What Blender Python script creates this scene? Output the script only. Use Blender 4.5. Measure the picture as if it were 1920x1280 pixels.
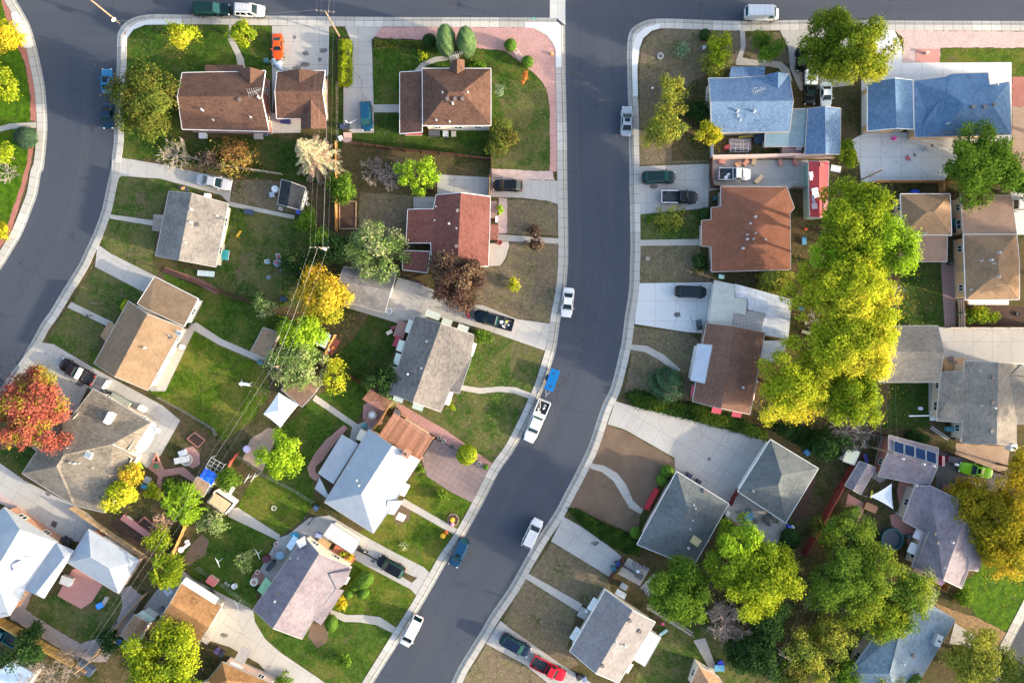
import bpy, bmesh, math, random
import numpy as np
from mathutils import Vector, Matrix
R = math.radians
for o in list(bpy.data.objects): bpy.data.objects.remove(o)
SC = bpy.context.scene
COL = SC.collection
# ---------------------------------------------------------------- camera, sky, sun, exposure
H = 106.667          # drone height above the road, metres
PX = 12.0            # photograph pixels per metre on the road
cam_d = bpy.data.cameras.new("camera"); cam = bpy.data.objects.new("camera", cam_d); COL.objects.link(cam)
cam_d.lens = 24; cam_d.sensor_width = 36; cam_d.clip_end = 3000; cam_d.clip_start = 1
cam.location = (0, 0, H); cam.rotation_euler = (0, 0, 0)
SC.camera = cam
SUN_AZ, SUN_EL = -17.0, 14.0     # direction to the sun: degrees from +X towards +Y, height
wd = bpy.data.worlds.new("World"); SC.world = wd; wd.use_nodes = True
nt = wd.node_tree; nt.nodes.clear()
sky = nt.nodes.new("ShaderNodeTexSky"); sky.sky_type = 'NISHITA'; sky.sun_disc = False
sky.sun_elevation = R(SUN_EL); sky.sun_rotation = R(90 - SUN_AZ); sky.altitude = 300; sky.dust_density = 4.0; sky.ozone_density = .8; sky.air_density = 1.0
bgn = nt.nodes.new("ShaderNodeBackground"); bgn.inputs[1].default_value = 0.15
wo = nt.nodes.new("ShaderNodeOutputWorld")
nt.links.new(sky.outputs[0], bgn.inputs[0]); nt.links.new(bgn.outputs[0], wo.inputs[0])
sd = bpy.data.lights.new("sun", 'SUN'); sd.energy = 2.4; sd.angle = R(1.0); sd.color = (1.0, 0.85, 0.63)
sun = bpy.data.objects.new("sun", sd); COL.objects.link(sun)
sv = Vector((math.cos(R(SUN_EL))*math.cos(R(SUN_AZ)), math.cos(R(SUN_EL))*math.sin(R(SUN_AZ)), math.sin(R(SUN_EL))))
sun.rotation_euler = sv.to_track_quat('Z', 'Y').to_euler()
SC.view_settings.view_transform = 'Standard'; SC.view_settings.look = 'None'
SC.view_settings.gamma = 1; SC.view_settings.use_curve_mapping = False
SC.view_settings.exposure = 2.02
SC.cycles.max_bounces = 5; SC.cycles.diffuse_bounces = 2; SC.cycles.transmission_bounces = 2
SC.cycles.glossy_bounces = 2; SC.cycles.transparent_max_bounces = 4
SC.cycles.use_denoising = True
SC.cycles.sample_clamp_indirect = 4

# ---------------------------------------------------------------- helpers
def W(px, py, h=0.12):
    k = (H - h) / H
    return Vector(((px - 960) / PX * k, (640 - py) / PX * k, h))
def tag(o, label=None, cat=None, group=None, kind=None):
    if label: o['label'] = label
    if cat: o['category'] = cat
    if group: o['group'] = group
    if kind: o['kind'] = kind
    return o
def empty(name, loc, rz=0, label=None, cat=None, group=None):
    o = bpy.data.objects.new(name, None); COL.objects.link(o)
    o.location = loc; o.rotation_euler = (0, 0, rz); o.empty_display_size = .3
    return tag(o, label, cat, group)
def rootof(o):
    while o.parent: o = o.parent
    return o
class MB:
    def __init__(s): s.v = []; s.f = []
    def add(s, vs, fs):
        n = len(s.v); s.v += [tuple(v) for v in vs]; s.f += [tuple(i + n for i in f) for f in fs]
        return s
    def box(s, c, size, rz=0, rx=0, ry=0):
        m = Matrix.Rotation(rz, 3, 'Z') @ Matrix.Rotation(ry, 3, 'Y') @ Matrix.Rotation(rx, 3, 'X')
        x, y, z = [q / 2 for q in size]
        vs = [m @ Vector(p) + Vector(c) for p in ((-x,-y,-z),(x,-y,-z),(x,y,-z),(-x,y,-z),(-x,-y,z),(x,-y,z),(x,y,z),(-x,y,z))]
        return s.add(vs, [(3,2,1,0),(4,5,6,7),(0,1,5,4),(1,2,6,5),(2,3,7,6),(3,0,4,7)])
    def bar(s, a, b, w, h):            # box beam from a to b (centre line)
        a, b = Vector(a), Vector(b); d = b - a
        if d.length < 1e-6: return s
        x = d.normalized(); y = Vector((0,0,1)).cross(x)
        if y.length < 1e-4: y = Vector((0,1,0))
        y.normalize(); z = x.cross(y); y *= w/2; z *= h/2
        vs = [a-y-z, b-y-z, b+y-z, a+y-z, a-y+z, b-y+z, b+y+z, a+y+z]
        return s.add(vs, [(3,2,1,0),(4,5,6,7),(0,1,5,4),(1,2,6,5),(2,3,7,6),(3,0,4,7)])
    def tube(s, a, b, r0, r1=None, n=6, cap=True):
        r1 = r0 if r1 is None else r1
        a, b = Vector(a), Vector(b); d = (b - a)
        if d.length < 1e-6: return s
        q = d.normalized().to_track_quat('Z', 'Y')
        vs = []
        for c, r in ((a, r0), (b, r1)):
            for i in range(n):
                t = 2*math.pi*i/n
                vs.append(c + q @ Vector((r*math.cos(t), r*math.sin(t), 0)))
        fs = [(i, (i+1) % n, n + (i+1) % n, n + i) for i in range(n)]
        if cap: fs += [tuple(range(n-1, -1, -1)), tuple(range(n, 2*n))]
        return s.add(vs, fs)
    def lathe(s, prof, c=(0,0,0), n=16, axis=None):
        q = axis if axis else Matrix.Identity(3)
        vs = []
        for r, z in prof:
            for i in range(n):
                t = 2*math.pi*i/n
                vs.append(q @ Vector((r*math.cos(t), r*math.sin(t), z)) + Vector(c))
        fs = []
        for k in range(len(prof)-1):
            for i in range(n):
                j = (i+1) % n
                fs.append((k*n+i, k*n+j, (k+1)*n+j, (k+1)*n+i))
        fs.append(tuple(range(n-1, -1, -1))); fs.append(tuple((len(prof)-1)*n + i for i in range(n)))
        return s.add(vs, fs)
    def prism(s, pts, z0, z1):
        pts = ccw([(p[0], p[1]) for p in pts]); n = len(pts)
        vs = [(x, y, z0) for x, y in pts] + [(x, y, z1) for x, y in pts]
        fs = [tuple(range(n-1, -1, -1)), tuple(range(n, 2*n))] + [(i, (i+1) % n, n+(i+1) % n, n+i) for i in range(n)]
        return s.add(vs, fs)
    def build(s, name, mat, parent=None, world=False, smooth=None, bevel=0, loc=None, label=None, cat=None, group=None, kind=None):
        me = bpy.data.meshes.new(name)
        vs = s.v
        if world and parent:
            L = rootof(parent).location; vs = [(x-L.x, y-L.y, z-L.z) for x, y, z in vs]
        if loc is not None: vs = [(x-loc[0], y-loc[1], z-loc[2]) for x, y, z in vs]
        me.from_pydata(vs, [], s.f); me.update()
        if bevel or smooth is not None:
            bm = bmesh.new(); bm.from_mesh(me)
            if bevel:
                es = [e for e in bm.edges if len(e.link_faces) == 2 and e.calc_face_angle(0) > .5]
                bmesh.ops.bevel(bm, geom=es, offset=bevel, segments=2, affect='EDGES', profile=.5, clamp_overlap=True)
            if smooth is not None:
                for f in bm.faces: f.smooth = True
                for e in bm.edges: e.smooth = not (len(e.link_faces) == 2 and e.calc_face_angle(0) > R(smooth))
            bm.to_mesh(me); bm.free()
        me.materials.append(mat)
        o = bpy.data.objects.new(name, me); COL.objects.link(o)
        if parent: o.parent = parent
        if loc is not None: o.location = loc
        return tag(o, label, cat, group, kind)
def area2(p): return sum(p[i][0]*p[(i+1) % len(p)][1] - p[(i+1) % len(p)][0]*p[i][1] for i in range(len(p)))
def ccw(p): return list(p) if area2(p) > 0 else list(p)[::-1]
def inside(x, y, p):
    c = False; n = len(p); j = n-1
    for i in range(n):
        if (p[i][1] > y) != (p[j][1] > y) and x < (p[j][0]-p[i][0])*(y-p[i][1])/(p[j][1]-p[i][1])+p[i][0]: c = not c
        j = i
    return c
def inset(p, d):                       # mitred inset of a CCW polygon
    out = []; n = len(p)
    for i in range(n):
        a, b, c = Vector(p[i-1][:2]), Vector(p[i][:2]), Vector(p[(i+1) % n][:2])
        e1, e2 = (b-a).normalized(), (c-b).normalized()
        n1, n2 = Vector((-e1.y, e1.x)), Vector((-e2.y, e2.x))
        m = n1 + n2; k = m.length_squared
        m = n1 if k < .08 else m * (2/k)
        if m.length > 2.5: m *= 2.5/m.length
        out.append(b + m*d)
    return out
def offset_line(p, d):                 # offsets an open polyline to its left
    out = []; n = len(p)
    for i in range(n):
        e1 = (p[i]-p[i-1]).normalized() if i else (p[1]-p[0]).normalized()
        e2 = (p[i+1]-p[i]).normalized() if i < n-1 else e1
        m = Vector((-e1.y, e1.x)) + Vector((-e2.y, e2.x)); m *= 2/max(m.length_squared, .3)
        out.append(p[i] + m*d)
    return out
def smooth_line(p, n=4):               # Catmull-Rom through 2D points
    out = []
    for i in range(len(p)-1):
        p0, p1, p2, p3 = p[max(i-1, 0)], p[i], p[i+1], p[min(i+2, len(p)-1)]
        for k in range(n):
            t = k/n
            out.append(0.5*((2*p1)+(p2-p0)*t+(2*p0-5*p1+4*p2-p3)*t*t+(3*p1-p0-3*p2+p3)*t**3))
    out.append(p[-1]); return out
def P(s):                              # "x,y x,y ..." in photo pixels -> list of tuples
    return [tuple(float(q) for q in t.split(',')) for t in s.split()]

# ---------------------------------------------------------------- materials
MATS = {}
class NT:
    def __init__(s, name):
        s.m = bpy.data.materials.new(name); s.m.use_nodes = True; s.t = s.m.node_tree; s.t.nodes.clear()
        s.out = s.t.nodes.new("ShaderNodeOutputMaterial")
    def n(s, typ, **kw):
        x = s.t.nodes.new(typ)
        for k, v in kw.items(): setattr(x, k, v)
        return x
    def l(s, a, b): s.t.links.new(a, b)
    def noise(s, vec, scale, detail=4, rough=.6):
        x = s.n("ShaderNodeTexNoise"); x.inputs["Scale"].default_value = scale; x.inputs["Detail"].default_value = detail
        x.inputs["Roughness"].default_value = rough
        if vec: s.l(vec, x.inputs["Vector"])
        return x.outputs["Fac"]
    def ramp(s, fac, lo, hi, a=0., b=1.):
        x = s.n("ShaderNodeMapRange"); x.inputs[1].default_value = lo; x.inputs[2].default_value = hi
        x.inputs[3].default_value = a; x.inputs[4].default_value = b; s.l(fac, x.inputs[0]); return x.outputs[0]
    def mix(s, fac, a, b, mode='MIX'):
        x = s.n("ShaderNodeMix", data_type='RGBA', blend_type=mode)
        for inp, v in ((x.inputs[0], fac), (x.inputs[6], a), (x.inputs[7], b)):
            if isinstance(v, (int, float)): inp.default_value = v
            elif isinstance(v, tuple): inp.default_value = (*v, 1)
            else: s.l(v, inp)
        return x.outputs[2]
    def math(s, op, a, b=0.):
        x = s.n("ShaderNodeMath", operation=op)
        for i, v in enumerate((a, b)):
            if isinstance(v, (int, float)): x.inputs[i].default_value = v
            else: s.l(v, x.inputs[i])
        return x.outputs[0]
    def bsdf(s, col, rough=.8, metal=0., coat=0., spec=.5):
        b = s.n("ShaderNodeBsdfPrincipled")
        if isinstance(col, tuple): b.inputs["Base Color"].default_value = (*col, 1)
        else: s.l(col, b.inputs["Base Color"])
        if isinstance(rough, (int, float)): b.inputs["Roughness"].default_value = rough
        else: s.l(rough, b.inputs["Roughness"])
        b.inputs["Metallic"].default_value = metal; b.inputs["Coat Weight"].default_value = coat; b.inputs["Coat Roughness"].default_value = .08
        b.inputs["Specular IOR Level"].default_value = spec
        s.l(b.outputs[0], s.out.inputs[0]); s.b = b; return b
    def bump(s, h, strength=.4, dist=.05):
        x = s.n("ShaderNodeBump"); x.inputs["Strength"].default_value = strength; x.inputs["Distance"].default_value = dist
        s.l(h, x.inputs["Height"]); s.l(x.outputs[0], s.b.inputs["Normal"])
    def obj(s): return s.n("ShaderNodeTexCoord").outputs["Object"]
    def geo(s): return s.n("ShaderNodeNewGeometry")
    def uv(s): return s.n("ShaderNodeTexCoord").outputs["UV"]
    def scaled(s, vec, sx, sy, sz):
        x = s.n("ShaderNodeMapping"); x.inputs["Scale"].default_value = (sx, sy, sz); s.l(vec, x.inputs[0]); return x.outputs[0]
def once(f):
    def g(*a, **k):
        key = (f.__name__, a, tuple(sorted(k.items())))
        if key not in MATS: MATS[key] = f(*a, **k)
        return MATS[key]
    return g
def dim(c, k): return tuple(min(1, x*k) for x in c)
@once
def plain(c, rough=.75, var=.18, metal=0., coat=0., sc=3.0):
    t = NT("paint"); o = t.geo().outputs["Position"]
    f = t.noise(o, sc, 5)
    t.bsdf(t.mix(t.ramp(f, .3, .7), dim(c, 1-var), dim(c, 1+var)), rough, metal, coat); return t.m
@once
def glossy(c, rough=.3, metal=0., coat=.25):
    t = NT("car_paint"); t.bsdf(t.mix(t.ramp(t.noise(t.geo().outputs["Position"], 9, 4), .35, .75), c, dim(c, .86)), rough, metal, coat, .3); return t.m
@once
def glass(c=(.03,.06,.07)):
    t = NT("window_glass"); t.bsdf(c, .1, 0, 0, .35); return t.m
@once
def lawn_mat(ga, gb, dryc, dry, dirt, dirtc=(.16,.115,.085), sc=1.0):
    t = NT("lawn"); p = t.geo().outputs["Position"]
    big, mid, fine, blade = t.noise(p, .22*sc, 5, .62), t.noise(p, 1.0*sc, 5, .62), t.noise(p, 4.5, 4, .7), t.noise(p, 16, 2, .6)
    g = t.mix(t.ramp(fine, .3, .7), ga, gb)
    g = t.mix(t.ramp(mid, .40, .60), g, dim(ga, .68))
    k = t.math('ADD', t.math('MULTIPLY', big, .6), t.math('ADD', t.math('MULTIPLY', mid, .25), t.math('MULTIPLY', fine, .15)))
    th = .615 - .23*dry
    g = t.mix(t.math('MULTIPLY', t.ramp(k, th-.04, th+.04), .88), g, t.mix(t.ramp(fine, .3, .7), dim(dryc, .62), dryc))
    k2 = t.math('ADD', t.math('MULTIPLY', t.noise(t.scaled(p, 1, 1.1, 3), .3*sc, 6, .7), .7), t.math('MULTIPLY', fine, .3))
    th = .64 - .24*dirt
    g = t.mix(t.math('MULTIPLY', t.ramp(k2, th-.03, th+.035), .9), g, t.mix(t.ramp(blade, .3, .75), dim(dirtc, .7), dim(dirtc, 1.35)))
    fl = t.noise(t.scaled(p, 1, 1, 2), 2.6, 6, .78); cl = t.noise(t.scaled(p, 1.15, .9, 3), 1.5, 6, .76)
    g = t.mix(t.math('MULTIPLY', t.ramp(cl, .54, .62), .5), g, dim(ga, .62))
    g = t.mix(t.math('MULTIPLY', t.ramp(fl, .53, .60), .22+.5*dry), g, dim(dryc, 1.35))
    g = t.mix(t.math('MULTIPLY', t.ramp(t.noise(t.scaled(p, .9, 1.2, 5), .7, 6, .7), .55, .61), .10+.75*dirt), g, t.mix(t.ramp(fine, .35, .65), dim(dirtc, .75), dim(dirtc, 1.2)))
    g = t.mix(t.ramp(blade, .25, .8), t.mix(1., g, (.45,.5,.45), 'MULTIPLY'), g)
    t.bsdf(g, .95, 0, 0, .1); t.bump(t.math('ADD', blade, fine), .9, .09); return t.m
@once
def ground_mat(c1, c2, sc=1.0, speck=.5, rough=.95):
    t = NT("soil"); p = t.geo().outputs["Position"]
    a, b, c = t.noise(p, .35*sc, 6, .65), t.noise(p, 3*sc, 5, .7), t.noise(p, 14*sc, 3, .7)
    g = t.mix(t.ramp(a, .35, .65), c1, c2)
    g = t.mix(t.math('MULTIPLY', t.ramp(b, .35, .7), .45), g, dim(c2, .6))
    g = t.mix(t.math('MULTIPLY', t.ramp(c, .55, .75), speck), g, dim(c1, 1.7))
    t.bsdf(g, rough, 0, 0, .2); t.bump(t.math('ADD', b, c), .7, .06); return t.m
@once
def gravel_mat(c, c2, sc=1.0):
    t = NT("gravel"); p = t.geo().outputs["Position"]
    v = t.n("ShaderNodeTexVoronoi"); v.inputs["Scale"].default_value = 7*sc; t.l(p, v.inputs["Vector"])
    w = t.n("ShaderNodeSeparateColor"); t.l(v.outputs["Color"], w.inputs[0])
    g = t.mix(w.outputs[0], c, c2)
    g = t.mix(t.math('MULTIPLY', t.ramp(t.noise(p, .6, 5), .4, .7), .45), g, dim(c, .6))
    t.bsdf(g, .95, 0, 0, .2); t.bump(v.outputs["Distance"], .8, .05); return t.m
@once
def concrete_mat(c, jx=0., jy=0., ang=0., stain=.3, crack=True):
    t = NT("concrete"); p = t.geo().outputs["Position"]
    a, b, c3 = t.noise(p, .25, 6, .65), t.noise(p, 1.7, 6, .7), t.noise(p, 11, 4, .7)
    g = t.mix(t.ramp(a, .3, .7), dim(c, 1-.32*stain), dim(c, 1.08))
    g = t.mix(t.math('MULTIPLY', t.ramp(b, .5, .75), stain), g, dim(c, .62))
    g = t.mix(t.math('MULTIPLY', t.ramp(c3, .35, .75), .3), g, dim(c, .7))
    if jx:
        m = t.n("ShaderNodeMapping"); m.inputs["Rotation"].default_value = (0, 0, ang); t.l(p, m.inputs[0])
        s = t.n("ShaderNodeSeparateXYZ"); t.l(m.outputs[0], s.inputs[0])
        for ax, j in ((0, jx), (1, jy or jx)):
            q = t.math('PINGPONG', t.math('ADD', s.outputs[ax], t.math('MULTIPLY', b, .06)), j/2)
            g = t.mix(t.ramp(q, .02, .055, .42, 0.), g, dim(c, .35))
    if crack:
        v = t.n("ShaderNodeTexVoronoi", feature='DISTANCE_TO_EDGE'); v.inputs["Scale"].default_value = .16
        wv = t.n("ShaderNodeVectorMath", operation='MULTIPLY_ADD'); n2 = t.n("ShaderNodeTexNoise"); n2.inputs["Scale"].default_value = .7
        t.l(p, n2.inputs["Vector"]); t.l(n2.outputs["Color"], wv.inputs[0]); wv.inputs[1].default_value = (1.5,1.5,0); t.l(p, wv.inputs[2])
        t.l(wv.outputs[0], v.inputs["Vector"])
        g = t.mix(t.math('MULTIPLY', t.ramp(v.outputs[0], .002, .007, 1, 0), .45), g, dim(c, .4))
    t.bsdf(g, .9, 0, 0, .3); t.bump(c3, .25, .02); return t.m
@once
def walk_mat(c, joint=1.5, stain=.3):  # pavement strip: UV.x = metres along, UV.y = metres across
    t = NT("pavement"); p = t.geo().outputs["Position"]
    a, b, c3 = t.noise(p, .3, 6, .65), t.noise(p, 2.2, 6, .7), t.noise(p, 12, 3, .7)
    s = t.n("ShaderNodeSeparateXYZ"); t.l(t.uv(), s.inputs[0])
    cell = t.n("ShaderNodeTexWhiteNoise", noise_dimensions='1D'); t.l(t.math('FLOOR', t.math('DIVIDE', s.outputs[0], joint*3)), cell.inputs["W"])
    g = t.mix(t.math('POWER', cell.outputs[0], 2.2), dim(c, .82), dim(c, 1.22))
    g = t.mix(t.math('MULTIPLY', t.ramp(b, .45, .75), stain+.15), g, dim(c, .6))
    g = t.mix(t.math('MULTIPLY', t.ramp(c3, .4, .75), .3), g, dim(c, .7))
    q = t.math('PINGPONG', s.outputs[0], joint/2)
    g = t.mix(t.ramp(q, .02, .05, .75, 0), g, dim(c, .3))
    t.bsdf(g, .9, 0, 0, .3); return t.m
@once
def road_mat():
    t = NT("asphalt"); p = t.geo().outputs["Position"]; u = t.uv()
    a, b, c = t.noise(p, .08, 5, .6), t.noise(p, 1.1, 6, .7), t.noise(p, 14, 3, .75)
    st = t.noise(t.scaled(u, 1.6, .035, 1), 1., 5, .6)
    st2 = t.noise(t.scaled(u, .35, .012, 1), 1., 3, .5)
    g = t.mix(t.ramp(a, .3, .7), (.042,.052,.074), (.053,.063,.085))
    g = t.mix(t.math('MULTIPLY', t.ramp(st, .38, .66), .55), g, (.037,.046,.066))
    g = t.mix(t.math('MULTIPLY', t.ramp(st2, .45, .6), .5), g, (.057,.064,.080))
    g = t.mix(t.math('MULTIPLY', t.ramp(b, .55, .8), .3), g, (.062,.063,.066))
    g = t.mix(t.math('MULTIPLY', t.ramp(c, .5, .8), .4), g, (.08,.08,.085))
    g = t.mix(t.math('MULTIPLY', t.ramp(t.noise(t.scaled(p, 1, 1, 1), .9, 2, .4), .74, .80), .5), g, (.02,.02,.022))
    v = t.n("ShaderNodeTexVoronoi", feature='DISTANCE_TO_EDGE'); v.inputs["Scale"].default_value = .06
    wv = t.n("ShaderNodeVectorMath", operation='MULTIPLY_ADD'); n2 = t.n("ShaderNodeTexNoise"); n2.inputs["Scale"].default_value = .35
    n2.inputs["Detail"].default_value = 6
    t.l(p, n2.inputs["Vector"]); t.l(n2.outputs["Color"], wv.inputs[0]); wv.inputs[1].default_value = (5,5,0); t.l(p, wv.inputs[2])
    t.l(wv.outputs[0], v.inputs["Vector"])
    g = t.mix(t.math('MULTIPLY', t.ramp(v.outputs[0], .001, .0022, 1, 0), .6), g, (.026,.026,.03))
    t.bsdf(g, .88, 0, 0, .35); t.bump(c, .35, .02); return t.m
@once
def shingle(c1, c2, c3=None, bw=.45, var=.5, streak=.35):
    t = NT("roof_shingles"); u = t.uv(); p = t.geo().outputs["Position"]
    br = t.n("ShaderNodeTexBrick"); br.inputs["Scale"].default_value = 1; br.offset = .5
    br.inputs["Brick Width"].default_value = bw; br.inputs["Row Height"].default_value = .17; br.inputs["Mortar Size"].default_value = .008
    br.inputs["Color1"].default_value = (0,0,0,1); br.inputs["Color2"].default_value = (1,1,1,1); br.inputs["Mortar"].default_value = (.3,.3,.3,1)
    br.inputs["Bias"].default_value = 0.
    t.l(u, br.inputs["Vector"])
    v = t.noise(t.scaled(u, 1.6, 3.2, 1), 1., 4, .75)
    g = t.mix(t.math('MULTIPLY', br.outputs["Color"], var), t.mix(t.ramp(v, .40, .60), c1, c2), dim(c1, .5))
    if c3: g = t.mix(t.math('MULTIPLY', t.ramp(t.noise(t.scaled(u, 2.2, 5, 1), 1., 2, .6), .5, .66), .85), g, c3)
    g = t.mix(t.math('MULTIPLY', t.ramp(t.noise(t.scaled(u, .8, .12, 1), 1., 4, .6), .5, .75), streak), g, dim(c1, .55))
    g = t.mix(t.math('MULTIPLY', t.ramp(t.noise(p, .35, 6, .7), .42, .62), .45), g, dim(c2, 1.18))
    g = t.mix(t.math('MULTIPLY', t.ramp(t.noise(t.scaled(p, 1, 1, .4), 1.3, 6, .75), .5, .7), .35), g, dim(c1, .6))
    t.bsdf(g, .93, 0, 0, .2); t.bump(br.outputs["Fac"], .5, .03); return t.m
@once
def metal_roof(c, seam=.45, rough=.5, dark=.75, dirt=.25):
    t = NT("metal_roof"); u = t.uv(); s = t.n("ShaderNodeSeparateXYZ"); t.l(u, s.inputs[0])
    q = t.math('PINGPONG', s.outputs[0], seam/2); line = t.ramp(q, .015, .05, 1, 0)
    g = t.mix(t.ramp(t.noise(t.geo().outputs["Position"], .7, 6, .65), .4, .75), c, dim(c, 1-dirt))
    g = t.mix(t.math('MULTIPLY', t.ramp(t.noise(t.scaled(u, 3, .2, 1), 1., 5, .6), .5, .75), dirt), g, dim(c, .7))
    g = t.mix(t.math('MULTIPLY', line, .7), g, dim(c, dark))
    t.bsdf(g, rough, .0, 0, .5); t.bump(line, .5, .03); return t.m
@once
def planks(c, var=.45, axis=0, w=.14):
    t = NT("wood"); r = t.geo(); p = r.outputs["Position"]
    g = t.mix(r.outputs["Random Per Island"], dim(c, 1-var), dim(c, 1+var*.7))
    g = t.mix(t.math('MULTIPLY', t.ramp(t.noise(p, 2.5, 6, .7), .4, .75), .5), g, dim(c, .5))
    t.bsdf(g, .85, 0, 0, .2); return t.m
@once
def leaf_mat(ca, cb, cc=None, trans=.35):
    t = NT("leaves"); at = t.n("ShaderNodeAttribute", attribute_name="tint"); s = t.n("ShaderNodeSeparateColor"); t.l(at.outputs["Color"], s.inputs[0])
    g = t.mix(s.outputs[0], ca, cb)
    if cc: g = t.mix(t.ramp(s.outputs[1], .55, .8), g, cc)
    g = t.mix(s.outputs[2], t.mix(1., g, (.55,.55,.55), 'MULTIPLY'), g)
    d = t.n("ShaderNodeBsdfDiffuse"); tr = t.n("ShaderNodeBsdfTranslucent"); mx = t.n("ShaderNodeMixShader"); mx.inputs[0].default_value = trans
    t.l(g, d.inputs[0]); t.l(g, tr.inputs[0]); t.l(d.outputs[0], mx.inputs[1]); t.l(tr.outputs[0], mx.inputs[2]); t.l(mx.outputs[0], t.out.inputs[0])
    return t.m
WHITE = plain((.72,.72,.71), .55, .08); TRIM = plain((.36,.35,.34), .6, .1); BARK = plain((.16,.12,.09), .95, .4, sc=6.); DARK = plain((.025,.027,.03), .6)
GREYM = plain((.35,.36,.37), .45, .15, .6); STEEL = plain((.5,.5,.5), .35, .1, .8); BLACKRUB = plain((.02,.02,.02), .85)
# ---------------------------------------------------------------- the ground
LUSH = lawn_mat((.060,.165,.006), (.135,.245,.010), (.17,.20,.02), .10, .0)
GREEN = lawn_mat((0.045,0.112,0.012), (0.088,0.165,0.019), (0.177,0.189,0.041), .34, .08)
DEEP = lawn_mat((0.032,0.083,0.011), (0.060,0.115,0.017), (0.127,0.132,0.040), .34, .10)  # darker lawn green, shade put into the colour
SUNNY = lawn_mat((0.059,0.136,0.009), (0.130,0.195,0.014), (0.224,0.218,0.041), .42, .08)  # lighter lawn green, sunlight put into the colour
MIXED = lawn_mat((.046,.108,.014), (.092,.155,.024), (.21,.195,.075), .50, .28, (.18,.135,.09))
DRY = lawn_mat((.070,.098,.026), (.130,.138,.042), (.30,.245,.145), .74, .66, (.215,.158,.118))
DUST = ground_mat((.135,.092,.062), (.185,.128,.090), 1., .25)
SOIL = lawn_mat((.045,.068,.016), (.078,.090,.026), (.16,.13,.06), .60, .50, (.145,.100,.062))
MULCH = ground_mat((.055,.035,.028), (.090,.055,.042), 1.3, .35)
REDG = gravel_mat((.52,.31,.28), (.40,.22,.20))
REDG2 = gravel_mat((.42,.17,.13), (.33,.14,.11))
PINKG = gravel_mat((.58,.44,.40), (.44,.32,.29))
GREYG = gravel_mat((.36,.31,.29), (.26,.22,.21))
TANG = gravel_mat((.42,.30,.22), (.33,.23,.17))
ROCK = gravel_mat((.34,.22,.11), (.20,.13,.07), .5)
CON = concrete_mat((0.4,0.384,0.36), 3.0, 3.6, 0., .3)
CONW = concrete_mat((0.585,0.585,0.585), 3.2, 3.2, 0., .15)
CONR = concrete_mat((0.4,0.384,0.364), 3.0, 3.0, R(31), .3)
CONR2 = concrete_mat((0.44,0.416,0.384), 3.2, 3.2, R(31), .25)
CONG = concrete_mat((0.306,0.297,0.289), 3.0, 3.0, R(31), .35)
NEWC = concrete_mat((0.607,0.607,0.599), 0, 0, 0., .1, False)
PATH = concrete_mat((.43,.40,.355), 0, 0, 0., .4)
PATHR = concrete_mat((.425,.395,.355), 0, 0, 0., .4)
REDC = concrete_mat((.50,.24,.205), 0, 0, 0., .25)
PURP = concrete_mat((.27,.20,.19), .9, .9, R(31), .7)
BRICKP = concrete_mat((.30,.19,.175), .5, .5, 0, .3, False)
FLAG = concrete_mat((.46,.25,.22), .55, .4, R(31), .5)
ASPH = concrete_mat((.115,.11,.105), 0, 0, 0, .4)

def sheet(name, mat, z, pts, jit=0., seed=0, thick=0., kind='structure', label=None, cat=None):
    """one flat sheet with a ragged edge; pts in photo pixels"""
    rnd = random.Random(hash((len(pts), int(pts[0][0]), seed)))
    q = [W(x, y, z).to_2d() for x, y in pts]
    if jit:
        o = []
        for i in range(len(q)):
            a, b = q[i], q[(i+1) % len(q)]; d = b-a; n = max(1, int(d.length/.45)); nn = Vector((-d.y, d.x)).normalized()
            for k in range(n):
                o.append(a + d*(k/n) + nn*rnd.uniform(-jit, jit))
        q = o
    q = ccw(q)
    if len(q) > 3: q = list(q)
    mb = MB(); n = len(q)
    if thick:
        mb.prism(q, z-thick, z)
    else: mb.add([(v[0], v[1], z) for v in q], [tuple(range(n))])
    c = sum((Vector((v[0], v[1])) for v in q), Vector((0,0)))/n
    o = mb.build(name, mat, loc=(c.x, c.y, 0), kind=kind, label=label, cat=cat)
    bm = bmesh.new(); bm.from_mesh(o.data); bmesh.ops.triangulate(bm, faces=[f for f in bm.faces if len(f.verts) > 4]); bm.to_mesh(o.data); bm.free()
    return o
def strip(name, mat, line, prof, u0=0, kind='structure'):
    """strip along a 2D line (metres); prof = [(offset to the left, z), ...]; UV x along, y across"""
    rows = [offset_line(line, d) if d else line for d, z in prof]
    L = [0]
    for i in range(1, len(line)): L.append(L[-1] + (line[i]-line[i-1]).length)
    n = len(line); vs = [(p.x, p.y, prof[k][1]) for k, r in enumerate(rows) for p in r]
    fs = []
    for k in range(len(prof)-1):
        for i in range(n-1): fs.append((k*n+i, k*n+i+1, (k+1)*n+i+1, (k+1)*n+i))
    if prof[-1][0] < 0: fs = [f[::-1] for f in fs]
    o = MB().add(vs, fs).build(name, mat, kind=kind)
    uvl = o.data.uv_layers.new(name="UVMap"); nv = {k: (L[k % n]+u0, prof[k//n][0]) for k in range(len(vs))}
    for lp in o.data.loops: uvl.data[lp.index].uv = nv[lp.vertex_index]
    return o
def line_px(s, n=3): return smooth_line([W(x, y, 0).to_2d() for x, y in P(s)], n)

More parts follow.
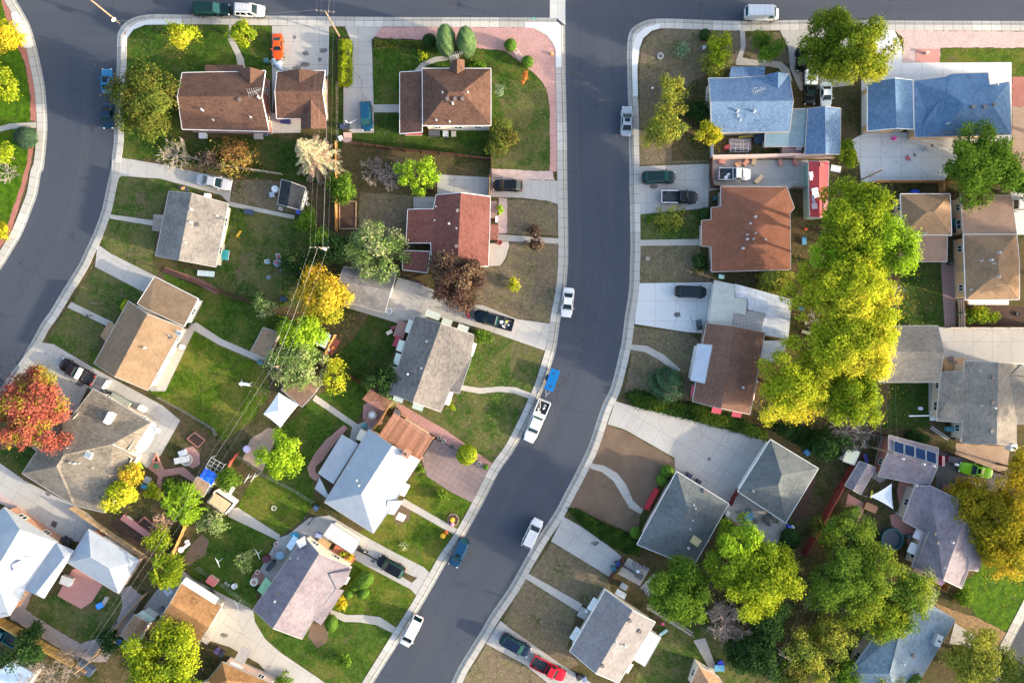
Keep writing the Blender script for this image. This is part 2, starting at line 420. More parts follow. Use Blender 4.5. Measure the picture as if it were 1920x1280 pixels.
KB = line_px("560,1500 660,1345 705,1272 727,1237 747,1205 785,1145 820,1085 840,1050 870,1007 910,935 935,885 960,850 977,820 997,780 1010,750 1022,722 1036,677 1044,647 1051,597 1060,550 1064,510 1065.5,480 1065,400 1063.5,320 1063,250 1061,160 1060,100 1059.5,48")
KBt = line_px("1044,34 1000,33.5 900,33 730,32.5 592,31 497,29.5 400,28 342,28 300,27 275,28 255,32 240,39 230,48 223,58 220,72 219,125 217,150 215,212 214,262 210,295 207,320 200,352 192,390 182,420 172,445 160,470 150,492 135,517 117,545 95,582 77,607 62,635 35,680 10,715 -30,770 -80,840 -190,990 -260,1100")
KA = line_px("-150,720 -40,560 0,507 25,467 42,437 59,395 70,365 77,325 81,320 84,300 87,270 89,237 87.5,200 84,162 77,125 67,82 55,45 37,12 27,-5 10,-40 -20,-90")
KC = line_px("2200,42 2010,41 1920,40 1680,39 1530,37.5 1395,40 1300,37 1260,35.5 1237,35.5 1215,37.5 1195,46 1182,58 1177,75 1176,100 1176,125 1177,175 1179,225 1180,320 1180,345 1181,382 1182,460 1181,495 1180,532 1177,560 1172,592 1167,632 1164,650 1156,685 1147,720 1140,738 1127,766 1105,832 1085,875 1060,922 1040,960 1010,1005 985,1047 955,1100 922,1148 897,1190 860,1250 846,1280 810,1345 720,1500")
KR = line_px("1760,1460 1835,1330 1882,1235 1925,1152 1960,1085 2060,900")
base = MB().add([(-900,-900,-.06),(900,-900,-.06),(900,900,-.06),(-900,900,-.06)], [(0,1,2,3)]).build("ground", DRY, kind='structure')
# the asphalt, wide sheet; worn carriageway strips lie on it
rd = MB().add([(-110,-78,0),(110,-78,0),(110,68,0),(-110,68,0)], [(0,1,2,3)]).build("road", road_mat(), kind='structure')
uvl = rd.data.uv_layers.new(name="UVMap")
for lp in rd.data.loops:
    v = rd.data.vertices[lp.vertex_index].co; uvl.data[lp.index].uv = (v.y, v.x)
def lane(name, line, w, z=.004):
    half = w/2; ln = offset_line(line, 0)
    o = strip(name, road_mat(), line, [(-w*i/6, z) for i in range(7)])
    for l in o.data.uv_layers[0].data: l.uv = (-l.uv[1], l.uv[0])
    return o
# central carriageway: from KB across to KC; left carriageway from KBt's left run
lane("road", offset_line(KB, -.02), 9.55)
i0 = next(i for i, p in enumerate(KBt) if p.y < W(0, 95).y)
lane("road", KBt[i0:], 10.5)
SEAM = plain((.030,.036,.050), .85, .35)
for ln, ds in ((KB, (-4.75, -2.3)), (KBt[i0:], (-5.2,))):
    for d in ds: strip("road_seam", SEAM, offset_line(ln, d), [(0, .0065), (-.05, .0065)])
# kerbs, gutters and pavements of each block
CKERB, CWALK = walk_mat((.36,.35,.325), 1.5, .4), walk_mat((.47,.445,.405), 1.5, .3)
for ln in (KB, KBt, KA, KC, KR):
    strip("kerb", CKERB, ln, [(0, .006), (.34, .012), (.46, .11), (.60, .135), (.61, .09)])
    strip("pavement", CWALK, ln, [(.66, .09), (.665, .146), (1.56, .150), (1.57, .08)])
def blockpoly(lines, tail): return [p for l in lines for p in offset_line(l, .62)] + [W(x, y, 0).to_2d() for x, y in tail]
def block(pts, name="ground"):
    o = MB().prism([(p[0], p[1]) for p in pts], -.04, .095).build(name, SOIL, kind='structure')
    bm = bmesh.new(); bm.from_mesh(o.data); bmesh.ops.triangulate(bm, faces=[f for f in bm.faces if len(f.verts) > 4]); bm.to_mesh(o.data); bm.free()
block(blockpoly([KB, KBt], P("-260,1500")))
block(blockpoly([KA], P("-300,-90 -300,720")))
block(blockpoly([KC, KR], P("2200,900")))
# concrete cross pan at the junction
sheet("gutter_pan", concrete_mat((.50,.49,.47), 2.4, 2.4, 0, .3), .012, P("1031,-60 1060,-60 1060,48 1044,34 1031,34"))

G = 0; LAWNS = []
def lay(kind, mat, lev, s, jit=None):
    global G; G += 1
    if kind == 'lawn': LAWNS.append((mat, [W(x, y, .12).to_2d() for x, y in P(s)]))
    j = {'lawn': .11, 'garden_bed': .1, 'gravel_bed': .08}.get(kind, 0.) if jit is None else jit
    return sheet(kind, mat, .104 + .006*lev + .0004*(G % 12), P(s), j, G)
for mat, s in ((LUSH, "-60,-40 2,-5 20,55 46,118 56,175 58,228 40,231 0,238 -60,240"),
  (LUSH, "-60,252 0,247 25,242 52,252 57,270 53,300 42,340 18,425 -60,520"),
  (GREEN, "250,50 290,46 430,47 508,48 508,150 340,150 340,300 231,298 232,235 236,180 237,120 240,80"),
  (DEEP, "617,52 642,52 655,70 640,280 617,275"),
  (GREEN, "700,74 800,80 900,91 945,95 977,117 1010,145 1025,167 1031,200 1031,320 918,318 918,300 660,262 700,240 700,150"),
  (DEEP, "701,212 752,212 760,262 918,258 918,302 662,270 662,250 701,249"),
  (MIXED, "922,150 1012,150 1024,168 1030,200 1030,322 922,318"),
  (DRY, "951,374 1030,377 1047,386 1047,441 951,438"),
  (DRY, "957,453 1047,457 1046,545 1034,606 970,596 890,572 900,502 940,499 952,480"),
  (MIXED, "888,620 907,617 975,640 1022,657 1009,695 996,736 967,726 940,724 900,727 866,721 882,672"),
  (MIXED, "864,731 900,738 935,735 965,737 991,747 962,806 928,872 890,853 835,814 760,766 742,755 780,757 826,772"),
  (SUNNY, "770,892 800,890 842,920 886,940 856,991 760,936"),
  (SUNNY, "690,985 752,945 850,1001 838,1020 806,1073 784,1068 720,1030 672,1000"),
  (SUNNY, "664,1040 700,1050 770,1097 780,1114 742,1176 712,1156 680,1152 650,1152 621,1142 640,1080"),
  (GREEN, "470,1130 500,1170 570,1190 600,1150 621,1162 645,1164 675,1166 705,1171 736,1186 680,1278 668,1300 625,1302 612,1280 525,1221 497,1196 478,1165"),
  (GREEN, "380,985 430,965 516,1012 490,1062 475,1088 482,1120 476,1145 360,1082 340,1050 350,1015"),
  (SUNNY, "445,952 470,900 487,890 530,905 588,938 575,968 528,1003"),
  (GREEN, "488,880 520,812 592,742 655,706 690,722 682,765 662,800 632,815 600,850 582,877 590,920 588,938 530,903"),
  (DEEP, "648,580 748,604 738,660 716,702 690,716 655,706 630,690 635,620"),
  (GREEN, "302,510 380,540 470,566 545,596 512,622 492,672 415,636 368,606 340,612 372,562 310,525"),
  (SUNNY, "340,625 362,617 410,647 495,684 508,735 470,790 420,830 404,806 302,747 276,734 322,645"),
  (MIXED, "427,382 555,408 605,440 585,500 560,582 470,563 375,530 300,505 402,505"),
  (DRY, "437,336 525,340 560,402 432,379"),
  (MIXED, "226,330 300,337 420,366 330,360 312,362 300,400 287,412 208,402 214,360"),
  (MIXED, "206,411 286,422 292,440 285,490 300,505 292,518 207,475 188,458"),
  (MIXED, "179,500 271,546 252,572 238,570 212,604 134,566"),
  (MIXED, "126,576 195,612 188,640 180,678 185,694 100,644 91,631"),
  (DEEP, "-5,845 60,830 72,848 43,890 -5,868"),
  (MIXED, "47,1145 62,1112 107,1115 150,1140 190,1098 226,1112 229,1135 217,1168 187,1193 150,1205 112,1183"),
  (DRY, "675,360 775,367 765,440 742,462 672,434"),
  (DEEP, "500,255 632,272 632,345 520,338 437,330 340,300 345,262"),
  (DRY, "1199,120 1202,92 1222,62 1245,54 1385,54 1395,100 1380,117 1332,140 1330,305 1199,309"),
  (SOIL, "1330,140 1330,300 1260,302 1258,200 1300,150"),
  (DRY, "1400,70 1460,60 1485,120 1470,118 1412,112 1395,100"),
  (MIXED, "1200,402 1305,392 1314,414 1312,450 1200,450"),
  (DRY, "1198,462 1312,460 1314,500 1336,512 1330,528 1198,531"),
  (DRY, "1188,612 1290,625 1312,640 1296,752 1240,745 1172,735 1184,660"),
  (DRY, "1033,1016 1140,1079 1145,1105 1108,1140 1090,1132 994,1076"),
  (DRY, "985,1085 1081,1146 1064,1215 1085,1245 1060,1256 1000,1210 942,1165"),
  (DRY, "912,1208 985,1248 1040,1292 1000,1330 840,1300 868,1278"),
  (SUNNY, "1764,91 1960,91 1960,143 1897,143 1897,117 1762,117"),
  (DEEP, "1680,490 1770,490 1772,612 1680,612"),
  (DEEP, "1650,714 1742,714 1742,802 1650,810"),
  (LUSH, "1795,1102 1838,1066 1850,1030 1990,1030 1925,1115 1888,1184 1832,1156"),
  (MIXED, "1240,1170 1400,1180 1420,1300 1180,1300 1215,1215"),
  (SOIL, "1500,300 1640,280 1690,500 1685,620 1640,900 1560,960 1430,780 1480,500"),
  ): lay('lawn', mat, 0, s)
for mat, s in ((DUST, "1136,797 1172,808 1265,861 1264,884 1238,905 1200,965 1196,1005 1130,975 1066,950 1100,888"),):
    lay('lawn', mat, 0, s, .06)
# beds and gravel
for nm, mat, s in (
  ('gravel_bed', REDG2, "-12,-30 8,-12 28,40 50,88 62,130 70,180 69,228 57,226 57,180 47,120 20,58 2,0"),
  ('gravel_bed', REDG2, "53,276 63,274 57,310 46,355 22,428 0,466 -10,460 14,420 40,345 50,305"),
  ('gravel_bed', REDG, "717,51 1000,52 1025,62 1038,80 1045,95 1045,322 1031,322 1031,200 1025,167 1010,145 977,117 945,95 900,91 800,80 760,73 697,73"),
  ('gravel_bed', PINKG, "919,316 1036,322 1040,338 980,337 919,332"),
  ('gravel_bed', PINKG, "935,370 951,372 951,438 934,438 934,400"),
  ('gravel_bed', GREYG, "18,1158 45,1112 63,1105 48,1143 112,1184 150,1206 188,1194 218,1168 230,1135 226,1104 245,1098 268,1118 200,1240 150,1240 80,1196"),
  ('gravel_bed', PINKG, "1677,57 1950,60 1950,90 1764,90 1761,118 1692,118 1694,72"),
  ('gravel_bed', REDG2, "1898,144 1960,144 1960,200 1898,200"),
  ('gravel_bed', TANG, "1898,200 1960,200 1960,330 1898,330"),
  ('gravel_bed', PINKG, "-20,905 0,900 42,940 60,962 90,985 40,962 -20,935"),
  ('gravel_bed', ROCK, "1752,1130 1792,1145 1832,1157 1888,1186 1872,1211 1835,1196 1790,1168"),
  ('gravel_bed', TANG, "1793,830 1893,837 1890,880 1868,884 1790,860"),
  ('gravel_bed', TANG, "470,822 505,800 522,812 500,862 492,884 455,860"),
  ('garden_bed', MULCH, "637,378 668,378 667,429 637,429"),
  ('garden_bed', MULCH, "1500,905 1532,892 1512,965 1490,975 1478,962"),
  ('garden_bed', MULCH, "1808,572 1960,575 1960,612 1795,612"),
  ('garden_bed', SOIL, "300,745 400,800 420,832 395,850 335,790"),
  ('garden_bed', MULCH, "700,70 800,76 800,90 702,90"),
  ('garden_bed', MULCH, "631,70 658,70 659,162 631,160"),
  ('garden_bed', DUST, "580,1160 602,1150 617,1180 612,1205 595,1215 578,1195"),
  ('garden_bed', DUST, "756,945 772,950 768,975 745,985 735,965"),
  ('garden_bed', SOIL, "300,845 345,870 345,930 310,960 260,985 205,960 256,862"),
  ('garden_bed', MULCH, "230,962 330,1000 300,1050 270,1035 205,985"),
  ('garden_bed', SOIL, "362,905 440,950 428,968 340,1030 320,1000"),
  ('garden_bed', DUST, "375,1000 392,1010 385,1040 352,1062 340,1050 360,1020"),
  ('garden_bed', SOIL, "640,580 690,590 660,640 632,660 600,640"),
  ('garden_bed', SOIL, "1640,805 1760,800 1790,830 1760,850 1665,820"),
  ): lay(nm, mat, 1, s)
for mat, s in (
  (CON, "510,49 617,49 616,140 610,145 520,145 510,215"),
  (CON, "647,50 717,50 697,75 701,212 701,249 662,249 644,240 644,162 657,162 657,75"),
  (CON, "920,333 980,337 1046,339 1047,384 1030,377 980,371 919,369"),
  (CONR2, "865,570 905,572 970,598 1033,607 1022,657 975,641 907,617 850,602"),
  (CONR, "615,964 650,985 690,1008 730,1030 795,1063 806,1074 798,1086 775,1080 700,1044 640,1010"),
  (CONR, "655,1025 700,1047 772,1092 785,1080 806,1075 783,1118 770,1104 690,1062 650,1040"),
  (CONR2, "412,1127 475,1145 478,1165 497,1197 525,1222 612,1281 640,1310 545,1310 485,1243 430,1212 375,1195 385,1160"),
  (CONR, "-30,846 0,868 45,900 140,948 165,962 190,985 160,1018 120,1010 60,962 -30,905"),
  (CONR, "67,640 100,645 185,695 305,760 338,788 302,852 275,877 250,852 240,800 165,725 140,775 60,740 34,683"),
  (CONR, "183,458 207,475 292,518 270,548 178,500"),
  (CON, "228,296 300,308 380,325 437,335 430,382 415,366 300,335 228,330 208,345 210,300"),
  (CON, "1460,53 1600,53 1600,160 1500,170 1482,130 1478,90"),
  (CONW, "1600,56 1677,57 1692,90 1692,119 1615,122 1603,90"),
  (CONW, "1597,262 1625,248 1895,250 1893,270 1840,290 1780,322 1770,341 1615,341 1612,310"),
  (CON, "1199,312 1330,307 1328,390 1305,392 1199,402"),
  (CON, "1330,300 1515,300 1515,354 1352,354 1330,358"),
  (CONW, "1197,531 1336,529 1335,626 1285,622 1190,607 1195,560"),
  (CONR, "1154,752 1190,762 1280,783 1392,812 1440,828 1386,915 1440,960 1478,980 1452,1028 1360,972 1366,942 1265,884 1265,858 1172,805 1139,795"),
  (CONR, "1057,968 1092,988 1140,1022 1166,1043 1142,1080 1033,1014"),
  (CONR, "938,1163 960,1180 1055,1247 1110,1280 1090,1310 1040,1290 985,1246 911,1206"),
  (CON, "1757,613 1960,613 1960,684 1760,690"),
  (ASPH, "1755,838 1800,862 1890,892 1885,950 1755,950"),
  (CONR2, "1790,1167 1835,1196 1872,1212 1866,1227 1780,1205"),
  (CONW, "1895,360 1960,360 1960,440 1900,440"),
  ): lay('driveway', mat, 3, s)
for mat, s in (
  (NEWC, "233,98 238,72 250,56 272,47 340,46 340,37 285,37 258,42 241,54 230,72 228,98"),
  (NEWC, "20,25 32,22 47,45 62,85 58,90 45,90 30,65"),
  (NEWC, "985,42 1046,42 1052,48 1053,126 1042,126 1042,95 1037,82 1025,66 1000,53 985,52"),
  (NEWC, "1237,44 1237,54 1222,58 1206,72 1199,92 1195,130 1196,180 1187,180 1185,110 1187,84 1194,65 1210,52"),
  (CONW, "1615,119 1692,118 1897,117 1897,262 1890,262 1890,160 1690,172 1615,172"),
  (CON, "507,212 556,212 564,222 564,249 507,250"),
  (CON, "820,327 919,333 919,367 820,365"), (CON, "775,369 814,369 814,393 775,392"),
  (PATH, "917,457 953,452 955,460 948,484 938,498 917,499"),
  (CONR, "722,585 735,548 747,520 790,532 870,572 852,603 815,592 775,600 750,602"),
  (CONR, "580,970 617,966 645,985 620,1012 575,1015 545,1060 500,1097 477,1085 490,1063 522,1008 540,1002"),
  (REDC, "107,1116 136,1067 158,1060 192,1097 172,1128 152,1141"),
  (CONG, "335,1063 362,1085 475,1143 415,1140 360,1100 305,1156 268,1140 292,1108"),
  (BRICKP, "1764,490 1790,490 1792,612 1771,612"), (CON, "1741,716 1758,716 1758,772 1741,772"),
  (REDC, "1717,92 1762,92 1762,118 1717,118"),
  (FLAG, "735,752 742,752 835,805 928,872 921,884 858,845 812,815 760,782"),
  (PURP, "790,860 814,823 860,843 922,884 886,942 842,920 800,892"),
  (FLAG, "681,760 692,752 712,752 722,772 716,795 695,800 680,785"),
  (FLAG, "645,796 652,802 630,828 616,846 604,864 592,874 592,886 601,893 592,902 580,892 576,876 590,850 610,825"),
  (FLAG, "277,876 296,852 308,880 345,875 370,898 362,903 335,888 305,894 300,930 292,925 296,892"),
  (FLAG, "345,840 362,836 374,850 375,870 362,878 350,872 343,858"),
  (CONR, "660,800 690,787 705,795 690,822 655,828"),
  (REDC, "1690,880 1738,912 1712,985 1718,1010 1735,1060 1712,1050 1698,1005 1672,985 1668,965 1688,960 1682,920"),
  (CONG, "1645,850 1690,880 1650,905 1635,895"),
  (CONR, "1178,1045 1218,1066 1200,1098 1158,1075"), (CONR, "1225,1075 1245,1085 1228,1118 1200,1102"),
  (CONR, "1218,1130 1300,1185 1296,1192 1212,1140"),
  (PATHR, "1322,1195 1345,1255 1335,1262 1300,1200"),
  (REDC, "1590,925 1625,945 1605,990 1580,975"),
  ): lay('patio', mat, 9 if mat is NEWC else 4, s)
for mat, s in (
  (PATH, "-60,242 0,237 18,232 68,229 68,240 20,242 0,247 -60,254"),
  (PATH, "429,47 434,47 434,57 439,72 446,88 457,110 460,128 447,128 442,105 428,76"),
  (PATH, "701,196 752,196 752,211 701,211"),
  (PATH, "777,132 790,118 815,107 858,102 862,110 820,116 800,123 788,134"),
  (PATH, "933,439 1047,447 1047,457 933,451"),
  (PATHR, "862,721 900,727 940,724 967,726 997,737 991,747 965,737 935,734 900,738 862,731"),
  (PATHR, "757,934 857,991 850,1001 751,945"),
  (PATHR, "425,954 446,951 526,1003 520,1012 428,968"),
  (PATHR, "620,1142 650,1152 680,1152 712,1156 743,1176 736,1186 705,1171 675,1166 645,1165 619,1153"),
  (PATHR, "592,740 672,796 664,803 586,750"),
  (PATHR, "355,610 368,604 415,635 502,673 496,683 410,646 362,618"),
  (PATHR, "134,566 212,604 208,615 126,576"),
  (PATH, "207,402 287,413 286,423 206,410"),
  (PATH, "430,378 553,404 551,411 428,386"),
  (PATH, "1387,55 1397,55 1398,87 1392,108 1412,112 1465,116 1480,130 1486,152 1476,152 1460,128 1435,124 1380,122 1379,116 1389,90"),
  (PATH, "1199,450 1312,448 1312,460 1199,461"),
  (PATHR, "1182,646 1213,648 1245,665 1276,692 1270,701 1240,677 1210,660 1182,655"),
  (PATHR, "1108,868 1131,872 1157,886 1174,908 1187,938 1206,955 1201,963 1180,951 1165,926 1150,901 1128,884 1107,878"),
  (PATHR, "992,1075 1092,1132 1084,1146 985,1084"),
  (PATHR, "1640,612 1660,612 1660,700 1640,700"),
  (PATHR, "280,725 290,720 355,612 365,618 310,733 283,733"),
  (PATHR, "648,566 750,595 747,606 645,575"),
  (PATHR, "404,925 440,940 430,960 425,956"),
  ): lay('path', mat, 5, s)
TILE = plain((.50,.10,.08), .8)
for s in ("38,50 44,47 49,62 43,65", "232,64 239,57 248,51 250,54 241,66 235,68", "1029,53 1033,49 1045,60 1041,66", "1193,68 1204,57 1209,61 1198,73"):
    sheet("tactile_paving", TILE, .158, P(s))
# ---------------------------------------------------------------- houses
IDX = "0123456789abcdefghijklmnopqrstuvwxyz"
def newell(p):
    n = Vector((0,0,0))
    for i in range(len(p)):
        a, b = p[i], p[(i+1) % len(p)]
        n += Vector(((a.y-b.y)*(a.z+b.z), (a.z-b.z)*(a.x+b.x), (a.x-b.x)*(a.y+b.y)))
    return n.normalized()
class Roof:
    def __init__(s): s.faces = []
    def z(s, x, y, default=None):
        best = None
        for f in s.faces:
            if inside(x, y, [(v.x, v.y) for v in f]):
                n = newell(f); c = sum(f, Vector())/len(f)
                zz = c.z - (n.x*(x-c.x) + n.y*(y-c.y))/n.z
                best = zz if best is None else max(best, zz)
        if best is None and default is None:     # nearest corner
            best = min((v for f in s.faces for v in f), key=lambda v: (v.x-x)**2 + (v.y-y)**2).z
        return default if best is None else best
    def at(s, px, py):
        h = 3.5
        for _ in range(4):
            w = W(px, py, h); h = s.z(w.x, w.y)
        return W(px, py, h)
def roof_faces(pts, faces, dh=0.):
    V = [W(x, y, h+dh) for x, y, h in pts]
    out = []
    for f in faces.split():
        p = [V[IDX.index(c)] for c in f]
        if newell(p).z < 0: p = p[::-1]
        out.append(p)
    return out
def roof_mesh(name, faces, mat, parent, th=.16, extra=()):
    """roof slabs with thickness; UV in metres, x along the eave and y up the slope"""
    me_v, me_f, uvs = [], [], []
    for grp in (faces, extra):
        key = lambda v: (round(v.x, 2), round(v.y, 2), round(v.z, 2))
        edges = {}
        for f in grp:
            n = len(f)
            for i in range(n):
                e = frozenset((key(f[i]), key(f[(i+1) % n]))); edges[e] = edges.get(e, 0) + 1
        for f in grp:
            nrm = newell(f); n = len(f)
            u = Vector((0,0,1)).cross(nrm)
            u = Vector((1,0,0)) if u.length < .02 else u.normalized()
            w = nrm.cross(u)
            b = len(me_v); me_v += [tuple(v) for v in f] + [tuple(v - Vector((0,0,th))) for v in f]
            U = [(v.dot(u), v.dot(w)) for v in f]
            me_f.append(tuple(range(b, b+n))); uvs.append(U)
            me_f.append(tuple(range(b+2*n-1, b+n-1, -1))); uvs.append(U[::-1])
            for i in range(n):
                j = (i+1) % n
                if edges[frozenset((key(f[i]), key(f[j])))] == 1:
                    me_f.append((b+i, b+n+i, b+n+j, b+j)); uvs.append([U[i], U[i], U[j], U[j]])
    L = rootof(parent).location
    me = bpy.data.meshes.new(name); me.from_pydata([(x-L.x, y-L.y, z-L.z) for x, y, z in me_v], [], me_f); me.update()
    ul = me.uv_layers.new(name="UVMap")
    k = 0
    for p, U in zip(me.polygons, uvs):
        for q in U: ul.data[k].uv = q; k += 1
    me.materials.append(mat)
    o = bpy.data.objects.new(name, me); COL.objects.link(o); o.parent = parent
    return o
def loops(faces):
    key = lambda v: (round(v.x, 2), round(v.y, 2))
    cnt, nxt, P3 = {}, {}, {}
    for f in faces:
        for i in range(len(f)):
            a, b = key(f[i]), key(f[(i+1) % len(f)]); P3[a] = f[i]
            cnt[(a, b)] = 1
    for a, b in cnt:
        if (b, a) not in cnt: nxt[a] = b
    out = []
    while nxt:
        a = next(iter(nxt)); lp = [a]; b = nxt.pop(a)
        while b != lp[0] and b in nxt: lp.append(b); b = nxt.pop(b)
        if len(lp) > 2: out.append([P3[k] for k in lp])
    return out
GLASS = glass(); FRAME = plain((.72,.72,.70), .5, .05)
def window(root, wall, a, b, f, z, w, h, door=False, dcol=(.45,.32,.22)):
    """window or door on the wall from a to b (2D), at fraction f"""
    d = (b-a).normalized(); n = Vector((d.y, -d.x)); c = a + (b-a)*f; ang = math.atan2(d.y, d.x)
    def bx(mb, off, z, sx, sz, sy=.06): return mb.box((c.x+n.x*off, c.y+n.y*off, z), (sx, sy, sz), ang)
    if door:
        o = bx(MB(), .02, z+h/2, w, h).build('door', plain(dcol, .5, .1), root, world=True)
        hd = MB(); q = c + d*(w*.38); hd.box((q.x+n.x*.07, q.y+n.y*.07, z+h*.48), (.05,.06,.14), ang); hd.build('handle', STEEL, o, world=True)
        return
    m = MB()
    for dx, sx, dz, sz in ((0, w+.14, h/2+.04, .08), (0, w+.14, -h/2-.04, .08)): m.box((c.x+n.x*.03, c.y+n.y*.03, z+dz), (sx, .08, sz), ang)
    for sgn in (-1, 0, 1):
        q = c + d*(sgn*(w/2+.03)); m.box((q.x+n.x*.028, q.y+n.y*.028, z), (.07, .08, h), ang)
    o = m.build('window', FRAME, root, world=True)
    bx(MB(), .0, z, w, h, .05).build('pane', GLASS, o, world=True)
def awning(root, px, py, h, ang, w, d, mat, roof=None):
    """sheet-metal window awning; centre of its top in the photo, ang = outward direction in the photo, degrees"""
    c = W(px, py, h); t = -R(ang); o = Vector((math.cos(t), math.sin(t), 0)); s = Vector((-o.y, o.x, 0))
    m = MB(); a = c - o*d/2 + Vector((0,0,.22)); b = c + o*d/2 - Vector((0,0,.22))
    v = [a-s*w/2, a+s*w/2, b+s*w/2, b-s*w/2]; th = Vector((0,0,.05))
    m.add(v + [p-th for p in v], [(0,3,2,1),(4,5,6,7),(0,1,5,4),(1,2,6,5),(2,3,7,6),(3,0,4,7)])
    for k in range(int(w/.3)+1):
        q = s*(-w/2 + k*w/max(1, int(w/.3))); m.bar(a+q+th*.6, b+q+th*.6, .04, .03)
    e = v[3]-v[2]
    m.add([v[0], v[3], v[0]-Vector((0,0,.45))], [(0,1,2),(2,1,0)]); m.add([v[1], v[2], v[1]-Vector((0,0,.45))], [(0,1,2),(2,1,0)])
    m.build('awning', mat, root, world=True)
VENTM = plain((.16,.13,.12), .7, .1); PIPEM = plain((.46,.46,.46), .5, .1, .2); CHIM = planks((.42,.24,.17), .3)
def roof_items(root, rf, items):
    for it in items:
        px, py, k = it[:3]; p = rf.at(px, py); z = p.z; m = MB()
        if k == 'v':
            m.box((p.x, p.y, z+.12), (.42,.42,.24), .4); m.box((p.x, p.y, z+.26), (.5,.5,.05), .4); m.build('vent', VENTM, root, world=True)
        elif k == 'p':
            m.lathe([(.16,-.1),(.16,.03),(.07,.08),(.07,.5)], (p.x, p.y, z), 10); m.build('vent', PIPEM, root, world=True)
        elif k == 'w':
            m.lathe([(.18,-.1),(.16,.08),(.10,.12),(.10,.45),(.19,.48),(.17,.58),(.05,.62)], (p.x, p.y, z), 12); m.build('vent', PIPEM, root, world=True, smooth=40)
        elif k == 'c':
            w, d, h, a = it[3:7]; mt = it[7] if len(it) > 7 else CHIM
            m.box((p.x, p.y, z+h/2-.4), (w, d, h+.8), R(a)); m.box((p.x, p.y, z+h+.05), (w+.12, d+.12, .12), R(a))
            c = m.build('chimney', mt, root, world=True)
            MB().lathe([(.14,0),(.14,.3),(.11,.3),(.11,.1)], (p.x, p.y, z+h+.1), 10).build('flue', DARK, c, world=True)
        elif k == 's':
            w, d, a = it[3:6]
            m.box((p.x, p.y, z+.08), (w, d, .22), R(a)); c = m.build('skylight', FRAME, root, world=True)
            MB().box((p.x, p.y, z+.16), (w-.18, d-.18, .1), R(a)).build('pane', glass((.25,.3,.33)), c, world=True)
        elif k == 'b':
            w, d, h, a = it[3:7]; m.box((p.x, p.y, z+h/2-.1), (w, d, h+.2), R(a)); m.box((p.x, p.y, z+h+.03), (w+.08, d+.08, .06), R(a))
            for q in range(5): m.box((p.x, p.y, z+.15+q*h*.13), (w+.04, d+.04, .03), R(a))
            m.build('cooler', it[7] if len(it) > 7 else WHITE, root, world=True, bevel=.02)
        elif k == 'd':
            q = Matrix.Rotation(R(40), 3, 'Y'); m.lathe([(.02,0),(.2,.03),(.32,.1),(.33,.11),(.2,.05)], (p.x, p.y, z+.5), 14, q); m.tube((p.x, p.y, z-.1), (p.x, p.y, z+.55), .03)
            m.build('dish', PIPEM, root, world=True)
        elif k == 'a':
            t = Vector((p.x, p.y, z+1.9)); m.tube((p.x, p.y, z-.2), t, .03); m.bar(t-Vector((.9,.3,0)), t+Vector((.9,.3,0)), .04, .04)
            for q in range(7):
                c = t + Vector((.9,.3,0))*(q/3-1); l = .75-.07*q; m.tube(c+Vector((.3,-.9,0))*l, c-Vector((.3,-.9,0))*l, .018, n=4)
            m.build('antenna', PIPEM, root, world=True)
WH = '\x01'
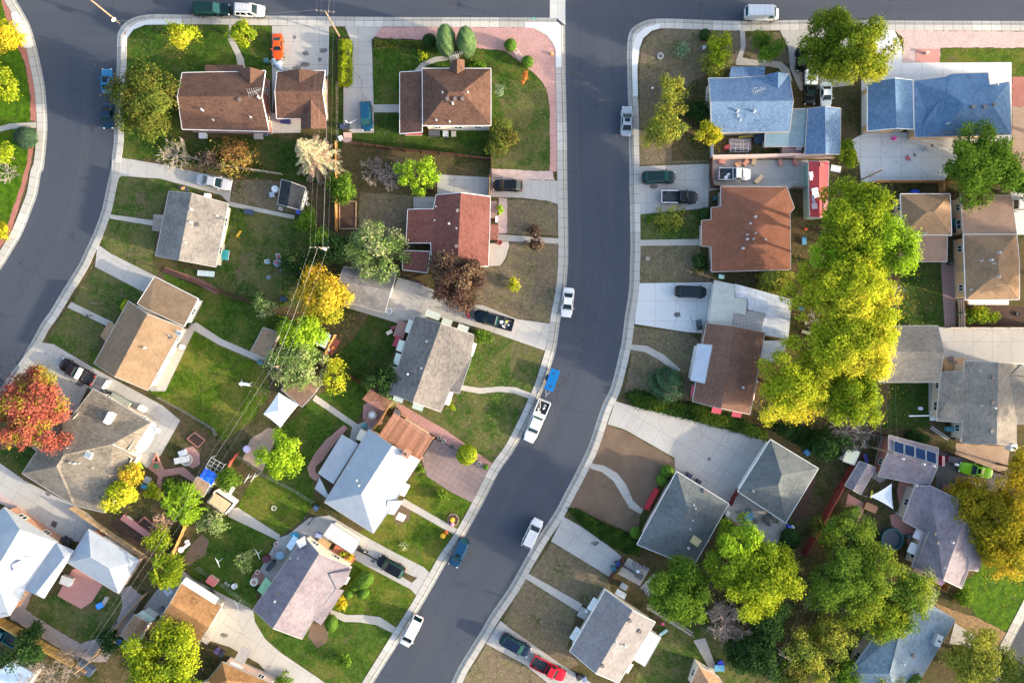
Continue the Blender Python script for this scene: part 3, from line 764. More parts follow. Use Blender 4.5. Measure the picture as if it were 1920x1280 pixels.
def house(label, pts, faces, rmat, wmat, cat='house', name='house', oh=.42, trim=TRIM, extra=None, items=(), awn=(), wins=True, th=.16, group=None, garage=False, dh=0., door=(.45,.32,.22), dooredge=None, gutter=.085):
    if label[0] == WH: label = label[1:]; trim = WHITE
    F = roof_faces(pts, faces, dh); E = []
    for e in (extra or []): E += roof_faces(e[0], e[1], dh)
    c = sum((v for f in F for v in f), Vector())/sum(len(f) for f in F)
    root = empty(name, (c.x, c.y, .1), 0, label, cat, group)
    roof_mesh('roof', F, rmat, root, th, E)
    rf = Roof(); rf.faces = F
    first = True
    for lp in loops(F):
        P2 = [(v.x, v.y) for v in lp]
        if area2(P2) < 0: lp = lp[::-1]; P2 = P2[::-1]
        ins = inset(P2, oh); n = len(ins)
        tops = [rf.z(q.x, q.y) - th - .02 for q in ins]
        wm = MB(); vs = [(q.x, q.y, 0.) for q in ins] + [(q.x, q.y, z) for q, z in zip(ins, tops)]
        wm.add(vs, [(i, (i+1) % n, n+(i+1) % n, n+i) for i in range(n)])
        fo = MB(); o2 = inset(P2, oh-.06)
        fo.add([(q.x, q.y, 0.) for q in o2] + [(q.x, q.y, .32) for q in o2] + [(q.x, q.y, .32) for q in ins], [(i, (i+1) % n, n+(i+1) % n, n+i) for i in range(n)] + [(n+i, n+(i+1) % n, 2*n+(i+1) % n, 2*n+i) for i in range(n)])
        w = wm.build('wall', wmat, root, world=True)
        fo.build('foundation', plain((.36,.34,.32), .9), w, world=True)
        g = MB()
        for i in range(n):
            a, b = lp[i], lp[(i+1) % n]; d = Vector((b.x-a.x, b.y-a.y, 0))
            if d.length < .3: continue
            d.normalize(); nn = Vector((d.y, -d.x, 0))*.055
            g.bar(a+nn-d*.02-Vector((0,0,.07)), b+nn+d*.02-Vector((0,0,.07)), gutter, .16)
        if trim: g.build('gutter', trim, root, world=True)
        if wins:
            es = []
            for i in range(n):
                a, b = ins[i], ins[(i+1) % n]; l = (b-a).length; top = min(tops[i], tops[(i+1) % n])
                if l > 2.2 and top > 2.: es.append((l, i, top))
            es.sort(reverse=True)
            for r, (l, i, top) in enumerate(es[:8]):
                a, b = ins[i], ins[(i+1) % n]; k = 1 if l < 5 else 2 if l < 9 else 3
                m2 = (a+b)/2; out = Vector((b.y-a.y, a.x-b.x)); facing = out.dot(m2) < 0
                for j in range(k):
                    f = (j+.5)/k
                    if r == 0 and j == k//2 and first: window(root, w, a, b, f, .2, 1.0, 2.05, True, door)
                    elif garage and r == 1 and j == 0 and l > 3.5: window(root, w, a, b, .5, .12, min(4.8, l-1), 2.1, True, (.7,.7,.68)); break
                    else: window(root, w, a, b, f, min(1.6, top-.75), 1.25 if j % 2 else .9, .95)
        first = False
    roof_items(root, rf, items)
    for a in awn: awning(root, *a)
    return root, rf
def gable(label, a, b, r1, r2, c, d, he, hr, *ar, **k):
    """a-b one eave, r1-r2 the ridge, c-d the other eave (a, r1, c share one end); photo pixels"""
    pts = [(*a, he), (*b, he), (*r2, hr), (*r1, hr), (*d, he), (*c, he)]
    return house(label, pts, "0123 3245", *ar, **k)
BRN = shingle((.085,.045,.033), (.150,.083,.060), None, .5, .35)
BRN2 = shingle((.185,.075,.045), (.235,.10,.062), None, .5, .25, .2)
REDS = shingle((.145,.055,.046), (.205,.083,.068), None, .5, .3, .25)
GRYS = shingle((.125,.130,.150), (.185,.190,.205), None, .45, .4)
TAUP = shingle((.145,.125,.10), (.26,.23,.188), (.10,.08,.065), .5, .5)
LGRY = shingle((.165,.152,.15), (.27,.248,.225), (.115,.107,.107), .45, .5, .5)
H4R = shingle((.12,.112,.112), (.22,.20,.185), None, .45, .45)
TANR = shingle((.20,.135,.082), (.265,.185,.12), None, .45, .3, .2)
TAN2 = shingle((.24,.15,.085), (.32,.21,.13), None, .45, .35, .15)
ORAN = shingle((.25,.125,.05), (.40,.22,.10), (.17,.085,.04), .45, .6)
PURR = shingle((.155,.142,.18), (.24,.228,.255), (.26,.15,.16), .5, .5)
BLUR = shingle((.075,.14,.25), (.135,.215,.34), (.17,.26,.39), .4, .45, .15)
BLUR2 = shingle((.075,.15,.265), (.125,.215,.34), None, .4, .4, .1)
PALEB = shingle((.15,.205,.25), (.235,.30,.345), None, .45, .4, .3)
TEAL = shingle((.13,.21,.27), (.19,.28,.34), None, .5, .25, .15)
GGRN = shingle((.098,.112,.12), (.152,.168,.170), None, .45, .35, .3)
MIDG = shingle((.17,.155,.135), (.265,.24,.21), None, .45, .4, .5)
WMET = metal_roof((.33,.37,.425), .45, .5, .8, .18); WMET2 = metal_roof((.33,.37,.43), .5, .45, .75, .2)
CORR = metal_roof((.62,.64,.68), .25, .5, .6, .45); FLATW = metal_roof((.50,.50,.51), 1.2, .6, .85, .12); REDM = metal_roof((.50,.045,.05), .3, .5, .55, .25)
CREAMP = metal_roof((.48,.48,.43), 1.5, .6, .8, .2)
BRK = plain((.33,.13,.10), .9, .25, sc=8.); BRK2 = plain((.42,.22,.14), .9, .25, sc=8.); CRM = plain((.66,.58,.46), .85, .08); STUC = plain((.62,.42,.27), .9, .1)
PINKB = plain((.60,.42,.36), .9, .1); WSID = plain((.70,.70,.68), .7, .07); GSID = plain((.42,.43,.43), .7, .08); BEIG = plain((.60,.52,.42), .8, .08); ORW = plain((.62,.40,.22), .8, .1)

house(WH+"brown shingled brick house with a white roof antenna beside the orange car's driveway",
  [(342,137,2.9),(384,136,2.9),(456,135,2.9),(497,133,2.9),(490,180.5,5.0),(333,181,5.0),(342,242,2.9),(504,246,2.9)], "0123456"[:0]+"012345 5476", BRN, BRK,
  extra=[([(384,136,2.92),(384,122,2.3),(456,122,2.3),(456,136,2.92)], "0123"), ([(469,126,3.95),(441,129,2.95),(469,157,4.05),(497,134.5,2.95)], "012 023")],
  items=[(486,180,'a'),(486,184,'w'),(450,187,'v'),(380,207,'w'),(470,220,'p'),(400,225,'p')])
house(WH+"brown shingled brick garage with a small front dormer, beside the concrete drive",
  [(520,135,2.7),(609,133,2.7),(604,171,4.4),(516,171,4.4),(519,222,2.6),(564,222,2.6),(612,222,2.6)], "0123 32654", BRN, BRK2, cat='garage', name='garage', garage=True,
  extra=[([(561,129,3.6),(525,135,2.8),(561,164,3.75),(600,134.5,2.8)], "012 023"), ([(583,186,3.85),(583,241,3.85),(564,242,2.7),(564,221,2.7),(544,221,2.65)], "01234"), ([(583,186,3.85),(583,241,3.85),(611,241,2.7),(611,221,2.7)], "0123")])
house(WH+"square brown hip roofed house with cream walls by the pink gravel corner",
  [(792,129,3.9),(920,129,3.9),(920,235,3.9),(793,235,3.9),(842.5,172,6.1),(866,172,6.1)], "0154 125 2345 304", BRN, CRM,
  extra=[([(857,111,5.0),(843,112,3.95),(843,131,3.95),(857,138,5.05),(871,131,3.95),(871,112,3.95)], "0123 0345")],
  items=[(857,113,'a'),(839,186,'v'),(853,186,'v'),(867,186,'v'),(877,173,'p'),(830,174,'p'),(849,195,'w'),(818,225,'p'),(843,228,'p')])
house(WH+"low brown lean-to wing with a red wall on the cream walled house",
  [(750,136,2.6),(791,133.5,3.3),(791,247,3.3),(750,250,2.6)], "0123", BRN, plain((.42,.06,.045), .8, .1), cat='house wing', name='house_wing', wins=False)
house(WH+"brick red shingled ranch house behind the dark purple tree",
  [(818,366,2.8),(864,362,4.5),(919,369,2.8),(918,421,2.8),(917,449,2.8),(915,499,2.8),(858,497,4.5),(810,497,2.8),(808,455,2.8),(813,392,2.8),(765,393,2.2),(762,455,2.2)], "0167898"[:0]+"01678 9"[:0]+"016789 123456 89ab", REDS, BRK,
  extra=[([(916,421,2.86),(934.5,421.5,2.45),(933,450,2.45),(915,449,2.86)], "0123")],
  items=[(842,420,'w'),(817,387,'p'),(857,396,'p'),(856,428,'p'),(858,395,'v'),(856,462,'v'),(815,413,'p')])
house(WH+"flat red roofed outbuilding behind the dark purple tree", [(756,470,2.6),(806,472,2.6),(801,511,2.55),(755,505,2.55)], "0123", REDS, BRK, cat='outbuilding', name='outbuilding', wins=False)
gable("grey shingled garage with a white gable, under the golden tree", (645,500), (743,513), (636,527), (732,545), (648,566), (721,586), 2.6, 3.9, LGRY, WSID, cat='garage', name='garage', garage=True)
AW = plain((.62,.66,.58), .6, .06)
house("grey gabled house with pale metal window awnings next to the black pickup's drive",
  [(779,592,2.8),(827,606.5,4.6),(888,628,2.8),(882,675,2.8),(861,737,2.8),(843,733,2.8),(826,771,2.8),(774,753,4.6),(729,736,2.8)], "0178 1234567"[:0]+"0178 1234567", H4R, BEIG,
  items=[(765,701,'w'),(800,640,'p'),(790,690,'p')],
  awn=[(812,590,2.3,-70,2.2,1.1,AW),(838,604,2.3,-70,1.5,1.,AW),(868,616,2.3,-70,1.6,1.1,AW),(768,612,2.3,198,2.,1.,AW),(751,648,2.3,198,1.7,1.,AW),(745,673,2.3,198,1.7,1.,AW),(735,697,2.3,198,1.7,1.,AW),(883,654,2.3,18,2.,1.2,AW),(839,746,2.2,18,2.,1.2,AW),(784,762,2.3,110,1.6,1.1,AW),(747,747,2.3,110,1.5,1.,AW)])
house("white metal roofed house with an orange brick chimney beside the stamped purple drive",
  [(692,805,2.9),(735,836,4.9),(787,863,2.9),(760,904,2.9),(739,943,2.9),(700,999,2.9),(677,926,4.9),(609,941,2.9)], "0167 123456 657", WMET, BEIG,
  extra=[([(727,938,3.45),(757,938,2.95),(739,965,2.6),(722,962,2.85)], "0123"), ([(672,832,2.6),(641,814,2.3),(596,887,2.3),(625,907,2.6)], "0123"), ([(617,931,2.5),(599,895,2.3),(590,916,2.2),(613,934,2.3)], "0123")],
  items=[(763,849,'c',1.1,.9,.9,-32),(670,899,'w'),(674,909,'w'),(654,876,'p')],
  awn=[(678,816,2.5,205,1.6,1.2,CRM),(757,917,2.3,28,1.9,1.2,WHITE),(752,969,2.,28,1.,1.2,WHITE)])
house("mauve shingled cream stucco house with clipped round bushes in front",
  [(570,1006,2.9),(598,1038,5.0),(659,1063,2.9),(631,1104,2.9),(645,1105,2.5),(602,1172,2.5),(587,1161,2.9),(566,1197,2.9),(512,1177,5.0),(475,1142,2.9)], "0189 1236789"[:0]+"0189 123678", PURR, CRM,
  extra=[([(630,1103,2.95),(645.5,1106,2.5),(602,1172,2.5),(586,1160,2.95)], "0123"), ([(617,1075,4.0),(656,1069,3.4),(653,1062,3.0),(636,1056,3.2)], "012"), ([(617,1075,4.0),(657,1069,3.4),(649,1092,2.9),(632,1106,2.9)], "0123")],
  items=[(517,1125,'w'),(523,1113,'v'),(559,1046,'p'),(545,1046,'p'),(567,1015,'b',1.1,1.1,.6,30)],
  awn=[(496,1099,2.2,213,2.3,1.3,plain((.25,.48,.28), .6)),(548,1017,2.3,213,2.,1.,plain((.55,.68,.78), .6)),(648,1087,2.1,30,1.2,.8,WHITE)])
gable("sandy tan shingled garage with a pale side strip, by the wide driveway", (342,1091), (415,1136), (319,1131), (391,1176), (295,1169), (366,1214), 2.6, 4.0, ORAN, BEIG, cat='garage', name='garage', garage=True, awn=[(376,1107,2.5,-58,6.,.95,plain((.70,.70,.62), .7))])
house("orange brown hip roofed house with pink brick walls at the bottom edge",
  [(417,1241,2.9),(512,1282,2.9),(478,1370,2.9),(340,1305,2.9),(392,1272,2.9),(424,1275,4.7),(452,1318,4.7)], "0154"[:0]+"0165 126 2365 2345"[:0]+"0165 126 23465"[:0]+"0165 126 236 345 365 450"[:0]+"0165 126 236 3456 "[:0]+"0165 126 2365 3 "[:0]+"0165 126 236 365 345 405", ORAN, PINKB, items=[(392,1272,'a')],
  awn=[(440,1252,2.4,-62,1.9,1.2,WHITE),(455,1228,2.2,-62,1.6,2.3,plain((.4,.36,.33), .6))])
house("big white metal roofed brick house at the left edge with shadowed hip end",
  [(37,992,4.9),(-12,1075,4.9),(-90,1032,2.9),(8,951,2.9),(107,1016,2.9),(46,1107,2.9),(17,1153,2.9),(-40,1165,2.9),(-110,1120,2.9)], ""+"0123 034 01654 1876"[:0]+"0321 034 04561 18761"[:0]+"0321 034 04561 1678 128", WMET, BRK2,
  extra=[([(106,1017,2.95),(121,1045,3.7),(66,1114,3.7),(47,1106,2.95)], "0123"), ([(106,1017,2.95),(139,1032,2.75),(121,1045,3.7)], "012"), ([(139,1032,2.75),(82,1122,2.75),(66,1114,3.7),(121,1045,3.7)], "0123")],
  items=[(38,1060,'b',1.3,1.3,.5,25),(55,1043,'p')])
house("white hip roofed square garage beside the red concrete patio",
  [(166,992,2.6),(261,1050,2.6),(222,1112,2.6),(127,1054,2.6),(170,1044,4.3),(205,1066,4.3)], "0154 125 2345 304", WMET2, BRK2, cat='garage', name='garage', garage=True)
house("taupe cross hipped house with white roof boxes under the red maple",
  [(117,775,2.9),(135,781,2.9),(175,729,2.9),(282,792,2.9),(244,850,3.3),(211,832,4.7),(256,857,2.9),(195,960,2.9),(137,946,2.9),(42,887,2.9),(70,845,2.9),(59,836,2.9),(119,852,4.9),(106,874,4.9)], "012345c"[:0]+"012345c 0cda"[:0]+"012345c 0cd9ab 9d8 c5678d", TAUP, BEIG,
  items=[(208,783,'b',.8,1.7,.7,-28),(167,852,'s',1.1,1.0,-28),(129,839,'p'),(142,868,'w'),(133,866,'p'),(150,868,'p'),(176,876,'p')])
house("tan gabled house with a small porch roof by the curved left road",
  [(241,565,2.9),(276,589,4.7),(342,614,2.9),(277,731,2.9),(215,705,4.7),(177,681,2.9)], "0145 1234", TANR, CRM, extra=[([(217,609,2.9),(203,603,2.5),(188,630,2.5),(198,640,2.9)], "0123")],
  items=[(273,652,'w'),(318,629,'p'),(336,625,'s',.9,.7,-30),(322,632,'v')])
house(WH+"orange tan single slope garage joined to the tan gabled house",
  [(290,519,2.6),(371,560,2.9),(345,611,2.9),(280,581,2.9),(258,569,2.6)], "01234", TANR, WSID, cat='garage', name='garage', garage=True, dh=.1)
house("grey shingled gabled house with the silver sedan's driveway above it",
  [(317,359,2.9),(359,363,4.7),(427,382,2.9),(404,500,2.9),(335,487,4.7),(292,479,2.9)], "0145 1234", LGRY, CRM, extra=[([(309,403,2.9),(288,402,2.5),(285,432,2.5),(303,434,2.9)], "0123")],
  items=[(359,417,'w'),(360,393,'w'),(348,455,'p'),(372,422,'v'),(408,405,'p')])
gable("small black and grey roofed shed beside the pale silver spruce", (528,337), (521,382), (546,342), (539,387), (573,352), (562,393), 2.3, 3.1, shingle((.016,.020,.028), (.040,.045,.055)), WSID, cat='shed', name='shed', oh=.2)
house("small tan lean-to shed at the end of the garden path", [(494,614,2.3),(521,624,2.3),(497,672,2.4),(470,659,2.4)], "0123", shingle((.30,.19,.12), (.37,.25,.16)), BEIG, cat='shed', name='shed', oh=.15)
gable("brown roofed garage next to the white party canopy", (528,730), (566,762), (547,706), (588,738), (562,684), (604,716), 2.4, 2.9, shingle((.22,.13,.09), (.28,.17,.115)), WSID, cat='garage', name='garage')
house("small white and blue roofed shed under the bright green tree", [(596,617,2.3),(619,628,2.3),(609,652,2.2),(588,642,2.2)], "0123", metal_roof((.55,.68,.85)), WSID, cat='shed', name='shed', oh=.12)
house("tan roofed shed next to the bright blue tarpaulin", [(370,894,2.3),(393,908,2.4),(381,931,2.4),(358,914,2.3)], "0123", shingle((.36,.23,.15), (.44,.30,.21)), WSID, cat='shed', name='shed', oh=.12)
house("little shed with a striped corrugated roof and white walls", [(403,924,2.5),(433,944,2.2),(420,960,2.2),(391,941,2.5)], "0123", metal_roof((.52,.38,.22), .35, .8, .35, .3), WSID, cat='shed', name='shed', oh=-.25, wins=False, trim=None)
gable("small brown shed with two blue tubs lying on its roof", (252,1152), (226,1190), (265,1160), (240,1200), (278,1167), (253,1211), 2.2, 2.8, shingle((.24,.14,.09), (.33,.21,.14)), WSID, cat='shed', name='shed', oh=.15)
house("pale green flat roofed lean-to against the small brown shed", [(268,1144,2.0),(291,1159,2.0),(278,1168,2.1),(255,1153,2.1)], "0123", metal_roof((.50,.58,.47)), WSID, cat='lean-to', name='lean_to', oh=.12, wins=False)
# ---- right of the central road
house("blue shingled corner house with a teal flat porch roof and dormer",
  [(1329,147,2.9),(1367,147,2.9),(1434,143,2.9),(1479,139,2.9),(1487,189,4.9),(1333.5,191,4.9),(1334,248,2.9),(1480,247,2.9)], "012345 5476", BLUR, BEIG,
  extra=[([(1367,149,2.94),(1371,125,2.5),(1434,125,2.5),(1434,149,2.94)], "0123"), ([(1459,135,3.8),(1437,140,2.95),(1459,167,3.95),(1479,140,2.95)], "012 023")],
  items=[(1382,209,'w'),(1383,217,'p'),(1413,210,'w'),(1388,225,'p'),(1415,178,'a')])
gable("narrow blue shingled garage joined to the corner house by a flat roof", (1515,204), (1510,289), (1547,200), (1548,288), (1576,204), (1575,289), 2.7, 3.8, BLUR, BEIG, cat='garage', name='garage')
house("L shaped flat teal roof between the blue corner house and its garage", [(1480,205,2.55),(1513,204,2.55),(1511,274,2.5),(1435,274,2.45),(1435,251,2.5),(1479,250,2.5)], "012345", TEAL, BEIG, cat='outbuilding', name='flat_roofed_annex', wins=False)
gable(WH+"steel blue two slope garage wing of the long blue hip roofed house", (1627,155), (1627,245), (1678,147), (1681,240), (1711,151), (1713,242), 2.8, 4.0, BLUR2, ORW, cat='garage', name='garage', garage=True)
house("long steel blue hip roofed house above the wide pale driveway",
  [(1714,152,2.8),(1772,145,2.8),(1774,173,3.9),(1785,139,2.8),(1852,137,2.8),(1855,160,3.4),(1892,154,2.8),(1896,252,2.8),(1755,256,2.8),(1716,257,2.8),(1810,196,4.8),(1860,196,4.8)], "012a89 234 "[:0]+"012a89 132 2345ba 56b b67 78ab", BLUR2, ORW,
  items=[(1800,198,'v'),(1823,201,'v'),(1845,201,'v'),(1863,197,'v'),(1777,232,'p'),(1846,229,'w'),(1866,160,'d')])
house("low pitched rust brown house in front of the red roofed carport",
  [(1352,350,2.9),(1475,351,2.9),(1489,390,2.9),(1481,399,2.9),(1482,505,2.9),(1440,506,2.9),(1335,509,2.9),(1334,462,2.9),(1316,461,2.9),(1316,414,2.9),(1334,412,2.9),(1334,390,2.9),(1352,387,2.9),(1412,400,4.0),(1412,455,4.0)], "01d"[:0]+"01d 123ed"[:0]+"01d 12d 23d 34ed 456e 678ade"[:0]+"01d 12d 23d 34ed 456e 67e 789a 7aed abd bcd c0d"[:0]+"01d 12d 23d 34ed 456e 67e 78 "[:0]+"01d 12d 23d 34ed 456e 67e 7ade 789a abd bcd c0d", BRN2, PINKB,
  items=[(1415,407,'w'),(1407,419,'p'),(1401,440,'p'),(1400,449,'w'),(1413,448,'p'),(1392,466,'w'),(1417,437,'p'),(1435,449,'p')])
house("brown gabled house with pink red awnings and a white porch roof",
  [(1325,606,2.9),(1378,612,4.2),(1434,624,2.9),(1406,776,2.9),(1352,765,4.2),(1299,752,2.9)], "0145 1234", shingle((.135,.075,.055), (.20,.11,.08), None, .5, .35), BRK,
  items=[(1392,726,'w'),(1420,715,'p')],
  awn=[(1302,733,2.3,188,1.7,.9,plain((.55,.08,.11), .6)),(1344,769,2.2,98,1.4,1.,plain((.55,.08,.11), .6)),(1382,776,2.2,98,1.4,1.,plain((.55,.08,.11), .6)),(1412,744,2.2,8,1.,.6,plain((.5,.25,.22), .6))])
house("pale blue metal porch roof on the brown gabled house", [(1308,645,2.75),(1335,647,3.35),(1321,718,3.35),(1295,712,2.75)], "0123", metal_roof((.46,.50,.58), .45, .5, .8, .15), WSID, cat='porch roof', name='porch_roof', wins=False, oh=.25)
root, rf = house("patchwork white and cream sheet roof over the carport by the navy minivan",
  [(1340,526,2.7),(1377,534,2.8),(1377,558,2.8),(1400,561,2.8),(1398,590,2.8),(1375,586,2.8),(1372,611,2.75),(1329,605,2.7)], "01234567", CREAMP, WSID, cat='carport', name='carport', wins=False, oh=.3)
house("white corrugated patio roof behind the patchwork carport",
  [(1378,532,2.6),(1485,561,2.6),(1478,636,2.5),(1424,626,2.6),(1436,588,2.65),(1402,580,2.65),(1402,560,2.65),(1379,557,2.65)], "01234567", CORR, WSID, cat='patio roof', name='patio_roof', wins=False, oh=.3, trim=None)
house("grey tiled patch of roof between the white sheet roofs", [(1402,581,2.74),(1435,588,2.74),(1424,624,2.9),(1374,611,2.9),(1376,588,2.8),(1399,592,2.8)], "012345", concrete_mat((.36,.33,.31), .55, .55, R(-10), .5, False), WSID, cat='patio roof', name='tiled_roof', wins=False, oh=.3, trim=None)
house("small white sheet roof under the yellow tree's edge", [(1430,640,2.5),(1475,638,2.4),(1467,679,2.35),(1426,675,2.45)], "0123", FLATW, WSID, cat='patio roof', name='patio_roof', wins=False, oh=.2)
house(WH+"dark grey hip roofed house with a red porch bench behind two ball shrubs",
  [(1269,884,2.8),(1366,944,2.8),(1299,1062,2.8),(1195,1020,2.8),(1290,955,4.3),(1272,992,4.3)], "014 1254 235 3045", GGRN, PINKB,
  items=[(1301,946,'p'),(1304,953,'p'),(1299,975,'p'),(1294,991,'p'),(1303,1012,'b',1.3,1.1,.6,-35,plain((.52,.40,.2), .7)),(1290,1026,'w'),(1321,920,'v')])
house(WH+"grey green hip roofed garage at the end of the long driveway",
  [(1445,824,2.6),(1534,878,2.6),(1473,979,2.6),(1384,921,2.6),(1466,890,4.1),(1459,908,4.1)], "014 1254 235 3045", GGRN, WSID, cat='garage', name='garage', garage=True, items=[(1412,920,'p')])
house(WH+"pale grey gabled house with a white patio cover near the red pickup",
  [(1135,1106,2.8),(1186,1144,4.5),(1228,1166,2.8),(1160,1279,2.8),(1117,1261,4.5),(1069,1220,2.8)], "0145 1234", shingle((.19,.18,.19), (.265,.25,.25), None, .5, .3, .3), BEIG,
  items=[(1181,1162,'v'),(1199,1182,'v'),(1172,1208,'w'),(1154,1202,'w'),(1130,1247,'v'),(1157,1205,'a')],
  awn=[(1112,1133,2.3,212,2.,.9,plain((.6,.62,.62), .6)),(1079,1188,2.3,212,2.,.9,plain((.6,.62,.62), .6)),(1179,1252,2.2,32,1.5,.8,WHITE),(1164,1113,2.3,-60,1.6,.8,plain((.6,.62,.62), .6))])
house("flat white patio cover on the pale grey gabled house", [(1217,1182,2.4),(1239,1195,2.3),(1209,1248,2.3),(1187,1235,2.4)], "0123", FLATW, WSID, cat='patio roof', name='patio_roof', wins=False, oh=.25)
house("flat white carport roof behind the parked motorcycle", [(622,981,2.5),(675,1014,2.5),(661,1038,2.5),(607,1003,2.5)], "0123", FLATW, WSID, cat='carport', name='carport', wins=False, oh=.25)
gable("small tan roofed shed with an open end at the bottom edge", (1294,1284), (1320,1330), (1310,1247), (1338,1295), (1347,1268), (1370,1310), 2.2, 3.0, shingle((.26,.16,.095), (.36,.23,.14)), BEIG, cat='shed', name='shed', oh=.2)
house(WH+"tan hip roofed garage to the right of the tall green tree",
  [(1689,364,2.8),(1781,364,2.8),(1784,441,2.8),(1777,440,2.8),(1697,440,2.8),(1692,440,2.8),(1737,398,4.4),(1752,397,4.4)], "0176 127 23"[:0]+"0176 127 234567"[:0]+"0176 127 723456"[:0]+"0176 127 237 3467 456 506", TAN2, ORW, cat='garage', name='garage', items=[(1735,437,'p')])
house("flat brown lower roof below the tan hip roofed garage", [(1697,439,2.6),(1776,439,2.6),(1775,490,2.4),(1696,490,2.4)], "0123", shingle((.24,.155,.115), (.29,.19,.145), None, .5, .2, .1), ORW, cat='house wing', name='house_wing', wins=False)
house(WH+"tan hip roofed house with orange tan side wall and three side windows",
  [(1807,440,3.2),(1906,440,3.2),(1911,490,3.2),(1911,561,3.2),(1811,562,3.2),(1872,481,5.0),(1873,510,5.0)], "015 1265"[:0]+"015 12365"[:0]+"015 12365 346 4056", TAN2, ORW,
  items=[(1871,474,'w'),(1856,488,'w'),(1862,494,'p'),(1870,519,'w'),(1820,543,'p'),(1840,489,'p')])
house("low brown roofed wing of the tan house, under the big green tree", [(1801,364,3.0),(1896,367,3.0),(1906,439,3.15),(1807,439,3.15)], "0123", shingle((.235,.155,.115), (.285,.19,.14), None, .5, .2, .1), ORW, cat='house wing', name='house_wing')  # browner shingle colour stands for the gable's shaded side
house("grey beige gabled garage touching the tall yellow tree", [(1668,611,2.7),(1758,611,2.7),(1770,659,4.0),(1660,659,4.0),(1648,716,2.7),(1761,716,2.7)], "0123 3254", MIDG, BEIG, cat='garage', name='garage')
house("large grey beige roofed house with a wooden corner deck",
  [(1764,697,2.7),(1807,697,3.6),(1809,677,3.6),(1872,680,4.6),(1920,683,2.9),(1905,708,3.2),(1905,833,3.1),(1869,832,4.6),(1804,829,3.4),(1805,791,3.4),(1756,788,2.7)], "019a 123789 34567", MIDG, BEIG,
  items=[(1861,708,'v'),(1860,754,'v'),(1858,808,'v'),(1862,764,'w'),(1837,695,'p'),(1839,760,'p'),(1880,712,'p'),(1896,838,'c',.9,.9,.5,0,WHITE)],
  extra=[([(1893,704,3.75),(1916,683,3.3),(1940,704,3.3),(1940,706,3.3)], "012"), ([(1893,705,3.75),(1950,706,3.3),(1950,795,2.8),(1905,796,3.05)], "0123")])
root, rf = house("mauve shingled garage with four blue solar panels on its roof",
  [(1667,816,2.7),(1759,840,2.7),(1757,877,3.7),(1666,847,3.7),(1647,892,2.7),(1742,911,2.7)], "0123 3254", PURR, BRK, cat='garage', name='garage', items=[(1690,859,'w'),(1729,869,'w'),(1748,872,'w'),(1715,909,'w')])
SOL = NT("solar_cells"); _s = SOL.n("ShaderNodeSeparateXYZ"); SOL.l(SOL.geo().outputs["Position"], _s.inputs[0])
_q = SOL.ramp(SOL.math('PINGPONG', SOL.math('ADD', _s.outputs[1], SOL.math('MULTIPLY', _s.outputs[0], .28)), .09), .0, .012, 1, 0)
SOL.bsdf(SOL.mix(_q, (.004,.024,.085), (.008,.034,.10)), .35, 0, 0, .1); SOL = SOL.m
for k in range(4):
    q = []
    for (u, v) in ((k/4+.012, .04), ((k+1)/4-.012, .04), ((k+1)/4-.012, .97), (k/4+.012, .97)):
        x = 1674+u*(1755-1674)+v*0; y = (825+u*(847-825)) + v*((820-825)*-5)
        y = 824 + u*24 + v*22; p = rf.at(x, y); q.append(p + Vector((0,0,.14)))
    m = MB(); m.add([tuple(v) for v in q] + [(v.x, v.y, v.z-.06) for v in q], [(0,3,2,1),(4,5,6,7),(0,1,5,4),(1,2,6,5),(2,3,7,6),(3,0,4,7)])
    pn = m.build('solar_panel', SOL, root, world=True)
    fr = MB()
    for i in range(4): fr.bar(q[i]+Vector((0,0,.005)), q[(i+1) % 4]+Vector((0,0,.005)), .06, .09)
    fr.build('frame', plain((.30,.34,.38), .4), pn, world=True)
gable("small mauve shingled shed with a dark red wall near the shade sail", (1612,865), (1585,910), (1627,870), (1600,918), (1642,877), (1614,926), 2.3, 2.8, PURR, plain((.28,.035,.04), .8), cat='shed', name='shed', oh=.2)
house("mauve gabled house half under the orange tree with purple awnings",
  [(1715,912,2.8),(1745,911,3.4),(1817,946,4.7),(1866,972,2.8),(1859,1007,2.8),(1833,1070,2.8),(1816,1067,3.3),(1803,1102,2.8),(1769,1086,4.7),(1710,1061,2.8),(1732,997,2.8),(1693,975,2.7)], "0128 9ab"[:0]+"0128 89ab"[:0]+"01289ab 2345678", PURR, BEIG,
  items=[(1783,1015,'w'),(1758,1017,'v'),(1753,1000,'v'),(1768,1062,'p'),(1806,980,'v')],
  awn=[(1723,1001,2.3,205,1.6,1.1,plain((.72,.68,.72), .6)),(1712,1028,2.3,205,1.6,1.1,plain((.72,.68,.72), .6)),(1720,1072,2.2,118,1.4,.9,plain((.5,.3,.42), .6)),(1761,1090,2.2,118,1.4,.9,plain((.5,.3,.42), .6))])
house("pale yellow ribbed roofed hut beside the bare brush", [(1589,842,2.2),(1612,847,2.2),(1602,871,2.1),(1581,864,2.1)], "0123", metal_roof((.62,.64,.50), .3, .7, .7), WSID, cat='hut', name='hut', oh=.12, wins=False)
house("steel blue hip roofed house with a box chimney, bottom right under green trees",
  [(1700,1106,2.9),(1791,1161,2.9),(1690,1332,2.9),(1592,1262,2.9),(1687,1186,4.8),(1668,1262,4.8)], "014 1254 235 3045", PALEB, BEIG, items=[(1752,1195,'c',.8,1.6,1.,-20,plain((.45,.45,.46), .6)),(1711,1228,'v'),(1660,1208,'v'),(1692,1242,'w'),(1707,1163,'w')])
house("pale blue sheet roof in the bottom left corner under grey branches", [(-20,1270,2.6),(22,1240,2.6),(65,1262,2.7),(40,1300,2.7),(-20,1310,2.7)], "01234", metal_roof((.55,.68,.82), .6, .5, .6, .4), WSID, cat='outbuilding', name='outbuilding', wins=False, oh=.2)
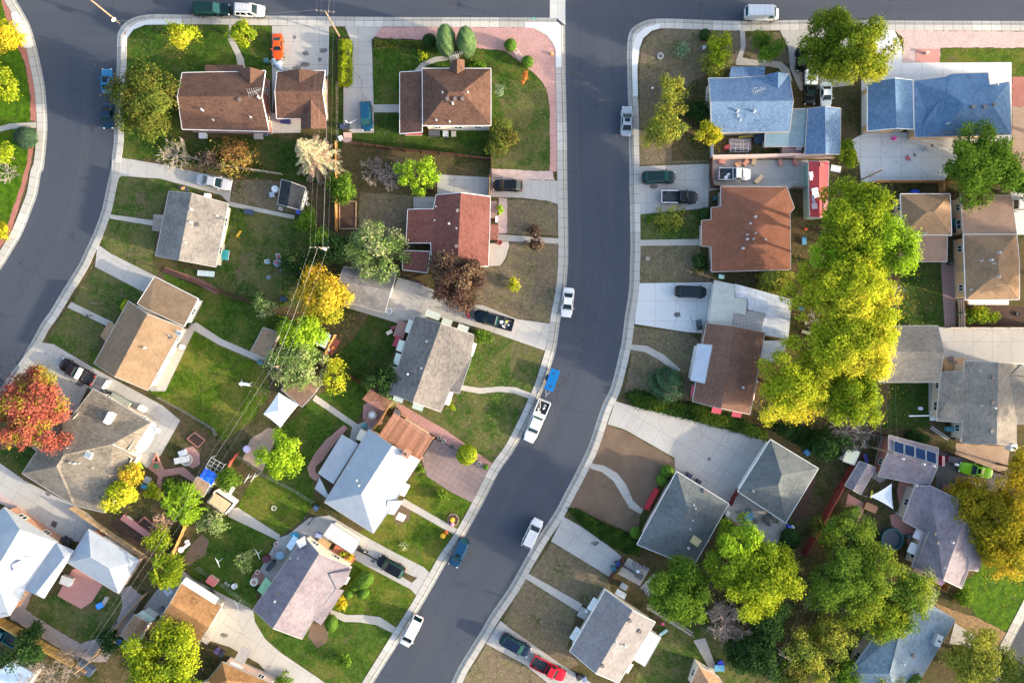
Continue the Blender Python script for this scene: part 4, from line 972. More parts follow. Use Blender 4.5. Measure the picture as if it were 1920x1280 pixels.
# long red roofed carport beside the tall green trees
root, rf = gable("long red metal roofed carport holding clutter on top", (1516,303), (1519,407), (1536,303), (1537,407), (1554,303), (1551,406), 2.6, 3.0, REDM, plain((.16,.26,.22), .8), cat='carport', name='carport', oh=.15, wins=False)
# ---------------------------------------------------------------- trees and shrubs
PAL = {
 'leafy':  leaf_mat((.100,.165,.016), (.225,.295,.030), (.34,.36,.03)),
 'feather':leaf_mat((.085,.165,.022), (.190,.300,.040), (.28,.34,.035)),
 'ivy':    leaf_mat((.035,.080,.018), (.080,.150,.028), (.13,.17,.02)),
 'green':  leaf_mat((0.083,0.173,0.021), (0.173,0.285,0.033)),
 'bright':  leaf_mat((0.209,0.380,0.023), (0.437,0.608,0.042)),
 'lime':   leaf_mat((.220,.310,.018), (.450,.510,.036), (.16,.26,.022)),
 'yellow':  leaf_mat((0.486,0.405,0.027), (0.756,0.594,0.047), (0.405,0.432,0.027)),
 'mixy':   leaf_mat((.320,.410,.020), (.520,.560,.040), (.74,.66,.06)),
 'gold':  leaf_mat((0.600,0.413,0.037), (0.775,0.537,0.062), (0.400,0.400,0.037)),
 'amber':  leaf_mat((.250,.225,.018), (.390,.345,.030), (.44,.32,.025)),
 'dark':  leaf_mat((0.030,0.074,0.024), (0.061,0.121,0.032)),
 'olive':  leaf_mat((.085,.130,.020), (.190,.235,.045), (.16,.15,.035)),
 'olivey':  leaf_mat((0.263,0.289,0.044), (0.455,0.438,0.070), (0.210,0.280,0.052)),
 'pale':   leaf_mat((.150,.250,.065), (.290,.400,.120), (.38,.40,.20)),
 'silver':  leaf_mat((0.408,0.432,0.264), (0.576,0.552,0.360), (0.480,0.324,0.240)),
 'sage':  leaf_mat((0.182,0.280,0.154), (0.280,0.364,0.210)),
 'juniper':leaf_mat((.035,.105,.065), (.080,.160,.090), (.14,.21,.08)),
 'spruce':  leaf_mat((0.090,0.195,0.083), (0.180,0.300,0.120), (0.300,0.375,0.150)),
 'purple':  leaf_mat((0.058,0.033,0.029), (0.130,0.081,0.065), (0.234,0.156,0.098)),
 'red':    leaf_mat((.330,.075,.060), (.520,.170,.120), (.34,.30,.04)),
 'rust':  leaf_mat((0.308,0.154,0.049), (0.420,0.224,0.084), (0.350,0.308,0.070)),
 'orange':  leaf_mat((0.600,0.204,0.048), (0.672,0.288,0.084)),
 'topiary':  leaf_mat((0.096,0.208,0.029), (0.160,0.288,0.045)),
 'brown':  leaf_mat((0.154,0.105,0.077), (0.252,0.182,0.140)),
}
TWIG = plain((.34,.29,.26), .95, .25, sc=8.); TWIG2 = plain((.42,.32,.29), .95, .25, sc=8.); TWIG3 = plain((.24,.2,.17), .95, .25, sc=8.)
def leaf_mesh(name, C, A, mat, parent, size, up=.35, rs=0, tint=None, asp=.62):
    """C: leaf centres (n,3), A: outward directions (n,3); tint (n,3)"""
    rng = np.random.default_rng(rs); n = len(C)
    N = A + rng.normal(0, .55, (n, 3)); N[:, 2] += up; N /= np.linalg.norm(N, axis=1)[:, None] + 1e-9
    T = np.cross(N, rng.normal(0, 1, (n, 3))); T /= np.linalg.norm(T, axis=1)[:, None] + 1e-9
    B = np.cross(N, T); s = (size*rng.uniform(.5, 1.5, n))[:, None]
    V = np.empty((n, 4, 3)); V[:, 0] = C - T*s; V[:, 1] = C + B*s*asp - N*s*.15; V[:, 2] = C + T*s; V[:, 3] = C - B*s*asp - N*s*.15
    V = V.reshape(-1, 3)
    me = bpy.data.meshes.new(name); me.vertices.add(4*n); me.vertices.foreach_set("co", V.astype(np.float32).ravel())
    me.loops.add(4*n); me.loops.foreach_set("vertex_index", np.arange(4*n, dtype=np.int32))
    me.polygons.add(n); me.polygons.foreach_set("loop_start", np.arange(0, 4*n, 4, dtype=np.int32)); me.polygons.foreach_set("loop_total", np.full(n, 4, np.int32))
    me.update(calc_edges=True)
    at = me.attributes.new("tint", 'FLOAT_COLOR', 'POINT'); col = np.ones((4*n, 4), np.float32); col[:, :3] = np.repeat(tint, 4, axis=0); at.data.foreach_set("color", col.ravel())
    me.materials.append(mat); o = bpy.data.objects.new(name, me); COL.objects.link(o)
    if parent: o.parent = parent
    return o
def limbs(mb, tips, base_r, z0, rng, lean=(0,0)):
    top = Vector((lean[0], lean[1], z0)); mb.tube((0,0,-.1), top*.5, base_r*1.15, base_r*.9, 8); mb.tube(top*.5, top, base_r*.9, base_r*.72, 8)
    for t in tips:
        t = Vector(t); m = top.lerp(t, .5) + Vector((rng.uniform(-.3,.3), rng.uniform(-.3,.3), rng.uniform(0,.5)))*min(1., base_r*3)
        mb.tube(top-Vector((0,0,.2)), m, base_r*.42, base_r*.22, 5, False); mb.tube(m, t, base_r*.22, base_r*.06, 5, False)
def tree(label, px, py, r, h, pal, name='tree', cat='tree', sq=.75, leaf=.155, dens=1., seed=None, group=None, trunk=True, clump=.34, ragged=.25, ry=1., rot=0., gaps=.0, dry=0., hue=None, lobes=None):
    """px,py: crown centre in the photo; r: crown radius in photo pixels; h: height in metres"""
    seed = abs(int(px*7+py*13)) if seed is None else seed
    rng = np.random.default_rng(seed); rd = random.Random(seed)
    r = 1.1*r/PX*(H-h*.7)/H; hz = max(h - r*sq, h*.45); c = W(px, py, h*.72)
    root = empty(name, (c.x, c.y, .11), 0, label, cat, group)
    n = int(12 + r*r*3.4); n = min(n, 150)
    nl = int(3 + r*.9); lob = [(np.array([0, 0, r*sq*.15]), .62)]
    for i in range(nl):
        a = 2*math.pi*(i + rng.uniform(-.35, .35))/nl; q = rng.uniform(.42, .66 + ragged*.25)
        lob.append((np.array([math.cos(a)*r*q, math.sin(a)*r*q*ry, r*sq*rng.uniform(-.35, .45)]), rng.uniform(.30, .52)))
    ctr = []; k = 0
    while len(ctr) < n and k < 4000:
        k += 1
        c0, lr = lob[rng.integers(len(lob))] if rng.random() < .75 else lob[0]
        d = rng.normal(0, 1, 3); d /= np.linalg.norm(d)
        if d[2] < -.5: continue
        rad = r*lr*rng.uniform(.55, 1.)**.6 * (1 - clump*.45) * (1 + ragged*rng.normal(0, .22))
        p = c0 + d*rad*np.array([1, ry, sq + .15])
        if gaps and rng.random() < gaps: continue
        ctr.append(p)
    ctr = np.array(ctr)
    if rot:
        a = R(rot); M = np.array([[math.cos(a), -math.sin(a), 0], [math.sin(a), math.cos(a), 0], [0,0,1]]); ctr = ctr @ M.T
    rc = r*clump*rng.uniform(.5, 1.05, len(ctr))*(1.45 if r < 2.6 else 1.); rc = np.clip(rc, .24, 1.25)
    cl_t = rng.random(len(ctr)); cl_h = rng.random(len(ctr)); cl_d = rng.uniform(.55, 1., len(ctr))
    if hue is not None:                  # one side of the crown has turned: hue = direction in degrees
        a = R(hue); s = (ctr[:, 0]*math.cos(a) + ctr[:, 1]*math.sin(a))/max(r, .1); cl_h = np.clip(.5 + s*.55 + rng.normal(0, .15, len(ctr)), 0, 1)
    Cs, As, Ts = [], [], []
    for i, p in enumerate(ctr):
        m = int(dens*rc[i]**2 * 3.0/(leaf*leaf))
        m = max(12, min(m, 1500))
        d = rng.normal(0, 1, (m, 3)); d /= np.linalg.norm(d, axis=1)[:, None]
        rr = rng.uniform(.35, 1., (m, 1))**.55 * (1 + rng.normal(0, .2, (m, 1)))
        q = p + d*rr*rc[i]*np.array([1, 1, .8])
        Cs.append(q); As.append(d*.6 + p/(np.linalg.norm(p)+.1)*.5)
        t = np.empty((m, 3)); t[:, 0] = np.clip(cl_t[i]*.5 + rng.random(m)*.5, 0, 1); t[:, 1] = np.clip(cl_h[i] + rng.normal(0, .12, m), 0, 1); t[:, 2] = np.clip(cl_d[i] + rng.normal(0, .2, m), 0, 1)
        Ts.append(t)
    C = np.concatenate(Cs); A = np.concatenate(As); T = np.concatenate(Ts); C[:, 2] += hz
    keep = C[:, 2] > .08; C, A, T = C[keep], A[keep], T[keep]
    leaf_mesh('crown' if trunk else 'foliage', C, A, PAL[pal], root, leaf, rs=seed, tint=T)
    if trunk:
        mb = MB(); tips = [tuple(ctr[i] + np.array([0, 0, hz])) for i in rng.permutation(len(ctr))[:min(26, len(ctr))]]
        limbs(mb, tips, max(.07, r*.062), max(.5, hz - r*sq*.75), rd); mb.build('trunk', BARK, root, smooth=50)
    return root
def ball(label, px, py, r, h, pal, name='shrub', cat='shrub', rx=None, ry=None, rot=0., lumps=.06, n=2600, leaf=.09, group=None, tall=False, top=None, zc=None):
    """clipped shrub or dense upright evergreen: leaves over a solid twiggy core"""
    seed = int(px*5+py*11); rng = np.random.default_rng(seed)
    hc = h*.5 if zc is None else zc; c = W(px, py, h*.55); a = (rx or r)/PX; b = (ry or r)/PX; e = h/2
    root = empty(name, (c.x, c.y, .11), R(rot), label, cat, group)
    d = rng.normal(0, 1, (n, 3)); d /= np.linalg.norm(d, axis=1)[:, None]
    ph = rng.uniform(0, 6.3, (6,)); fr = rng.uniform(2, 7, (6, 3))
    lump = sum(np.sin(d @ fr[i] * 1.3 + ph[i]) for i in range(6))/6
    tp = 1 - np.clip(d[:, 2], 0, 1)*(.28 if tall else 0.)
    C = d*np.array([a, b, e])*(1 + lumps*lump + rng.normal(0, .03, n))[:, None]*rng.uniform(.9, 1.02, (n, 1)); C[:, :2] *= tp[:, None]
    C[:, 2] += e; C[:, 2] = np.maximum(C[:, 2], .04)
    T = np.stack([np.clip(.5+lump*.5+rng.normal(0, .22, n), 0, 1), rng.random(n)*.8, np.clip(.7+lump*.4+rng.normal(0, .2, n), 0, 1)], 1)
    leaf_mesh('foliage', C, d, PAL[pal], root, leaf, rs=seed, tint=T)
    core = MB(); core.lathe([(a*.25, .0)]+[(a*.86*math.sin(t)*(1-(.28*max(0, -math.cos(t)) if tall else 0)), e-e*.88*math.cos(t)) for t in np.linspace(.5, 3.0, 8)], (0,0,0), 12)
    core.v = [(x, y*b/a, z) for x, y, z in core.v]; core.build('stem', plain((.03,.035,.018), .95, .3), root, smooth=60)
    return root
def bare(label, px, py, r, h, mat=TWIG, name='bare_tree', cat='tree', n=9, depth=4, seed=None, group=None, fine=.02, leafpal=None, leafn=0):
    seed = abs(int(px*3+py*17)) if seed is None else seed; rd = random.Random(seed); rng = np.random.default_rng(seed)
    r = r/PX*(H-h*.7)/H; c = W(px, py, h*.6); root = empty(name, (c.x, c.y, .11), 0, label, cat, group)
    mb = MB(); ends = []
    def grow(p, d, l, rad, k):
        q = p + d*l; m = p.lerp(q, .5) + Vector((rd.gauss(0, .06), rd.gauss(0, .06), rd.gauss(0, .05)))*l
        mb.tube(p, m, rad, rad*.8, 4 if k > 2 else 3, False); mb.tube(m, q, rad*.8, rad*.55, 4 if k > 2 else 3, False)
        if k == 0: ends.append(tuple(q)); return
        for _ in range(rd.choice((2,3,3))):
            e = (d + Vector((rd.gauss(0, .55), rd.gauss(0, .55), rd.gauss(.05, .4)))).normalized()
            grow(p.lerp(q, rd.uniform(.55, 1)), e, l*rd.uniform(.55, .85), max(fine, rad*.55), k-1)
    l0 = r/2.1
    mb.tube((0,0,-.1), (0,0,h*.22), .05+r*.03, .04+r*.028, 7)
    for i in range(n):
        a = 2*math.pi*(i+rd.random()*.6)/n; el = rd.uniform(.15, 1.1)
        grow(Vector((0,0,h*.2)), Vector((math.cos(a)*math.cos(el), math.sin(a)*math.cos(el), math.sin(el)*h/max(r*2, .1))).normalized(), l0*rd.uniform(.75, 1.15), .03+r*.012, depth)
    mb.build('branches', mat, root)
    if leafpal:
        E = np.array(ends); C = E[rng.integers(0, len(E), leafn)] + rng.normal(0, .18, (leafn, 3)); C[:, 2] = np.maximum(C[:, 2], .1)
        leaf_mesh('foliage', C, rng.normal(0, 1, (leafn, 3)), PAL[leafpal], root, .13, rs=seed, tint=rng.random((leafn, 3))*np.array([1,1,.6])+np.array([0,0,.4]))
    return root
def palmy(label, px, py, r, h, pal, name='tree', cat='tree', fronds=42, seed=5):
    """tree of heaven: long drooping leaf sprays radiating from branch ends"""
    rng = np.random.default_rng(seed); r = r/PX; c = W(px, py, h*.7); root = empty(name, (c.x, c.y, .11), 0, label, cat)
    Cs, As, Ts = [], [], []; mb = MB(); rd = random.Random(seed)
    for k in range(fronds):
        a = rng.uniform(0, 6.283); rad = r*math.sqrt(rng.random())*.6; hub = np.array([math.cos(a)*rad, math.sin(a)*rad, h*rng.uniform(.62, .95)])
        if k % 3 == 0: mb.tube((0,0,h*.4), tuple(hub), .05, .02, 4, False)
        for j in range(7):
            b = a + rng.normal(0, 1.1); L = r*rng.uniform(.32, .52); m = 26; t = np.linspace(.1, 1, m)
            q = hub + np.stack([np.cos(b)*L*t, np.sin(b)*L*t, .25*L*t - .6*L*t*t], 1) + rng.normal(0, .035, (m, 3))
            Cs.append(q); As.append(np.tile([0, 0, 1.], (m, 1))); tt = np.stack([np.full(m, rng.random()), np.full(m, rng.random()), np.clip(rng.normal(.8, .2, m), 0, 1)], 1); Ts.append(tt)
    leaf_mesh('crown', np.concatenate(Cs), np.concatenate(As), PAL[pal], root, .14, up=1., rs=seed, tint=np.concatenate(Ts), asp=.5)
    mb.tube((0,0,-.1), (0,0,h*.45), .14, .09, 7); mb.build('trunk', BARK, root); return root
def conifer(label, px, py, r, h, pal, name='spruce_tree', cat='tree'):
    """px,py: foot of the trunk in the photo; tiers of drooping branch sprays"""
    rng = np.random.default_rng(int(px)); c = W(px, py, .1); root = empty(name, (c.x, c.y, .11), 0, label, cat); Cs, As, Ts = [], [], []; mb = MB(); mb.tube((0,0,-.1), (0,0,h*.97), .2, .03, 8)
    for k in range(26):
        t = k/25; z = .5 + t*(h-.7); rr = r*(1-t)**.8*rng.uniform(.8, 1.1) + .12; nb = int(6 + 9*(1-t))
        for j in range(nb):
            a = 2*math.pi*(j+rng.random()*.8)/nb + k; L = rr*rng.uniform(.75, 1.12); m = int(28+70*L); u = rng.random(m)**.7
            w = .10 + .32*L/r*1.5*(1-u)*.9; q = np.stack([np.cos(a)*L*u - np.sin(a)*w*rng.normal(0, .7, m), np.sin(a)*L*u + np.cos(a)*w*rng.normal(0, .7, m), z - .38*L*u*u + rng.normal(0, .07, m)], 1)
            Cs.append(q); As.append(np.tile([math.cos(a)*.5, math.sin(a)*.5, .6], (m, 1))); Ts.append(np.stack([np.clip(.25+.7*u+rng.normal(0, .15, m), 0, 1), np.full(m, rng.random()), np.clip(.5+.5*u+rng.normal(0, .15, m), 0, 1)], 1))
            if j % 2 == 0: mb.tube((0,0,z), (math.cos(a)*L*.8, math.sin(a)*L*.8, z-.25*L), .035, .012, 4, False)
    leaf_mesh('crown', np.concatenate(Cs), np.concatenate(As), PAL[pal], root, .10, rs=3, tint=np.concatenate(Ts), asp=.35); mb.build('trunk', BARK, root); return root
def hedge(label, pts, h, pal, name='hedge', cat='hedge', n=5000, leaf=.12, lumps=.3, kind=None, wild=.15, hmin=.1):
    """low planting or hedge filling a polygon given in photo pixels"""
    q = [W(x, y, h*.6).to_2d() for x, y in P(pts)]; c = sum(q, Vector((0,0)))/len(q)
    seed = abs(int(c.x*31+c.y*7)); rng = np.random.default_rng(seed)
    xs = [v.x for v in q]; ys = [v.y for v in q]; poly = [(v.x, v.y) for v in q]; out = []
    while len(out) < n:
        x, y = rng.uniform(min(xs), max(xs)), rng.uniform(min(ys), max(ys))
        if inside(x, y, poly): out.append((x, y))
    X = np.array(out); ph = rng.uniform(0, 6.3, 8); fr = rng.normal(0, 1.6, (8, 2))
    l = sum(np.sin(X @ fr[i] + ph[i]) for i in range(8))/4
    ed = np.array([min((Vector(p)-a.lerp(b, max(0, min(1, (Vector(p)-a).dot(b-a)/max((b-a).length_squared, 1e-6))))).length for a, b in zip(q, q[1:]+q[:1])) for p in out])
    env = np.clip(ed/(h*.45), 0, 1)**.5
    z = (h*(1-lumps + lumps*np.clip(.5+l*.5, 0, 1)))*env*rng.uniform(.55, 1., n)**.4 + rng.normal(0, .03, n)
    C = np.stack([X[:, 0]-c.x + rng.normal(0, wild*.5, n), X[:, 1]-c.y + rng.normal(0, wild*.5, n), np.maximum(z, .03)], 1)
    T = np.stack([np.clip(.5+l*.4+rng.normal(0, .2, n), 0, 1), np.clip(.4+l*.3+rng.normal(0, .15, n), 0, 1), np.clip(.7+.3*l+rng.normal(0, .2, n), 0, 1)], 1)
    root = empty(name, (c.x, c.y, .11), 0, label, cat)
    if kind: root['kind'] = kind
    leaf_mesh('foliage', C, rng.normal(0, .6, (n, 3)), PAL[pal], root, leaf, up=.9, rs=seed, tint=T)
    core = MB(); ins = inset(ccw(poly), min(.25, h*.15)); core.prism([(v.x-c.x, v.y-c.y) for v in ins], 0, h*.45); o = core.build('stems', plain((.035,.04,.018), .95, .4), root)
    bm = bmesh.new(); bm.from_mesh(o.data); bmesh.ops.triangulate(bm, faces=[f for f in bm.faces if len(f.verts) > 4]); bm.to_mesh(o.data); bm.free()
    return root

# left block, island lawn
tree("small yellow tree cut by the left edge, beside the top white ramp", 6, 62, 27, 4, 'yellow', leaf=.15)
tree("yellow green tree at the left edge above the curved footpath", 4, 158, 27, 4.2, 'lime', leaf=.15)
ball("round teal evergreen shrub beside the left footpath", 47, 258, 22, 2.0, 'juniper', lumps=.12)
tree("lime tree cut by the left edge below the teal shrub", 2, 288, 22, 4, 'lime', leaf=.15)
bare("bare pale bush at the left edge", 10, 322, 24, 1.8, n=8, depth=3)
tree("little yellow bush at the left edge by the kerb bend", -4, 432, 18, 2.0, 'yellow', 'bush', 'bush', trunk=False)
# middle block
tree("small tree half yellow half lime on the corner lawn", 340, 62, 25, 4, 'mixy', leaf=.15, hue=-100, dens=1.3)
tree("round lime yellow tree beside the curved front path", 457, 63, 23, 4, 'lime', leaf=.15, dens=1.4)
tree("big dark olive tree overhanging the two blue parked cars", 268, 182, 61, 8, 'olive', dens=1.2, ragged=.3)
tree("small dark tree at the corner of the brown brick house", 318, 168, 22, 5, 'olive', dens=.8)
bare("bare whitish bush behind the brown brick house", 326, 290, 30, 2.6, TWIG, 'bush', 'bush', n=12, leafpal='olivey', leafn=160)
tree("sparse rusty bush behind the brown brick house", 440, 292, 40, 2.8, 'rust', 'bush', 'bush', dens=.3, gaps=.3, trunk=True)
tree("sparse rusty bush between the brick house and silver sedan", 395, 300, 22, 2.2, 'brown', 'bush', 'bush', dens=.35)
conifer("tall pale silver spruce leaning over the black roofed shed", 603, 306, 3.9, 12.0, 'silver')
tree("round bright green tree under the power lines", 643, 352, 25, 4.5, 'green', dens=1.3)
tree("spiky lime green tree at the brown fence corner", 786, 325, 34, 5, 'bright', ragged=.55, clump=.28, dens=1.2)
for x, y, lb in ((700, 318, "leftmost of three bare brown bushes in a row"), (730, 328, "middle of three bare brown bushes in a row"), (762, 318, "bare brown bush touching the spiky lime tree")):
    bare(lb, x, y, 26, 2.2, TWIG3 if x != 730 else TWIG2, 'bush', 'bush', n=12, depth=4, group="dead brown bushes by the fence")
tree("wide grey green feathery tree over the grey garage", 700, 468, 55, 7, 'pale', ragged=.4, clump=.3, dens=.8, gaps=.1)
bare("dead pale branches in the top of the feathery tree", 690, 448, 34, 6.6, TWIG2, 'dead_branches', 'branches', n=7, depth=3)
tree("dark green tree around the middle utility pole", 624, 462, 34, 5.5, 'dark', dens=1.)
tree("green yellow tree top beside the middle utility pole", 606, 448, 18, 5.2, 'green', dens=1.)
tree("small green tree at the end of the shed path", 572, 418, 22, 3.4, 'green')
tree("dark green tree beside the round garden table", 556, 488, 32, 4, 'dark', sq=.6)
tree("golden yellow tree by the grey garage roof", 603, 552, 52, 7, 'gold', dens=1.25, ragged=.35, hue=-60)
tree("bright green tree below the golden tree", 562, 636, 40, 6, 'bright', dens=1.2)
tree("wide pale green tree over the brown roofed garage", 553, 690, 48, 6.5, 'pale', ragged=.4, clump=.3, dens=.9)
tree("open yellow green tree right of the brown roofed garage", 625, 706, 32, 4.5, 'mixy', dens=.55, gaps=.2, ragged=.4)
tree("dark green tree against the grey gabled house", 718, 712, 32, 4.2, 'dark', dens=1.)
tree("light green shrub beside the red slatted pergola", 730, 742, 18, 2, 'pale', 'shrub', 'shrub', trunk=False)
tree("dark purple leaved tree at the red house's corner", 850, 521, 54, 7.5, 'purple', dens=1.2, ragged=.25)
tree("small pale green tree by the long garden fence", 494, 571, 20, 3.4, 'pale', hue=-60)
tree("round lime green tree on the lawn behind the white roofed house", 526, 857, 38, 5.5, 'bright', dens=1.3, ragged=.2)
ball("little lime tree on the red paver strip", 875, 852, 19, 2.6, 'lime', 'tree', 'tree', lumps=.15, leaf=.13)
tree("yellow green tree casting shade on the taupe roof", 226, 922, 27, 5, 'mixy', hue=-70, dens=1.2)
tree("small golden tree at the taupe house's corner", 250, 890, 21, 4.5, 'gold', dens=1., seed=77)
tree("large red maple at the left edge", 44, 762, 74, 10, 'red', dens=1.15, ragged=.35, clump=.28)
palmy("tree with long lime fronds beside the tan roofed shed", 347, 943, 40, 5, 'bright')
tree("pale yellowish shrub below the striped shed", 392, 977, 27, 3, 'pale', dens=.8)
tree("green shrub beside the blue tarpaulin", 424, 895, 22, 3, 'green', 'shrub', 'shrub', trunk=True)
tree("dark shrub in the bed left of the blue tarpaulin", 316, 913, 16, 2, 'green', 'shrub', 'shrub', trunk=False)
tree("lime shrub by the garden path below the taupe house", 287, 920, 16, 2.2, 'lime', 'shrub', 'shrub', trunk=False)
bare("peach coloured dead bush beside the red planter", 302, 983, 22, 2, plain((.55,.36,.25), .9, .2), 'bush', 'bush', n=14)
tree("lime shrub between the dead bush and the alley", 297, 1013, 22, 3.2, 'lime', 'shrub', 'shrub', dens=1.2)
palmy("sprawling yellow green tree over the alley fence", 312, 1070, 38, 4.5, 'lime', seed=9)
tree("large bright lime tree at the bottom left", 300, 1243, 68, 9, 'lime', dens=1.1, ragged=.4)
tree("dark bush against the golden plank fence", 66, 1183, 17, 2.4, 'dark', 'bush', 'bush', trunk=False)
tree("dark green tree over the pale blue sheet roof", 46, 1222, 34, 4.6, 'dark', dens=1.)
bare("tangled grey bare tree in the bottom left corner", 82, 1272, 46, 4.0, TWIG3, n=12, depth=5)
bare("dark bare bush near the bottom left utility pole", 130, 1235, 28, 3, TWIG3, 'bush', 'bush', n=9, depth=4)
tree("dark green bush by the alley at the bottom left", 205, 1205, 24, 2.6, 'dark', 'bush', 'bush', trunk=False)
tree("small open tree on the clothesline lawn", 456, 1050, 20, 2.8, 'pale', dens=.5, gaps=.2)
tree("green shrub on the lawn near the bottom centre", 646, 1243, 15, 1.8, 'green', 'shrub', 'shrub', trunk=False)
tree("green ground shrub at the foot of the pink walls", 530, 1278, 14, 1.5, 'green', 'shrub', 'shrub', trunk=False)
ball("large kidney shaped clipped bush before the mauve house", 681, 1088, 17, 1.7, 'topiary', rx=15, ry=21, rot=-55, lumps=.05, n=4500)
ball("flat clipped bush touching the kidney shaped bush", 667, 1098, 12, 1.3, 'topiary', rx=16, ry=10, rot=30, n=2600)
ball("egg shaped clipped bush below the kidney shaped bush", 681, 1112, 10, 1.4, 'topiary', rx=9, ry=12, rot=-50)
ball("small clipped bush against the mauve house's porch", 654, 1112, 9, 1.3, 'topiary')
ball("tall oval bush at the end of the mauve house's porch", 621, 1168, 14, 1.8, 'topiary', rx=12, ry=16)
tree("yellow flowering bush against the mauve house", 639, 1131, 14, 1.4, 'yellow', 'bush', 'bush', trunk=False, hue=-90)
bare("spiky pale yucca on the lawn by the black car", 758, 1023, 12, .9, plain((.4,.42,.2), .9), 'yucca', 'plant', n=14, depth=2)
ball("left one of the two tall blue green arborvitae", 836, 74, 18, 7.2, 'spruce', 'arborvitae', 'tree', rx=17.5, ry=25, lumps=.07, n=9000, tall=True, leaf=.1)
ball("right one of the two tall blue green arborvitae", 874, 77, 18, 7.0, 'spruce', 'arborvitae', 'tree', rx=18, ry=24, lumps=.07, n=9000, tall=True, leaf=.1)
ball("dark green ball shrub left of the arborvitae", 805, 77, 13, 2.0, 'dark')
ball("bright green ball shrub above the white bench frame", 957, 85, 11.5, 1.8, 'topiary')
ball("green ball shrub below the white bench frame", 989, 116, 11, 1.7, 'topiary')
tree("low green bush under the chimney of the cream walled house", 892, 123, 17, 1.2, 'green', 'bush', 'bush', ry=.5, trunk=False)
tree("pale mint sapling on the corner lawn", 936, 172, 11, 2.4, 'sage', 'sapling', 'tree', ry=1.2, dens=1.2)
tree("small orange sapling on the corner lawn", 984, 148, 9, 2.0, 'orange', 'sapling', 'tree', ry=1.5, dens=.8)
tree("olive yellow bush at the back corner of the cream walled house", 938, 255, 27, 3, 'olive', 'bush', 'bush', dens=.8, ry=1.25, hue=-40)
tree("little yellow bush beside the arborvitae's lawn post", 791, 105, 9, 1.2, 'mixy', 'bush', 'bush', trunk=False)
tree("small yellow green bush in the dry front lawn", 963, 533, 14, 1.4, 'mixy', 'bush', 'bush', trunk=False, dens=.7)
tree("dark maroon bush above the straight front path", 1003, 433, 15, 1.4, 'purple', 'bush', 'bush', trunk=False, ry=.7)
tree("dark maroon bush below the straight front path", 1003, 457, 15, 1.4, 'purple', 'bush', 'bush', trunk=False, ry=.7)
tree("narrow lime bush beside the red house's porch", 938, 392, 8, 1.2, 'bright', 'bush', 'bush', trunk=False, ry=1.5)
tree("green bush beside the black pickup's driveway", 905, 630, 15, 1.6, 'green', 'bush', 'bush', trunk=False)
tree("green shrub in the lawn below the stamped purple drive", 826, 930, 15, 1., 'green', 'shrub', 'shrub', trunk=False, dens=.7)
tree("leafy green shrub at the white roofed house's corner", 785, 878, 13, 1.3, 'green', 'shrub', 'shrub', trunk=False)
ball("tiny ball shrub near the end of the red paver strip", 911, 875, 5, .8, 'topiary', n=700)
tree("lime shrub squeezed between awnings of the grey gabled house", 846, 757, 11, 1.3, 'lime', 'shrub', 'shrub', trunk=False)
tree("yellow shrub at the foot of the tan gabled house", 233, 573, 9, 1.2, 'mixy', 'shrub', 'shrub', trunk=False)
hedge("tall lime green hedge between the two driveways", "632,72 640,68 657,72 657,150 650,158 632,156", 2.4, 'lime', n=6500, leaf=.12, lumps=.4)
hedge("low flower bed hedge along the pink gravel", "700,73 800,76 802,88 702,88", .8, 'olive', n=1800)
hedge("row of low plants behind the grey gabled house's wall", "432,390 440,392 424,460 416,458", .5, 'green', n=800, name='plants', cat='plants')
# right block
tree("wide sparse olive tree, upper part, on the dry corner lot", 1262, 172, 34, 5.5, 'olivey', dens=.75, gaps=.1, ragged=.4)
tree("wide sparse olive tree, lower part, on the dry corner lot", 1248, 238, 40, 5.5, 'olivey', dens=.85, ragged=.4)
tree("yellow green tree left of the blue house's path", 1356, 88, 31, 4.5, 'lime', dens=.85, ragged=.35)
tree("thin yellowing shrub below that path side tree", 1342, 118, 24, 3, 'olivey', 'shrub', 'shrub', dens=.5, gaps=.2)
tree("green tree inside the loop of the blue house's path", 1443, 87, 32, 4.5, 'green', dens=.85, ragged=.35, hue=-90)
tree("dark green shrub on the blue house's left wall", 1309, 206, 22, 2.8, 'dark', 'shrub', 'shrub')
tree("small yellow tree at the blue house's lower left corner", 1331, 250, 21, 4, 'yellow', dens=1.2, leaf=.14)
tree("pale sage bush on the dry corner lot", 1282, 96, 17, 1.4, 'sage', 'bush', 'bush', trunk=False, dens=.5)
ball("dark little bush by the corner lot's pavement", 1322, 66, 11, 1.2, 'dark', n=900, leaf=.12)
tree("very tall bright green tree over the top right driveway", 1598, 85, 74, 11, 'leafy', dens=1.2, ragged=.4, clump=.26, hue=-60)
tree("darker green lower branches beside the very tall tree", 1545, 100, 42, 7, 'green', dens=1., seed=41)
tree("small yellow green tree at the narrow blue garage's corner", 1586, 290, 20, 3.2, 'lime', dens=1., ragged=.4)
tree("large deep green tree over the tan house wing", 1852, 305, 66, 9, 'green', dens=1.25, ragged=.35)
tree("deep green tree cut by the right edge above the tan house", 1915, 345, 30, 7, 'green', dens=1.1)
